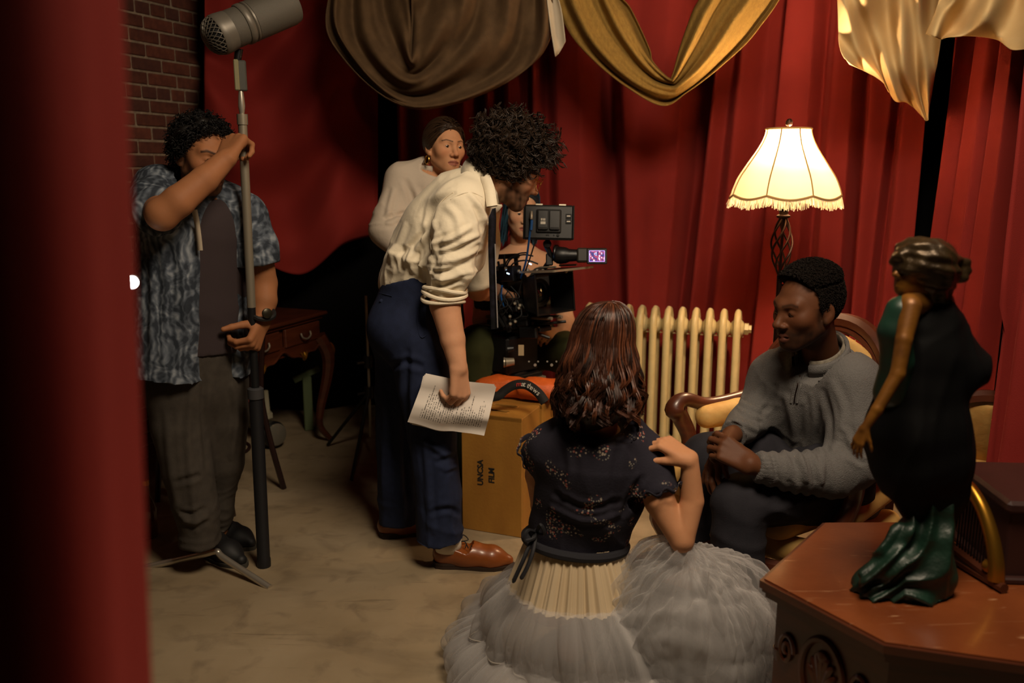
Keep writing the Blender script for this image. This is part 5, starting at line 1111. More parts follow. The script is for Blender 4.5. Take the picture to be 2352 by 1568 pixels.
# shirt
S = Sdf(); n_in = unit(A(-.62, 0, .78))
tq = [W(966, 640, 3.12), W(988, 580, 3.11), W(1020, 518, 3.10), W(1062, 466, 3.09), W(1096, 440, 3.08)]
for i, (r0, r1) in enumerate(((.162, .168), (.168, .172), (.172, .145), (.145, .085))): S.rc(tq[i], tq[i + 1], r0, r1, .06, n=n_in, f=.78)
S.el(W(1062, 472, 2.95), (.080, .07, .075), k=.06); S.el(W(1092, 478, 3.23), .075, k=.06)
S.ch([W(1062, 478, 2.925), W(1050, 540, 2.895), W(1036, 610, 2.89), W(1022, 672, 2.90)], [.090, .088, .080, .068], .05)
S.ch([W(1092, 480, 3.25), W(1100, 560, 3.29), W(1094, 648, 3.31)], [.085, .078, .066], .05)
S.rc(W(1092, 505, 3.06), W(1072, 590, 3.10), .055, .06, .06)
S.cut(W(1019, 686, 2.90), (-.10, 0, -1), .10); S.cut(W(1096, 662, 3.31), (.2, .1, -1), .09)
S.cut(W(966, 648, 3.12), (.30, 0, -1), .19)
def shirt_disp(P):
    e = np.exp(-((P[:, 2] - W(1030, 620, 2.9)[2]) / .10) ** 2) * (P[:, 1] < 3.02); w_ = np.exp(-((P[:, 2] - W(970, 625, 3.1)[2]) / .09) ** 2)
    return folds((.6, .6, 1), 14, .0055, 21)(P) + e * folds((.6, .8, 1.9), 20, .010, 22)(P) + w_ * folds((1.3, 1.3, .45), 20, .009, 23)(P)
CS_ = [([(1046, 440), (1004, 462), (988, 500), (986, 560), (992, 600)], 6, -.016), ([(1000, 505), (965, 560), (930, 605)], 6, .012), ([(1008, 530), (985, 590), (972, 622)], 6, .013), ([(985, 520), (945, 560), (915, 585)], 6, -.010),
       ([(995, 560), (1035, 548), (1085, 520)], 6, .013), ([(1000, 585), (1050, 575), (1108, 545)], 5, -.012), ([(998, 605), (1050, 595), (1110, 570)], 6, .014), ([(990, 628), (1030, 622), (1085, 600)], 5, -.013), ([(985, 645), (1030, 640), (1090, 618)], 5, .013), ([(985, 662), (1022, 658), (1062, 645)], 4, -.011),
       ([(1020, 470), (1050, 500), (1060, 560)], 8, .007), ([(905, 560), (900, 590), (898, 615)], 5, .012), ([(922, 560), (920, 595), (925, 625)], 5, -.012), ([(940, 565), (942, 600), (948, 632)], 5, .012), ([(958, 575), (962, 610), (968, 640)], 5, -.010), ([(1040, 405), (1000, 440), (955, 500)], 7, .006), ([(1090, 470), (1105, 500), (1112, 560)], 6, -.010), ([(1075, 440), (1100, 470), (1120, 520)], 6, .008), ([(930, 510), (915, 545), (900, 580)], 6, .008)]
sh_ = garment('shirt', S, .006, m_shirt, per, shirt_disp, cre=CS_)
for k, (q, r) in enumerate(((W(1018, 688, 2.90), .071), (W(1020, 676, 2.90), .074), (W(1023, 662, 2.90), .072))):
    rp_ = ringpts(q, (-.10, 0.02, -1), (1, 0, 0), r, r, n=36); rp_ += .005 * np.sin(np.linspace(0, 4 * PI, 36) + 2 * k)[:, None] * A(.4, .3, 1); MB().tube(rp_[:-1], .0075, 8, closed=True).build('rolled_cuff', m_shirt, sh_, True)
MB().tube(spline([on(sh_, x_, y_, .001) for x_, y_ in ((1040, 442), (1012, 465), (994, 500), (988, 545), (992, 590))], 24), .0016, 5).tube(spline([on(sh_, x_, y_, .001) for x_, y_ in ((1108, 452), (1085, 442), (1060, 445), (1035, 458))], 16), .0016, 5).build('yoke_seam', m_shirt, sh_)
nk = W(1112, 432, 3.075); nax = unit(Hd.P(0, -.03, -.06) - nk)
band('collar', ringpts(nk + nax * .005, nax, (.7, .1, -.6), .082, .088, .5, 2 * PI - .5, 44), .045, nax, m_shirt, sh_, .006, -.006)
band('collar_leaf', ringpts(nk + nax * .052, nax, (.7, .1, -.6), .080, .086, .55, 2 * PI - .55, 44), .058 + .02 * np.abs(np.linspace(-1, 1, 44)) ** 4, -nax, m_shirt, sh_, .004, .034)
for P_ in ([(1094, 384), (1112, 404), (1124, 434), (1130, 474)],): strap([on(sh_, min(x_, 1112), y_, .012) * A(0, 1, 0) + W(x_, y_, on(sh_, min(x_, 1112), y_, .012)[1]) * A(1, 0, 1) for x_, y_ in P_], .036, (1, .3, .5), m_shirt, 'collar_leaf', sh_, .003)
# tie hanging straight down
m_tie = mat('navy_tie', '#0a0a0d', .8, col2='#191722', vs_=45, vfac=.2, spec=.2)
to, *_ = strap([W(1128, 455, 3.02), W(1131, 500, 3.0), W(1130, 560, 2.99), W(1132, 640, 2.99), W(1136, 755, 2.99)], .026, (1, .35, 0), m_tie, 'necktie', per, .003)
MB().tube(spline([W(1137, 560, 2.975), W(1139, 640, 2.975), W(1143, 752, 2.975)], 20), .0022, 6).build('tie_edge', mat('tie_stripe', '#8d8a88', .6), to, True)
# hair and glasses
m_dk = mat('dark_brown_hair', '#1d140e', .5, spec=.4)
hlen = lambda p: .042 + .062 * np.clip((p[:, 2] + .01) / .10, 0, 1) + .012 * np.clip(p[:, 1] / .06, 0, 1)
Hd.cap(lambda p: .012 + .028 * np.clip((p[:, 2] + .01) / .10, 0, 1), m_dk, per, 'hair', lambda p: .010 * sines(p, 90, 2), zmin=-.03, dy=.01)
Hd.curls(950, hlen, .0024, .0135, 1.9, 15, mat('curly_hair', '#2b1e14', .5, spec=.35), per, 3, 'hair_curls', -.022, .006, .012, lock=3)
Hd.curls(700, .030, .0012, .004, 1.2, 7, m_dk, per, 9, 'sideburns', -.075, 0, .02)
m_gf = mat('gold_wire', '#c79a4a', .3, metal=1)
gl = MB()
for g in (-1, 1):
    t = np.linspace(0, 2 * PI, 29)[:-1]; gl.tube([Hd.P(g * .034 + .026 * math.cos(x), .112 - .008 * abs(math.cos(x)), -.004 + .023 * math.sin(x)) for x in t], .0013, 5, closed=True)
    gl.tube([Hd.P(g * .061, .106, .004), Hd.P(g * .079, .02, .006), Hd.P(g * .079, -.012, .0)], .0014, 5)
gl.tube([Hd.P(-.009, .113, .002), Hd.P(0, .117, .006), Hd.P(.009, .113, .002)], .0013, 5)
gls = gl.build('frame', m_gf, None, True); gls.name = 'eyeglasses'; tag(gls, 'gold wire-rimmed eyeglasses on the curly-haired man', 'glasses')
# shoes
s1 = shoe(per, G(996, 1296), G(1182, 1300), m_tan, m_sole, .050, .080, 'shoe', m_rubber)
band('sock', ringpts(W(1030, 1262, 3.02), (0, 0, 1), (1, 0, 0), .046, .040), .05, (0, 0, 1), mat('white_sock', '#c9c0b0', .9), per)
shoe(per, G(872, 1232), G(1010, 1216), m_tan, m_sole, .046, .075)
# ---------------- the script pages in his hand
m_pap = bpy.data.materials.new('printed_paper'); m_pap.use_nodes = True; nt = m_pap.node_tree; N = nt.nodes; L = nt.links; b = N['Principled BSDF']; b.inputs['Roughness'].default_value = .8
tc = N.new('ShaderNodeTexCoord'); sx = N.new('ShaderNodeSeparateXYZ'); L.new(tc.outputs['UV'], sx.inputs[0])
def mth(op, a, b_=None, v=None):
    n = N.new('ShaderNodeMath'); n.operation = op
    for i, q in enumerate((a, b_)):
        if q is None: continue
        if isinstance(q, (int, float)): n.inputs[i].default_value = q
        else: L.new(q, n.inputs[i])
    return n.outputs[0]
row = mth('MULTIPLY', sx.outputs[1], 34.); fr_ = mth('FRACT', row); line = mth('LESS_THAN', fr_, .42); rid = mth('FLOOR', row)
cb_ = N.new('ShaderNodeCombineXYZ'); L.new(mth('MULTIPLY', sx.outputs[0], 60.), cb_.inputs[0]); L.new(mth('MULTIPLY', rid, 7.31), cb_.inputs[1]); nn = N.new('ShaderNodeTexNoise'); nn.inputs['Scale'].default_value = 1; nn.inputs['Detail'].default_value = 0; L.new(cb_.outputs[0], nn.inputs[0])
wn_ = N.new('ShaderNodeTexWhiteNoise'); wn_.noise_dimensions = '1D'; L.new(rid, wn_.inputs['W'])
ink = mth('MULTIPLY', line, mth('GREATER_THAN', nn.outputs[0], .46)); lim = mth('ADD', mth('MULTIPLY', wn_.outputs[0], .5), .35)
ink = mth('MULTIPLY', ink, mth('LESS_THAN', sx.outputs[0], lim)); ink = mth('MULTIPLY', ink, mth('GREATER_THAN', sx.outputs[0], .16)); ink = mth('MULTIPLY', ink, mth('GREATER_THAN', sx.outputs[1], .12)); ink = mth('MULTIPLY', ink, mth('LESS_THAN', sx.outputs[1], .92))
mxp = N.new('ShaderNodeMix'); mxp.data_type = 'RGBA'; L.new(mth('MULTIPLY', ink, .8), mxp.inputs[0]); mxp.inputs[6].default_value = (*hx('#d9d0c6'), 1); mxp.inputs[7].default_value = (*hx('#3a3530'), 1); L.new(mxp.outputs[2], b.inputs['Base Color'])
pg = thing('script_pages', 'folded white printed script pages in the bending man\'s hand', 'papers', W(1035, 930, 2.93))
for k in range(3):
    q = [W(978 - k * 3, 857 + k * 3, 2.878 + .005 * k), W(1140 - k * 2, 888 - k * 3, 2.870 + .005 * k), W(1112 - 2 * k, 1001 - 2 * k, 2.850 + .005 * k), W(936 + 5 * k, 968 + 3 * k, 2.862 + .005 * k)]
    nu, nv = 24, 20; P = np.zeros((nu, nv, 3)); UV = np.zeros((nu, nv, 2))
    for i in range(nu):
        for j in range(nv):
            u, v = i / (nu - 1), j / (nv - 1); P[i, j] = (q[0] * (1 - u) + q[1] * u) * (1 - v) + (q[3] * (1 - u) + q[2] * u) * v
            P[i, j] += A(0, -.020 * max(0, 1 - abs(v - .62) / .3) + .016 * math.exp(-((u - .55) / .12) ** 2) * (v > .3) - .006 * math.sin(v * 9 + u * 3), 0) + A(0, 0, -.014 * math.exp(-((u - .45) / .25) ** 2) * v)
            UV[i, j] = (1 - v, u) if k == 0 else (1 - v, u)
    V, F = grid(P); mk('page', V, F, m_pap, pg, True, uv=UV.reshape(-1, 2))
# ================================================================== WOMAN in white blouse behind him
per = thing('person', 'woman with dark pulled-back hair and white blouse standing behind the bending man', 'person', W(985, 1000, 3.72) * A(1, 1, 0))
sk = '#c4906a'; Hw = Head(W(1022, 338, 3.66), (.52, -.83, -.02), (.05, .05, 1), .92)
hm = Hw.mesh(sk, W(992, 420, 3.72), .0031, 'open', 1, lip='#8f5347', neck_r=.050)
ar = armmesh([W(888, 515, 3.62), W(905, 560, 3.56), W(950, 600, 3.50), W(985, 615, 3.47)], [.045, .04, .033, .025], sk, .006, d=(.9, -.2, -.1), nrm=(0, -.6, .8), side=1, curls=(30, 35, 20), s=.92)
S = Sdf(); S.ch([W(985, 430, 3.72), W(978, 560, 3.72), W(985, 700, 3.72)], [.10, .11, .12], .05); S.ch([W(960, 720, 3.70), W(955, 1060, 3.72)], [.09, .05]); S.ch([W(1010, 720, 3.74), W(1012, 1060, 3.76)], [.09, .05]); S.rc(W(905, 415, 3.70), W(888, 520, 3.62), .045, .045)
bodyobj(per, [hm, ar, solid(S, .014, sk)], 'woman_blouse'); Hw.eyes(per, '#2c1c10')
m_bl = mat('white_blouse', '#bfb1a0', .8, bump=.12, bs=80, spec=.25)
S = Sdf(); S.ch([W(985, 435, 3.72), W(975, 480, 3.72), W(972, 560, 3.72), W(975, 650, 3.72)], [.13, .165, .16, .15], .05, n=(.1, 1, 0), f=.72)
S.rc(W(920, 408, 3.70), W(1040, 408, 3.74), .06, .06, .06); S.rc(W(992, 395, 3.72), W(990, 420, 3.72), .062, .09, .05)
S.ch([W(922, 418, 3.69), W(905, 470, 3.65), W(893, 525, 3.60)], [.068, .068, .078], .05); S.ch([W(893, 525, 3.60), W(925, 575, 3.52), W(975, 600, 3.48)], [.078, .06, .045], .05)
S.ch([W(1050, 418, 3.75), W(1060, 520, 3.72)], [.065, .06]); S.ch([W(1060, 520, 3.72), W(1000, 590, 3.52)], [.06, .05]); S.cut(Hw.P(0, -.02, -.125), unit(Hw.P(0, 0, 0) - W(992, 440, 3.72)), .09)
bl_ = garment('blouse', S, .0078, m_bl, per, cre=[([(930, 410), (948, 470), (935, 540)], 6, -.012), ([(905, 430), (895, 470), (890, 500)], 6, .010), ([(880, 500), (905, 492), (938, 486)], 4, -.012), ([(885, 515), (910, 505), (940, 500)], 5, .010), ([(955, 430), (965, 480), (950, 540)], 6, .009)], disp=lambda P: folds((1, 1, .5), 16, .006, 31)(P) + np.exp(-((P[:, 2] - W(893, 500, 3.6)[2]) / .05) ** 2) * folds((.6, .6, 2), 22, .008, 32)(P))
band('collar', ringpts(W(993, 398, 3.715), (0.1, 0, 1), (.5, -.85, 0), .062, .060, .45, 2 * PI - .45), .03, (.08, 0, 1), m_bl, bl_, .004, .006)
m_blk2 = mat('black_trousers', '#121114', .9)
S = Sdf(); S.rc(W(980, 640, 3.72), W(980, 730, 3.72), .155, .165, .05, n=(0, 1, 0), f=.75); S.ch([W(955, 740, 3.70), W(952, 930, 3.71), W(952, 1120, 3.72)], [.10, .08, .075]); S.ch([W(1008, 740, 3.74), W(1012, 930, 3.76), W(1012, 1120, 3.77)], [.10, .08, .075]); 
garment('trousers', S, .012, m_blk2, per, folds((1, 1, .4), 13, .006, 33))
for px in (952, 1012): q = W(px, 1100, 3.74) * A(1, 1, 0); shoe(per, q + A(-.05, .05, 0), q + A(.08, -.15, 0), m_black, m_sole)
m_wh = mat('sleek_dark_hair', '#271a11', .35, spec=.5, bump=.3, bs=90, bstretch=(1, 1, 6))
Hw.HL = ([-.09, -.06, -.03, -.005, .02, .05, .075, .12], [-.03, -.02, -.012, .012, .036, .050, .060, .075])
hc2 = Hw.cap(lambda p: .010 + .006 * (p[:, 1] < 0), m_wh, per, 'hair', lambda p: .0025 * sines(p, 120, 4, 6, (3, .5, 1)), dy=.004, zmin=-.09)
S = Sdf(); S.el(Hw.P(0, -.105, -.015), (.04, .035, .04), Hw.R); S.rc(Hw.P(0, -.10, -.05), Hw.P(.01, -.09, -.12), .026, .014); V, F = S.mesh(.005, folds((1, 1, 1), 60, .003, 3)); mk('hair_knot', V, F, m_wh, hc2)
p, d, r = Hw.roots(1100, 5, -.06, .010, .018); t = np.linspace(0, 1, 12)[None, :, None]; tgt = A(0, -.10, -.03); st_ = A(0, .055, .095) + (p - A(0, .055, .095)) * 1.0
Q = p[:, None] * (1 - t) + tgt * t; dv_ = Q - A(0, -.018, .032); k = np.sqrt(((dv_ / (A(.074, .094, .086) + .0185)) ** 2).sum(2, keepdims=True)); Q = A(0, -.018, .032) + dv_ / np.maximum(k, .3); V, F = tubes(Hw.W_(Q.reshape(-1, 3)).reshape(len(p), 12, 3), .0016); mk('hair_strands', V, F, mat('hair_sheen', '#3a291c', .35, spec=.6), hc2)
er = tag(MB().tube(ringpts(Hw.P(.083, -.008, -.062), Hw.R[:, 0], Hw.R[:, 1], .017, .017)[:-1], .0024, 6, closed=True).build('earring', m_gf, None, True), 'gold hoop earring of the woman in the white blouse', 'earring')
nkl = MB()
for k in range(3): nkl.tube(ringpts(W(1000, 398 + k * 4, 3.71), (.15, -.1, 1), (.5, -.85, 0), .054 + .003 * k, .054 + .003 * k, -1.7, 1.7, 24), .0028, 6)
rs = np.random.RandomState(2); base_n = W(990, 385, 3.655)
for k in range(26): q = base_n + A(rs.uniform(-.016, .016), rs.uniform(-.006, .004), rs.uniform(-.03, .02)); nkl.lathe([(.001, -.003), (.0035, 0), (.001, .003)], q, 6)
tag(nkl.build('beaded_necklace', mat('coral_beads', '#b8483c', .5), None, True), 'coral red beaded necklace at the white blouse collar', 'necklace')
# ================================================================== MICROPHONE OPERATOR
def tropical():
    m = mat('tropical_print', '#6d7582', .85, bump=.1, bs=120, spec=.2); nt = m.node_tree; N = nt.nodes; L = nt.links; b = N['Principled BSDF']; tc = N.new('ShaderNodeTexCoord')
    n = N.new('ShaderNodeTexNoise'); n.inputs['Scale'].default_value = 10; n.inputs['Detail'].default_value = 2; n.inputs['Distortion'].default_value = 2.6; L.new(tc.outputs['Object'], n.inputs[0])
    wv = N.new('ShaderNodeTexWave'); wv.inputs['Scale'].default_value = 13; wv.inputs['Distortion'].default_value = 11; wv.inputs['Detail'].default_value = 2; wv.inputs['Detail Scale'].default_value = 1.1; L.new(tc.outputs['Object'], wv.inputs[0])
    ma = N.new('ShaderNodeMath'); ma.operation = 'MULTIPLY_ADD'; ma.inputs[1].default_value = .20; L.new(wv.outputs['Fac'], ma.inputs[0]); L.new(n.outputs[0], ma.inputs[2])
    r = N.new('ShaderNodeValToRGB'); cr = r.color_ramp; cr.elements[0].position = .46; cr.elements[0].color = (*hx('#30363f'), 1); cr.elements[1].position = .86; cr.elements[1].color = (*hx('#8d949c'), 1); e = cr.elements.new(.66); e.color = (*hx('#5a626d'), 1)
    L.new(ma.outputs[0], r.inputs[0]); L.new(r.outputs[0], b.inputs['Base Color']); return m
m_trop = tropical()
per = thing('person', 'man in grey tropical-print shirt holding up the microphone pole', 'person', G(480, 1270))
sk = '#a06b47'
Hb = Head(W(466, 356, 3.0), (.74, -.63, -.24), (-.05, .12, .99), 1.03)
hm = Hb.mesh(sk, W(462, 455, 3.06), .0034, 'down', brow='#120c08', beard=('#1a110b', .85), neck_r=.062, lip='#6e3f30', nose=1.1)
pole_hi = pf_ + pd * ((W(557, 330, 3.0) - pf_) @ pd); pole_lo = pf_ + pd * ((W(572, 778, 3.02) - pf_) @ pd)
wr1 = W(518, 366, 2.88); d1 = unit(pole_hi + A(-.01, -.03, .03) - wr1)
ar = armmesh([W(352, 462, 2.98), W(372, 492, 2.76), W(410, 462, 2.77), W(470, 412, 2.83), wr1], [.054, .052, .050, .043, .033], sk, .004, d=d1, nrm=(-.35, -.85, .40), side=1, curls=[(58, 75, 45), (62, 78, 45), (66, 78, 45), (70, 75, 40)], s=1.22, tdir=(.8, .3, -.5), thumb=(.3, .35))
wr2 = W(600, 742, 3.055); al = armmesh([W(588, 560, 3.10), W(606, 650, 3.12), W(608, 690, 3.09), wr2], [.055, .048, .044, .033], sk, .0035, d=(-.12, -.72, -.66), nrm=(.97, -.10, .05), side=-1, curls=[(72, 38, 35), (76, 40, 35), (80, 42, 35), (84, 42, 35)], s=1.12, tdir=(.6, .55, -.6), thumb=(.2, .3))
S = Sdf(); S.ch([W(462, 455, 3.06), W(455, 560, 3.08), W(450, 700, 3.08), W(450, 830, 3.08)], [.09, .14, .135, .13], .05); S.ch([W(410, 880, 3.05), W(428, 1060, 3.0), W(462, 1240, 2.98)], [.09, .06, .045]); S.ch([W(498, 880, 3.12), W(512, 1040, 3.14), W(498, 1215, 3.18)], [.09, .06, .045]); S.rc(W(372, 440, 3.0), W(360, 470, 2.9), .05, .05); S.rc(W(560, 490, 3.12), W(588, 570, 3.1), .05, .05)
bodyobj(per, [hm, ar, al, solid(S, .014, sk)], 'operator'); Hb.eyes(per)
fd = unit(A(.60, -.80, 0)); sd0 = A(.80, .60, 0)
m_tee = mat('brown_tee', '#33282a', .9, bump=.1, bs=200)
S = Sdf(); S.ch([W(466, 458, 3.06), W(458, 530, 3.06), W(455, 700, 3.05), W(455, 808, 3.05)], [.10, .175, .168, .172], .06, n=fd, f=.74); S.cut(W(462, 806, 3.05), (0, 0, -1)); S.cut(Hb.P(0, .0, -.135), (.1, -.2, 1), .12)
garment('tee_shirt', S, .009, m_tee, per, folds((1, 1, .6), 12, .005, 41))
S = Sdf(); S.ch([W(455, 455, 3.07), W(448, 530, 3.07), W(440, 700, 3.06), W(436, 868, 3.05)], [.10, .205, .205, .225], .06, n=fd, f=.78)
S.rc(W(372, 432, 3.02), W(560, 492, 3.14), .078, .075, .06)
S.ch([W(362, 440, 3.0), W(352, 470, 2.90), W(362, 488, 2.83)], [.085, .088, .082], .05); S.ch([W(568, 505, 3.12), W(590, 565, 3.10), W(594, 612, 3.09)], [.078, .080, .078], .05)
S.cut(W(372, 486, 2.80), (.35, -.9, .1), .12); S.cut(W(594, 610, 3.09), (.15, -.05, -1), .12)
S.cut(W(450, 858, 3.05), (-.12, 0, -1), .6)
a_, b_ = W(484, 405, 2.86), W(504, 880, 2.80)
S.rc(a_, b_, .068, .13, .008, n=(0, 1, 0), f=2.4, op='s'); S.cut(Hb.P(0, -.02, -.118), (.1, -.1, 1), .085)
ts = garment('tropical_shirt', S, .0072, m_trop, per, folds((1, 1, .35), 13, .008, 42), cre=[([(375, 520), (395, 640), (385, 840)], 8, -.012), ([(410, 540), (425, 680), (410, 850)], 8, .012), ([(345, 560), (350, 700), (345, 840)], 8, .010), ([(440, 560), (450, 660), (440, 760)], 7, -.009), ([(545, 540), (540, 660), (548, 800)], 7, -.010), ([(575, 530), (585, 560), (590, 600)], 6, .009)])
m_fc = mat('pale_facing', '#a89a86', .85)
strap([W(x_, y_, on(ts, 552, y_, .0)[1] - .004) for x_, y_ in ((512, 446), (520, 480), (527, 520), (531, 565))], .020, (1, .3, 0), m_fc, 'collar_facing', ts)
strap([W(x_, y_, on(ts, 425, y_, .0)[1] - .004) for x_, y_ in ((446, 480), (452, 510), (457, 545), (460, 575))], .018, (1, -.1, .3), m_fc, 'collar_facing', ts)
m_gt = mat('grey_chinos', '#4a443d', .9, col2='#3c3732', vs_=30, bump=.12, bs=300, spec=.2)
S = Sdf(); S.rc(W(452, 800, 3.06), W(452, 870, 3.07), .168, .172, .05, n=fd, f=.78)
S.ch([W(408, 885, 3.04), W(415, 980, 3.01), W(432, 1080, 2.98), W(452, 1170, 2.97), W(462, 1238, 2.97)], [.118, .105, .092, .085, .078], .05); S.ch([W(500, 885, 3.12), W(512, 960, 3.13), W(512, 1060, 3.15), W(503, 1140, 3.17), W(499, 1205, 3.18)], [.110, .098, .080, .068, .062], .05)
S.cut(W(462, 1246, 2.97), (0, 0, -1), .14); S.cut(W(499, 1216, 3.18), (0, 0, -1), .10)
garment('trousers', S, .0075, m_gt, per, cre=[([(445, 880), (432, 1000), (445, 1150), (455, 1230)], 8, .007), ([(470, 860), (466, 960), (478, 1100)], 7, -.009), ([(380, 940), (390, 1080), (410, 1180)], 8, .006), ([(400, 1110), (435, 1098), (462, 1090)], 6, -.012), ([(415, 1195), (445, 1200), (480, 1185)], 6, .014), ([(410, 1175), (440, 1180), (475, 1165)], 5, -.012), ([(535, 880), (545, 960), (530, 1060)], 7, .010)], disp=lambda P: folds((1, 1, .5), 9, .006, 43)(P) + folds((.7, .7, 1.7), 20, .011, 44)(P) * np.clip((.35 - P[:, 2]) * 5, 0, 1))
m_bs = mat('black_shoe', '#141416', .6); 
shoe(per, G(432, 1248), G(566, 1304), m_bs, mat('grey_sole', '#3a372f', .8), .052, .08, lace=mat('tan_lace', '#8d7f64', .8)); shoe(per, G(478, 1232), G(586, 1262), m_bs, mat('grey_sole', '#3a372f', .8), .048, .08)
m_bh = mat('black_hair', '#0e0a08', .55, spec=.35)
Hb.cap(.016, m_bh, per, 'hair', lambda p: .006 * sines(p, 110, 6), dy=.002)
Hb.curls(1500, .042, .0026, .006, 1.6, 10, m_bh, per, 7, 'hair_locks', -.06, .012, 0)
wt = thing('wristwatch', 'dark wristwatch on the wrist of the man gripping the pole', 'watch', wr2)
wax = unit(W(606, 690, 3.02) - wr2); wq = wr2 + wax * .045
MB().tube(ringpts(wq, wax, (0, -1, 0), .041, .041)[:-1], .009, 6, closed=True).build('strap', m_rubber, wt, True)
MB().lathe([(.018, 0), (.018, .008), (.015, .010)], wq + unit(A(.6, -.8, .1)) * .042, 18, basis(z=(.6, -.8, .1), y=wax)).build('case', mat('watch_case', '#3c382c', .35, metal=.7), wt, True)
# ================================================================== CAMERA OPERATOR with blue hair
YO = 4.16
stl = thing('stool', 'low wooden stool under the blue-haired woman', 'stool', A(W(1185, 800, YO)[0], YO + .02, 0)); q = A(W(1185, 800, YO)[0], YO + .02, 0)
MB().lathe([(.15, .50), (.16, .51), (.16, .53), (.15, .54)], q, 24).build('seat', m_wood, stl, True)
for k in range(4): a = k * PI / 2 + .6; MB().tube([q + A(.10 * math.cos(a), .10 * math.sin(a), .51), q + A(.17 * math.cos(a), .17 * math.sin(a), 0)], [.016, .012], 8).build('leg', m_wood, stl, True)
per = thing('person', 'blue-haired woman in black tank top sitting behind the camera', 'person', q)
sk = '#d3a583'; Hc = Head(W(1199, 487, YO - .04), (.20, -.97, -.10), (.06, .05, 1), .945)
hm = Hc.mesh(sk, W(1196, 585, YO), .0033, 'open', 1, lip='#9c5a50', brow='#20140e', neck_r=.05)
ar = armmesh([W(1133, 612, YO), W(1108, 690, YO - .05), W(1104, 735, YO - .1), W(1140, 722, YO - .22), W(1165, 712, YO - .30)], [.048, .042, .040, .034, .026], sk, .006, d=(.6, -.7, -.1), nrm=(-.5, -.4, .7), side=1, curls=(50, 55, 30), s=.92)
al = armmesh([W(1264, 612, YO), W(1290, 690, YO - .05), W(1300, 738, YO - .10), W(1296, 756, YO - .18), W(1288, 764, YO - .22)], [.048, .044, .042, .034, .026], sk, .006, d=(-.7, -.6, 0), nrm=(.4, -.5, .7), side=-1, curls=(50, 55, 30), s=.92)
S = Sdf(); S.rc(W(1140, 606, YO), W(1256, 606, YO), .050, .050, .05); S.ch([W(1197, 620, YO), W(1195, 720, YO + .02), W(1192, 810, YO + .02)], [.125, .12, .15], .06, n=(0, 1, 0), f=.75); S.rc(W(1196, 575, YO), W(1197, 620, YO), .048, .09, .05)
hip1, hip2 = A(q[0] - .09, YO - .02, .62), A(q[0] + .09, YO - .02, .62); kn1, kn2 = W(1096, 800, YO - .42), W(1340, 815, YO - .38)
S.ch([hip1, kn1, A(kn1[0], kn1[1] + .05, .05)], [.08, .06, .045]); S.ch([hip2, kn2, A(kn2[0], kn2[1] + .05, .05)], [.08, .06, .045])
bodyobj(per, [hm, ar, al, solid(S, .010, sk)], 'operator2', .5); Hc.eyes(per, '#2a2018')
m_tk = mat('black_tank_top', '#0f0e10', .9)
S = Sdf(); S.ch([W(1197, 640, YO), W(1195, 720, YO + .02), W(1192, 805, YO + .02)], [.145, .135, .165], .06, n=(0, 1, 0), f=.78); S.rc(W(1150, 598, YO), W(1158, 650, YO - .03), .052, .06, .03); S.rc(W(1246, 598, YO), W(1238, 650, YO - .03), .052, .06, .03)
S.el(W(1196, 588, YO - .12), (.062, .16, .125), k=.01, op='s'); S.cut(W(1196, 592, YO), (0, 0, 1))
garment('tank_top', S, .009, m_tk, per, folds((1, 1, .6), 15, .004, 51))
m_ol = mat('olive_trousers', '#3d3f22', .9, col2='#33351c', vs_=20, bump=.15, bs=250, spec=.2)
S = Sdf(); S.ch([hip1, kn1 + A(0, 0, .0), A(kn1[0] - .01, kn1[1] + .05, .3), A(kn1[0] - .02, kn1[1] + .06, .06)], [.125, .105, .09, .085], .05); S.ch([hip2, kn2, A(kn2[0], kn2[1] + .05, .3), A(kn2[0], kn2[1] + .06, .06)], [.115, .095, .085, .08], .05); S.rc(hip1 + A(.0, .03, .02), hip2 + A(0, .03, .02), .13, .13, .05)
garment('trousers', S, .012, m_ol, per, folds((.7, .7, 1), 14, .009, 52))
for k_ in (kn1, kn2): shoe(per, (k_[0], k_[1] + .10, 0), (k_[0], k_[1] - .15, 0), m_bs, m_sole)
m_bh2 = [mat('blue_hair', '#2a4a5a', .4, spec=.5), mat('dark_blue_hair', '#16242e', .4, spec=.5)]
hcap = Hc.cap(.010, m_bh2[1], per, 'hair', lambda p: .003 * sines(p, 120, 4), dy=.0, zmin=-.09)
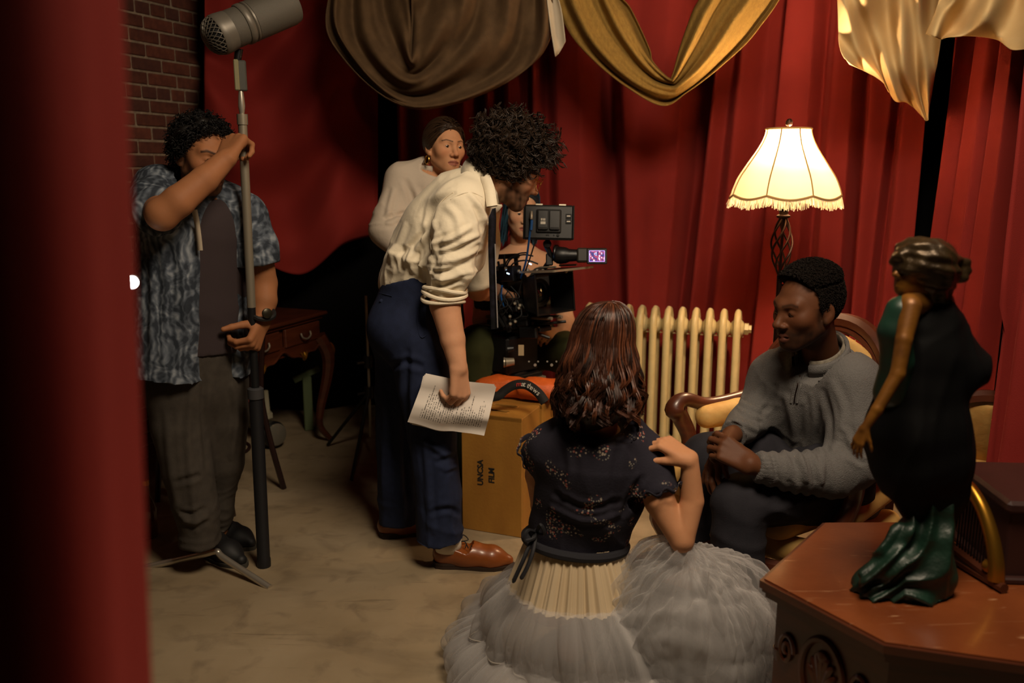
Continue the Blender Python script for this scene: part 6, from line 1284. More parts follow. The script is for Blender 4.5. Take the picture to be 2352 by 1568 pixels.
def longhair(H_, n, seed, bottom, m, parent, name, rad=.0018, wave=.0, spread=1.0, M_=24, curl=0, part=0., front=.6, rmin=.9, amax=2.35, clumps=90, cw=.05):
    """locks: strands share the wave of their clump; they leave the crown, follow the skull and fall"""
    r = np.random.RandomState(seed); ci = r.randint(0, clumps, n); cph = r.uniform(-amax, amax, clumps) - PI / 2; clay = r.uniform(rmin, 1.06, clumps); cf = r.uniform(.8, 1.25, clumps); cp = r.uniform(0, 6.28, clumps); cl = r.uniform(.80, 1.03, clumps)
    ph = cph[ci] + r.normal(0, cw, n); t = np.linspace(0, 1, M_)[None]; lay = (clay[ci] + r.normal(0, .018, n))[:, None]; L_ = (bottom * cl[ci] * r.uniform(.95, 1.03, n))[:, None]
    drop = np.minimum(t / .30, 1); a = drop * PI / 2; below = np.clip((t - .30) / .70, 0, 1)
    rx = (.080 + .10 * (lay - .95)) * np.sin(a) ** .8; ry = (.100 + .10 * (lay - .95)) * np.sin(a) ** .8
    z = .032 + .106 * np.cos(a) * lay ** .5 - below * L_
    sw = 1 + spread * .30 * np.sin(below * PI * .62) * (.7 + .3 * cf[ci][:, None] - .2)
    tight = 1 - .45 * below ** 1.5; ph_t = cph[ci][:, None] + (ph - cph[ci])[:, None] * tight
    f1 = cf[ci][:, None]; p1 = cp[ci][:, None] + r.normal(0, .06, (n, 1)); w1 = 2 * PI * 1.5 * f1 * below + p1
    tip = curl * np.clip((below - .35) / .65, 0, 1); ca = 2 * PI * 1.7 * below * f1 + p1 * 2
    x = np.cos(ph_t) * rx * sw; y = -.018 + np.sin(ph_t) * ry * sw * np.where(np.sin(ph_t) > 0, front, 1)
    x = x + (part + r.normal(0, .004, (n, 1))) * (1 - drop) + wave * below * np.sin(w1) + tip * np.cos(ca); y = y + r.uniform(-.035, .05, (n, 1)) * (1 - drop) + wave * .6 * below * np.cos(w1) + tip * np.sin(ca); z = z + tip * .5 * np.sin(ca + 1)
    Q = H_.W_(np.stack([x, y, z], -1).reshape(-1, 3)).reshape(n, M_, 3)
    V, F = tubes(Q, rad * (1 - .45 * t ** 3) * r.uniform(.7, 1.3, (n, 1)), 3); return mk(name, V, F, m, parent)
longhair(Hc, 700, 3, .20, m_bh2[0], hcap, 'hair_strands', .0021, .004, .35, 15, front=.35, amax=2.25); longhair(Hc, 350, 4, .19, m_bh2[1], hcap, 'hair_strands', .0023, .004, .25, 15, front=.35, amax=2.25)
# ================================================================== SEATED MAN
per = thing('person', 'man in grey quarter-zip sweater sitting in the gold armchair with hands clasped', 'person', A(.85, 2.6, 0))
sk = '#5d3822'
Hm = Head(W(1853, 706, 2.62), (-.925, -.36, -.15), (-.10, -.02, .99), 1.045)
hm = Hm.mesh(sk, W(1888, 835, 2.72), .0025, 'down', lip='#553026', brow='#150d08', beard=('#140c08', .82), neck_r=.060, nose=1.12, blush=.15, lk=1.35, bk=.62)
wrn = W(1722, 1066, 2.40); wrf = W(1664, 1016, 2.58)
an_ = armmesh([W(1800, 1080, 2.425), W(1760, 1076, 2.41), wrn], [.030, .030, .029], sk, .0036, d=unit(W(1662, 1028, 2.44) - wrn), nrm=(-.10, -.80, .58), side=-1, curls=[(30, 46, 28), (36, 50, 30), (42, 52, 30), (46, 50, 28)], s=1.04, tdir=(.75, .35, -.5), thumb=(.3, .2))
af_ = armmesh([W(1700, 987, 2.66), W(1680, 1000, 2.62), wrf], [.028, .029, .028], sk, .0036, d=unit(W(1640, 1078, 2.50) - wrf), nrm=(-.80, -.45, .30), side=-1, curls=[(26, 30, 18), (22, 30, 18), (20, 30, 18), (24, 30, 16)], s=1.06, tdir=(.7, .6, -.2), thumb=(.3, .2))
S = Sdf(); S.ch([W(1885, 860, 2.75), W(1895, 950, 2.78), W(1920, 1090, 2.81)], [.07, .09, .10], .05); S.ch([A(1.02, 2.62, .47), A(.70, 2.46, .49), A(.70, 2.42, .08)], [.085, .055, .045]); S.ch([A(1.0, 2.87, .48), A(.65, 2.72, .54), A(.66, 2.72, .08)], [.085, .055, .045]); S.ch([W(1955, 890, 2.57), W(1950, 1060, 2.50), W(1800, 1082, 2.425)], [.045, .038, .030]); S.ch([W(1775, 870, 2.86), W(1735, 960, 2.78), W(1690, 992, 2.65)], [.045, .036, .028])
bodyobj(per, [hm, an_, af_, solid(S, .012, sk)], 'seated', .58, .25); Hm.eyes(per, '#1c100a')
m_sw = mat('grey_knit', '#6c6a69', .9, col2='#5f5d5c', vs_=150, vfac=.8, bump=.5, bs=260, bstretch=(1, 1, 1.6), spec=.15, sheen=.1)
fm = unit(A(-.78, -.62, 0))
S = Sdf(); S.ch([W(1878, 830, 2.73), W(1872, 900, 2.73), W(1885, 1000, 2.76), W(1915, 1100, 2.79)], [.115, .185, .18, .185], .06, n=fm, f=.70)
S.rc(W(1782, 868, 2.85), W(1955, 878, 2.60), .072, .078, .07)
S.ch([W(1958, 885, 2.575), W(1965, 980, 2.53), W(1955, 1060, 2.49), W(1900, 1085, 2.46), W(1820, 1082, 2.425), W(1752, 1074, 2.41)], [.090, .088, .088, .077, .064, .050], .05)
S.ch([W(1778, 868, 2.86), W(1752, 930, 2.82), W(1722, 968, 2.74), W(1688, 996, 2.64)], [.082, .074, .064, .048], .05)
S.cut(W(1732, 1072, 2.405), unit(W(1700, 1066, 2.395) - W(1760, 1074, 2.41)), .08); S.cut(W(1684, 998, 2.635), unit(W(1664, 1012, 2.59) - W(1700, 990, 2.66)), .07)
S.cut(W(1886, 838, 2.715) + unit(Hm.P(0, -.035, -.06) - W(1886, 838, 2.715)) * .036, unit(Hm.P(0, -.035, -.06) - W(1886, 838, 2.715)), .13); S.rc(W(1852, 806, 2.60), W(1838, 850, 2.575), .030, .012, .015, op='s')
nrp = W(1732, 1072, 2.405)
def sw_disp(P):
    d_ = np.linalg.norm(P - W(1930, 1070, 2.47), axis=1); d2_ = np.linalg.norm(P - W(1740, 950, 2.78), axis=1); d3_ = np.linalg.norm(P - W(1830, 1080, 2.43), axis=1)
    rib = .0016 * np.sin(P[:, 2] * 620) * (np.linalg.norm(P - nrp, axis=1) < .07)
    return folds((1, 1, .7), 11, .006, 61)(P) + np.exp(-(d_ / .13) ** 2) * folds((1.2, .7, .5), 26, .009, 62)(P) + np.exp(-(d2_ / .12) ** 2) * folds((1, .7, 1), 26, .008, 63)(P) + np.exp(-(d3_ / .12) ** 2) * .006 * np.sin(P[:, 0] * 170 + P[:, 2] * 40) + rib
CW_ = [([(1795, 1035), (1806, 1065), (1812, 1105)], 6, .011), ([(1812, 1035), (1826, 1065), (1832, 1108)], 5, -.011), ([(1832, 1035), (1846, 1070), (1852, 1110)], 6, .011), ([(1862, 1040), (1872, 1075), (1874, 1112)], 5, -.010), ([(1885, 1045), (1892, 1080), (1890, 1112)], 6, .010), ([(1772, 1035), (1782, 1065), (1786, 1102)], 5, -.009),
       ([(1885, 890), (1905, 960), (1900, 1040)], 8, -.014), ([(1905, 870), (1935, 940), (1930, 1030)], 9, .008), ([(1698, 925), (1730, 935), (1765, 950)], 5, .011), ([(1688, 942), (1720, 955), (1752, 972)], 5, -.011), ([(1680, 960), (1712, 972), (1742, 990)], 5, .010), ([(1840, 930), (1838, 990), (1832, 1050)], 8, -.010), ([(1800, 900), (1815, 960), (1825, 1020)], 8, .009), ([(1862, 900), (1868, 960), (1860, 1030)], 7, .009), ([(1780, 880), (1770, 920), (1750, 950)], 7, -.010), ([(1940, 980), (1960, 1020), (1990, 1040)], 7, .010), ([(1930, 1010), (1955, 1045), (1985, 1065)], 6, -.010)]
swt = garment('sweater', S, .0056, m_sw, per, sw_disp, cre=CW_)
nk = W(1886, 838, 2.715); nax = unit(Hm.P(0, -.035, -.06) - nk)
rpn = ringpts(nk + nax * .028, nax, (-.85, -.45, -.2), .086, .078, .42, 2 * PI - .42, 50)
band('sweater_collar', rpn, .050, nax, m_sw, swt, .012, -.004)
m_pl = mat('grey_plaid', '#8a8274', .85, col2='#5c564c', vs_=60, vfac=.3)
band('shirt_collar', ringpts(nk + nax * .028, nax, (-.85, -.45, -.2), .080, .070, .40, 2 * PI - .40, 40), .056, nax, m_pl, swt, .006, -.006)
for dz in (): strap([nk - nax * .0 + fm * .098 + A(dz, -dz, 0), W(1843, 850, 2.585) + A(dz, -dz, 0), W(1832, 880, 2.572) + A(dz, -dz, 0), W(1826, 915, 2.575) + A(dz, -dz, 0)], .015, (.62, -.78, 0), m_sw, 'zip_placket', swt, .003)
for dx_, m__, n__, r__ in ((-7, m_sw, 'zip_placket', .0045), (7, m_sw, 'zip_placket', .0045)): MB().tube(spline([on(swt, x_ + dx_, y_, .0) for x_, y_ in ((1838, 862), (1832, 885), (1827, 905), (1824, 925))], 14), r__, 6).build(n__, m__, swt, True)
MB().tube(spline([on(swt, x_, y_, .001) for x_, y_ in ((1838, 862), (1832, 885), (1827, 905), (1824, 925))], 12), .0022, 6).build('zip', m_iron, swt, True)
m_ch = mat('charcoal_trousers', '#2b2a30', .9, col2='#232228', vs_=25, bump=.15, bs=300, spec=.2)
S = Sdf(); S.ch([A(1.03, 2.62, .47), A(.86, 2.53, .49), A(.70, 2.46, .485), A(.695, 2.44, .30), A(.70, 2.42, .07)], [.125, .105, .084, .080, .076], .05); S.ch([A(1.0, 2.87, .50), A(.82, 2.78, .53), A(.65, 2.71, .54), A(.645, 2.73, .32), A(.66, 2.73, .07)], [.125, .105, .088, .080, .076], .05); S.rc(A(1.04, 2.65, .5), A(1.03, 2.86, .5), .13, .13, .05)
garment('trousers', S, .0085, m_ch, per, lambda P: folds((.5, .8, 1), 14, .008, 64)(P) + np.exp(-(np.linalg.norm(P - A(.78, 2.48, .50), axis=1) / .12) ** 2) * folds((.5, 1, 1.4), 24, .010, 65)(P))
for kx, ky in ((.70, 2.42), (.66, 2.73)): shoe(per, (kx + .10, ky + .07, 0), (kx - .15, ky - .08, 0), m_bs, m_sole)
m_sh = mat('black_tight_hair', '#0d0806', .95, spec=.05)
Head.HLs = Head.HL
def capt(p):     # short fade at the sides, higher on top, with a shaved parting line
    top = np.clip((p[:, 2] - .055) / .03, 0, 1); return .008 + .016 * top - .010 * np.exp(-((p[:, 2] - .066) / .0035) ** 2) * (p[:, 0] > -1) * (np.abs(p[:, 0]) > .03)
Hm.HL = ([-.09, -.06, -.035, -.01, .02, .055, .075, .095, .13], [-.055, -.050, -.040, .004, .016, .018, .036, .052, .070])
Hm.cap(capt, m_sh, per, 'hair', lambda p: .0016 * sines(p, 420, 6) + .0012 * sines(p, 800, 8), dy=.0, zmin=-.085, n=200)
p, d, r = Hm.roots(6000, 12, -.08, -.002, .0); n = len(p); h_ = capt(p); t = np.linspace(0, 1, 5)[None]; a = r.uniform(0, 6.28, (n, 1)) + t * 6; u = np.cross(d, r.normal(size=(n, 3))); u /= np.linalg.norm(u, axis=1)[:, None]; w = np.cross(d, u)
Q = p[:, None] + d[:, None] * ((h_[:, None] * .98 + .003 * r.uniform(size=(n, 1))) + .0035 * t)[..., None] + (.0022 * u[:, None] * np.cos(a)[..., None] + .0022 * w[:, None] * np.sin(a)[..., None]); V, F = tubes(Hm.W_(Q.reshape(-1, 3)).reshape(n, 5, 3), .0009); mk('hair_curls', V, F, mat('tight_curl', '#17100b', .7, spec=.2), per)
# ================================================================== KNEELING WOMAN in tulle
per = thing('person', 'auburn-haired woman in floral blouse and grey tulle skirt kneeling with her back turned', 'person', A(.2, 2.32, 0))
sk = '#c08a64'
Hg = Head(W(1383, 806, 2.28), (.20, .97, -.12), (.02, -.02, 1), .96)
hm = Hg.mesh(sk, W(1375, 985, 2.27), .0045, 'down', 1, neck_r=.052)
elb = W(1566, 1240, 2.17); wr = W(1584, 1054, 2.20)
ar = armmesh([W(1482, 1052, 2.26), W(1515, 1150, 2.21), elb, W(1590, 1150, 2.195), wr], [.044, .041, .033, .032, .0235], sk, .0036, ks=2, d=unit(W(1516, 1010, 2.23) - wr), nrm=(.40, -.40, .82), side=1, curls=[(48, 55, 30), (46, 52, 30), (44, 52, 30), (44, 50, 28)], s=.94, tdir=(.85, .3, -.45), thumb=(.2, .2))
al = armmesh([W(1252, 1035, 2.30), W(1240, 1090, 2.36), W(1247, 1160, 2.44), W(1290, 1140, 2.56), W(1330, 1120, 2.66)], [.046, .042, .036, .034, .024], sk, .0045, d=(.5, .8, .3), nrm=(.2, 0, 1), side=-1, curls=(20, 25, 15), s=.92)
wc_ = W(1322, 1232, 2.30)
S = Sdf(); S.rc(W(1260, 1028, 2.27), W(1492, 1045, 2.27), .045, .045, .05); S.ch([W(1375, 1000, 2.29), W(1366, 1080, 2.30), wc_ + A(0, .02, 0), wc_ + A(0, .03, -.12)], [.06, .08, .07, .10], .05)
S.ch([wc_ + A(-.06, .05, -.2), A(.30, 2.62, .16), A(.18, 2.35, .07)], [.10, .07, .05]); S.ch([wc_ + A(.08, .06, -.18), A(.52, 2.45, .22), A(.40, 2.35, .07)], [.10, .075, .05])
bodyobj(per, [hm, ar, al, solid(S, .011, sk)], 'kneeling'); 
# floral blouse
def floral():
    m = mat('navy_floral', '#26242e', .85, bump=.12, bs=150, spec=.2); nt = m.node_tree; N = nt.nodes; L = nt.links; b = N['Principled BSDF']; tc = N.new('ShaderNodeTexCoord'); src = None
    base = N.new('ShaderNodeRGB'); base.outputs[0].default_value = (*hx('#26242e'), 1); src = base.outputs[0]
    n = N.new('ShaderNodeTexNoise'); n.inputs['Scale'].default_value = 17; n.inputs['Detail'].default_value = 0; L.new(tc.outputs['Object'], n.inputs[0])
    clus = N.new('ShaderNodeMapRange'); clus.inputs[1].default_value = .575; clus.inputs[2].default_value = .62; L.new(n.outputs[0], clus.inputs[0])
    for sc_, col, thr, off in ((120, '#a39585', .33, (0, 0, 0)), (100, '#9a544c', .30, (3, 1, 2)), (140, '#7d7a70', .30, (5, 5, 1))):
        mp = N.new('ShaderNodeMapping'); mp.inputs['Location'].default_value = off; L.new(tc.outputs['Object'], mp.inputs[0])
        v = N.new('ShaderNodeTexVoronoi'); v.inputs['Scale'].default_value = sc_; L.new(mp.outputs[0], v.inputs[0])
        lt = N.new('ShaderNodeMapRange'); lt.inputs[1].default_value = thr + .08; lt.inputs[2].default_value = thr - .04; L.new(v.outputs['Distance'], lt.inputs[0])
        sx_ = N.new('ShaderNodeSeparateColor'); L.new(v.outputs['Color'], sx_.inputs[0]); g = N.new('ShaderNodeMath'); g.operation = 'GREATER_THAN'; g.inputs[1].default_value = .4; L.new(sx_.outputs[0], g.inputs[0])
        a = N.new('ShaderNodeMath'); a.operation = 'MULTIPLY'; L.new(lt.outputs[0], a.inputs[0]); L.new(g.outputs[0], a.inputs[1]); a2 = N.new('ShaderNodeMath'); a2.operation = 'MULTIPLY'; L.new(a.outputs[0], a2.inputs[0]); L.new(clus.outputs[0], a2.inputs[1])
        mx = N.new('ShaderNodeMix'); mx.data_type = 'RGBA'; L.new(a2.outputs[0], mx.inputs[0]); L.new(src, mx.inputs[6]); mx.inputs[7].default_value = (*hx(col), 1); src = mx.outputs[2]
    L.new(src, b.inputs['Base Color']); return m
m_fl = floral()
S = Sdf(); S.ch([W(1378, 990, 2.27), W(1370, 1050, 2.275), W(1356, 1130, 2.285), W(1330, 1210, 2.30), wc_ + A(0, 0, -.03)], [.10, .165, .155, .140, .138], .06, n=(0, 1, 0), f=.74)
S.rc(W(1266, 1030, 2.28), W(1486, 1064, 2.27), .050, .048, .06)
S.ch([W(1488, 1046, 2.265), W(1500, 1082, 2.24), W(1512, 1122, 2.215)], [.056, .056, .058], .04); S.ch([W(1256, 1026, 2.29), W(1236, 1046, 2.32)], [.056, .058], .04)
S.cut(W(1514, 1128, 2.21), unit(A(.25, -.2, -1)), .09); S.cut(W(1228, 1050, 2.33), unit(A(-.6, .5, -.7)), .08)
S.cut(W(1322, 1256, 2.30), (.10, 0, -1)); S.cut(W(1378, 985, 2.27), (0, -.15, 1), .11)
fb = garment('blouse', S, .006, m_fl, per, cre=[([(1270, 1130), (1340, 1165), (1430, 1150)], 7, -.009), ([(1260, 1160), (1340, 1195), (1430, 1180)], 7, .009), ([(1480, 1090), (1450, 1140), (1430, 1190)], 7, -.010), ([(1300, 1010), (1310, 1080), (1290, 1150)], 8, .006), ([(1420, 1020), (1410, 1100), (1400, 1180)], 8, -.006)], disp=lambda P: folds((1, 1, .5), 13, .006, 71)(P) + folds((1.2, 1, .6), 24, .008, 72)(P) * np.clip((.52 - P[:, 2]) * 7, 0, 1))
for c_, ax_, r_ in ((W(1514, 1126, 2.212), (.25, -.2, -1), .058), (W(1229, 1050, 2.33), (-.6, .5, -.7), .056)):
    rp_ = ringpts(c_, unit(ax_), (0, -1, .1), r_, r_, n=60); rp_ += (unit(ax_) * .008) * np.sin(np.linspace(0, 50, 60))[:, None]; band('sleeve_frill', rp_, -.012, -unit(ax_) * -1, m_fl, fb, .003, .010)
MB().tube(ringpts(wc_ + A(0, 0, -.012), (.10, 0, 1), (0, -1, 0), .112, .145, n=50)[:-1], .014, 8, closed=True).build('waist_band', mat('navy_band', '#15151d', .85), fb, True)
m_cord = mat('black_cord', '#101016', .7); td = MB(); tk = W(1232, 1222, 2.19)
td.tube(spline([tk, W(1215, 1255, 2.16), W(1200, 1290, 2.14), W(1178, 1338, 2.13)], 20), [.006] * 19 + [.003], 6); td.tube(spline([tk, W(1225, 1262, 2.15), W(1212, 1300, 2.13), W(1196, 1330, 2.12)], 20), [.006] * 19 + [.003], 6)
td.tube(spline([tk, W(1212, 1218, 2.16), W(1205, 1240, 2.15), W(1226, 1236, 2.16), tk], 20), .005, 6); td.tube(spline([tk, W(1242, 1205, 2.16), W(1250, 1225, 2.16), tk], 16), .005, 6); td.lathe([(.004, -.01), (.012, 0), (.004, .01)], tk, 10); td.build('tie_cord', m_cord, fb, True)
# hair: cap plus wavy strands in three shades
m_hg = [mat('auburn_hair', '#3c2014', .38, spec=.5), mat('dark_auburn_hair', '#22120b', .42, spec=.45), mat('copper_hair', '#603622', .35, spec=.55)]
hcp = Hg.cap(.014, m_hg[0], per, 'hair', lambda p: .003 * sines(p, 90, 4, 6, (1, 1, .4)), zmin=-.10, dy=.01)
S = Sdf(); S.ch([Hg.P(0, -.03, .0), Hg.P(0, -.045, -.08), Hg.P(0, -.05, -.13)], [.082, .095, .085], .04, n=(0, 1, 0), f=.75); V, F = S.mesh(.008, folds((1, 1, .25), 30, .012, 8)); mk('hair_mass', V, F, m_hg[1], hcp)
for n_, sd_, bt_, mi_, rd_, lo_, cl_, cw_ in ((1350, 11, .215, 0, .0017, .86, 80, .055), (700, 12, .21, 1, .0018, .80, 60, .06), (600, 13, .222, 2, .0016, .97, 45, .035)):
    longhair(Hg, n_, sd_, bt_, m_hg[mi_], hcp, 'hair_strands', rd_, .017, 1.15, 27, .015, .02, .55, lo_, clumps=cl_, cw=cw_)
# satin yoke and tulle tiers
m_satin = mat('ivory_satin', '#d3c1a4', .32, col2='#c4af8e', vs_=4, spec=.5, sheen=.2)
sk_ = thing('tulle_petticoat', None, None); bpy.data.objects.remove(sk_)
def tier(c0, c1, r0, r1, waves, amp, seed, n=260, nv=14, jag=0.0, a0=0, a1=2 * PI, bulge=0.):
    """gathered skirt tier between ring c0/r0(angle) and ring c1/r1(angle)"""
    rs = np.random.RandomState(seed); th = np.linspace(a0, a1, n); P = np.zeros((n, nv, 3)); ph = rs.uniform(0, 6.28, 6)
    w = sum(np.sin(th * waves * f + ph[i]) / (i + 1) ** .5 for i, f in enumerate((1, 1.37, .61, 2.1))) / 1.9
    q = np.c_[np.cos(th), np.sin(th), np.zeros(n)] * 2; w2 = sines(q, 9, seed + 5, 6)
    for j in range(nv):
        v = j / (nv - 1); k = v ** .8; r = r0(th) * (1 - v) + r1(th) * v; c = A(*c0) * (1 - v) + A(*c1) * v
        r = r + amp * w * (.35 + .65 * k) + bulge * math.sin(PI * v) + .010 * w2 * v
        P[:, j] = np.c_[c[0] + r * np.cos(th), c[1] + r * np.sin(th), np.full(n, c[2]) + amp * .35 * w2 * math.sin(PI * v) + jag * w * v]
    return P
def ell(rx_p, rx_m, ry_p, ry_m):
    def f(th):
        c, s_ = np.cos(th), np.sin(th); a = np.where(c > 0, rx_p, rx_m); b = np.where(s_ > 0, ry_p, ry_m); return 1 / np.sqrt((c / a) ** 2 + (s_ / b) ** 2)
    return f
cz = wc_.copy(); z0 = cz[2]
P = tier(cz + A(0, 0, -.005), cz + A(-.005, 0, -.165), ell(.140, .140, .115, .105), ell(.185, .180, .16, .165), 34, .009, 3, 420, 18)
V, F = grid(P); yk = mk('satin_yoke', V, F, m_satin, per); yk['label'] = 'gathered ivory satin yoke of the skirt'
m_tul = bpy.data.materials.new('grey_tulle'); m_tul.use_nodes = True; nt = m_tul.node_tree; nt.nodes.clear(); N = nt.nodes; L = nt.links
ou = N.new('ShaderNodeOutputMaterial'); mx = N.new('ShaderNodeMixShader'); tp_ = N.new('ShaderNodeBsdfTransparent'); d1_ = N.new('ShaderNodeBsdfDiffuse'); t1_ = N.new('ShaderNodeBsdfTranslucent'); m2 = N.new('ShaderNodeMixShader')
d1_.inputs[0].default_value = (.70, .68, .67, 1); t1_.inputs[0].default_value = (.68, .65, .63, 1); m2.inputs[0].default_value = .35; L.new(d1_.outputs[0], m2.inputs[1]); L.new(t1_.outputs[0], m2.inputs[2])
lw_ = N.new('ShaderNodeLayerWeight'); lw_.inputs[0].default_value = .35; mr = N.new('ShaderNodeMapRange'); mr.inputs[3].default_value = .17; mr.inputs[4].default_value = .70; L.new(lw_.outputs['Facing'], mr.inputs[0]); L.new(mr.outputs[0], mx.inputs[0])
L.new(tp_.outputs[0], mx.inputs[1]); L.new(m2.outputs[0], mx.inputs[2]); L.new(mx.outputs[0], ou.inputs[0])
m_seam = mat('tulle_seam', '#9a938a', .8)
# rings (x right, y away)
R1 = ell(.22, .205, .20, .205); R2 = ell(.46, .30, .46, .31); R3 = ell(.54, .375, .56, .42)
cA = A(cz[0], cz[1], z0 - .15); cB = A(cz[0] + .02, cz[1] + .02, .145); cC = A(cz[0] + .03, cz[1] + .02, .008)
for k in range(3):
    P = tier(cA + A(0, 0, .01), cB, lambda th, k=k: R1(th) - .02 + .006 * k, lambda th, k=k: R2(th) * (1 - .05 * k), 13 + 4 * k, .022, 20 + k, 560, 18, bulge=.03); V, F = grid(P); o = mk('tulle_tier', V, F, m_tul, per)
    if k == 0: MB().tube(P[:-1, -1], .0022, 5, closed=True).build('tier_seam', m_seam, o, True)
for k in range(4):
    P = tier(cB + A(0, 0, .01), cC, lambda th, k=k: R2(th) * (.97 - .05 * k), lambda th, k=k: R3(th) * (1.03 - .06 * k), 19 + 5 * k, .036, 40 + k, 600, 18, bulge=.06, jag=.006); V, F = grid(P); mk('tulle_tier', V, F, m_tul, per)
# puffed layers gathered over her knees
def mound(c, rx, ry, rz, seed, amp, n=300, nv=56):
    """gathered puff: folds run down from the top, pinched at two seams"""
    rs = np.random.RandomState(seed); th, v = np.meshgrid(np.linspace(0, 2 * PI, n), np.linspace(.02, 1, nv), indexing='ij'); a = v * PI * .60
    d = np.stack([np.cos(th) * np.sin(a), np.sin(th) * np.sin(a), np.cos(a)], -1); q = d.reshape(-1, 3); big = sines(q, 4.5, seed, 5).reshape(n, nv); ph = 1.6 * sines(q, 3.5, seed + 1, 4).reshape(n, nv)
    p0 = rs.uniform(0, 6.28, 4); w = sum(np.abs(np.sin(th * f / 2 + p0[i] + ph * (1 + .4 * i))) * k for i, (f, k) in enumerate(((19, 1), (27, .7), (41, .45), (12, .8)))) / 1.5 - 1.1
    puff = np.abs(np.sin(PI * (v * 2.4 + .10 * big))) ** .6; rr = 1 + amp * .9 * big + amp * 1.15 * -w * np.clip(v * 3, 0, 1) * (.55 + .6 * puff) + amp * .8 * (puff - .6) * np.clip(v * 2, 0, 1) + amp * .12 * sines(q, 30, seed + 2, 7).reshape(n, nv)
    P = A(*c) + d * rr[..., None] * A(rx, ry, rz); P[..., 2] = np.maximum(P[..., 2], .012); return P
mc_ = A(.50, 2.22, .19)
for k in range(4):
    P = mound(mc_, .258 - .012 * k, .20 - .01 * k, .262 - .016 * k, 60 + 7 * k, .10); V, F = grid(P); o = mk('tulle_puff', V, F, m_tul, per)
# ================================================================== STATUE on the table
YS = 1.79; px_s = 1.92 / FPX
st = thing('statue', 'tall painted statue of a woman in dark cloak with bronze hair on green wave base', 'statue', A(W(2080, 1350, YS)[0], YS, .55))
m_clk = mat('statue_black', '#060607', .7, spec=.15); m_brz = mat('statue_bronze', '#4a3a22', .38, metal=.55, col2='#241a12', vs_=14, vfac=.5, bump=.3, bs=60)
m_sg = mat('statue_gold', '#8a5a1c', .45, metal=.35, col2='#5a3512', vs_=20); m_sgr = mat('statue_green', '#15382a', .45, col2='#0c2019', vs_=10, spec=.5); m_wv = mat('statue_waves', '#173528', .45, col2='#0c1c14', vs_=14, vfac=.5, spec=.5, bump=.3, bs=40)
S = Sdf(); ck_ = [(2142, 690, 42), (2130, 750, 72), (2132, 820, 92), (2118, 900, 98), (2110, 985, 116), (2118, 1060, 114), (2135, 1125, 88), (2142, 1200, 56)]
S.ch([W(x, y, YS + .02) for x, y, r in ck_], [r * px_s for x, y, r in ck_], .03, n=(0, 1, 0), f=.75); S.el(W(2215, 852, YS + .02), (55 * px_s, .05, 46 * px_s), k=.04); S.rc(W(2195, 770, YS + .03), W(2230, 830, YS + .03), 30 * px_s, 38 * px_s, .03)
garment('cloak', S, .007, m_clk, st, folds((1, 1, .22), 26, .008, 81))
S = Sdf(); S.ch([W(2072, 715, YS - .03), W(2056, 760, YS - .03), W(2062, 830, YS - .02), W(2050, 900, YS)], [34 * px_s, 34 * px_s, 34 * px_s, 40 * px_s], .03); garment('dress', S, .005, m_sgr, st, folds((1, 1, .3), 30, .002, 82))
S = Sdf(); S.rc(W(2105, 650, YS), W(2100, 690, YS), 26 * px_s, 34 * px_s, .02); S.ch([W(2092, 705, YS - .05), W(2076, 780, YS - .075), W(2062, 858, YS - .09), W(2015, 940, YS - .10), W(1985, 985, YS - .10)], [22 * px_s, 17 * px_s, 15 * px_s, 12 * px_s, 9 * px_s], .012)
hand(S, W(1985, 985, YS - .10), unit(A(-.35, -.05, -.9)), (-.75, -.6, .2), 1, (16, 24, 14), s=.36)
S.rc(W(2085, 695, YS - .03), W(2115, 692, YS), 18 * px_s, 20 * px_s, .02); garment('arm_and_shoulder', S, .0028, m_sg, st)
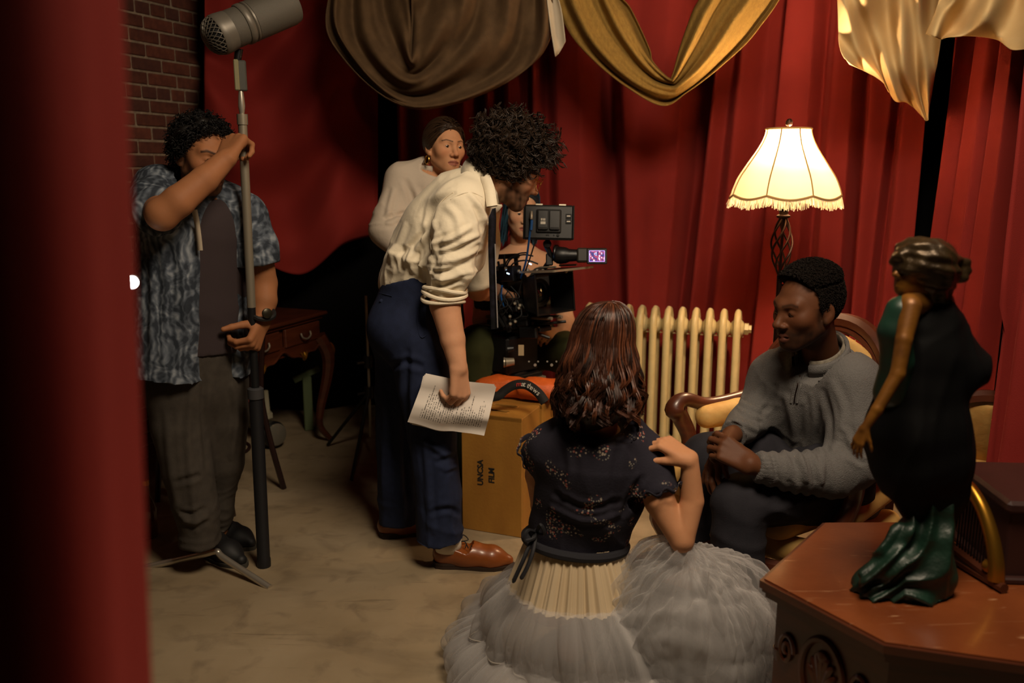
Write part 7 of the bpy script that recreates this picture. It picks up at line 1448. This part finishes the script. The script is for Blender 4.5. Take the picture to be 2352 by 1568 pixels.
Hs = Head(W(2108, 612, YS), (-.96, -.27, .0), (0, 0, 1), .50); hv = Hs.mesh('#8a6a3a', W(2110, 670, YS), .0036, 'shut', 1, neck_r=.026); mk('face', hv[0], hv[1], m_sg, st)
S = Sdf(); S.el(W(2128, 610, YS), (68 * px_s, .062, 52 * px_s), k=.02); S.el(W(2118, 578, YS), (58 * px_s, .05, 30 * px_s), k=.02); S.el(W(2062, 600, YS - .01), (12 * px_s, .03, 26 * px_s), k=.01); S.rc(W(2180, 618, YS), W(2208, 622, YS), 18 * px_s, 20 * px_s, .01); S.el(W(2212, 610, YS), (16 * px_s, .018, 15 * px_s), k=.008); S.el(W(2208, 634, YS), (16 * px_s, .018, 14 * px_s), k=.008); S.rc(W(2130, 650, YS + .01), W(2145, 690, YS + .02), 42 * px_s, 36 * px_s, .03)
S.el(W(2050, 622, YS - .06), (.03, .07, .04), k=.012, op='s')
garment('hair', S, .0032, m_brz, st, lambda P: .0035 * sines(P, 120, 3, 6, (.5, 1, 1.6)) + .002 * sines(P, 260, 5, 6))
S = Sdf(); wv_ = [(2140, 1170, 50), (2125, 1230, 62), (2100, 1295, 84), (2085, 1345, 98), (2080, 1395, 96), (2080, 1420, 92)]
S.ch([W(x, y, YS) for x, y, r in wv_], [r * px_s for x, y, r in wv_], .03, n=(0, 1, 0), f=.85); S.rc(W(2075, 1215, YS - .03), W(2035, 1262, YS - .04), 16 * px_s, 14 * px_s, .03); S.rc(W(2055, 1290, YS - .04), W(1985, 1325, YS - .05), 30 * px_s, 14 * px_s, .03); S.el(W(1990, 1365, YS - .02), (32 * px_s, .05, 28 * px_s), k=.04); S.rc(W(2150, 1240, YS - .03), W(2155, 1320, YS - .03), 30 * px_s, 38 * px_s, .03)
S.cut(A(0, 0, .552), (0, 0, -1))
def swirl(P):
    x, y = pxy(P); f = (x - (2145 - .0040 * np.maximum(y - 1165, 0) ** 2 * np.clip((2200 - x) / 120, .2, 1))) / 13 + 1.1 * sines(P, 14, 3); return .009 * (1 - 1.6 * np.abs(np.sin(f))) + .002 * sines(P, 70, 5)
garment('wave_base', S, .004, m_wv, st, swirl)
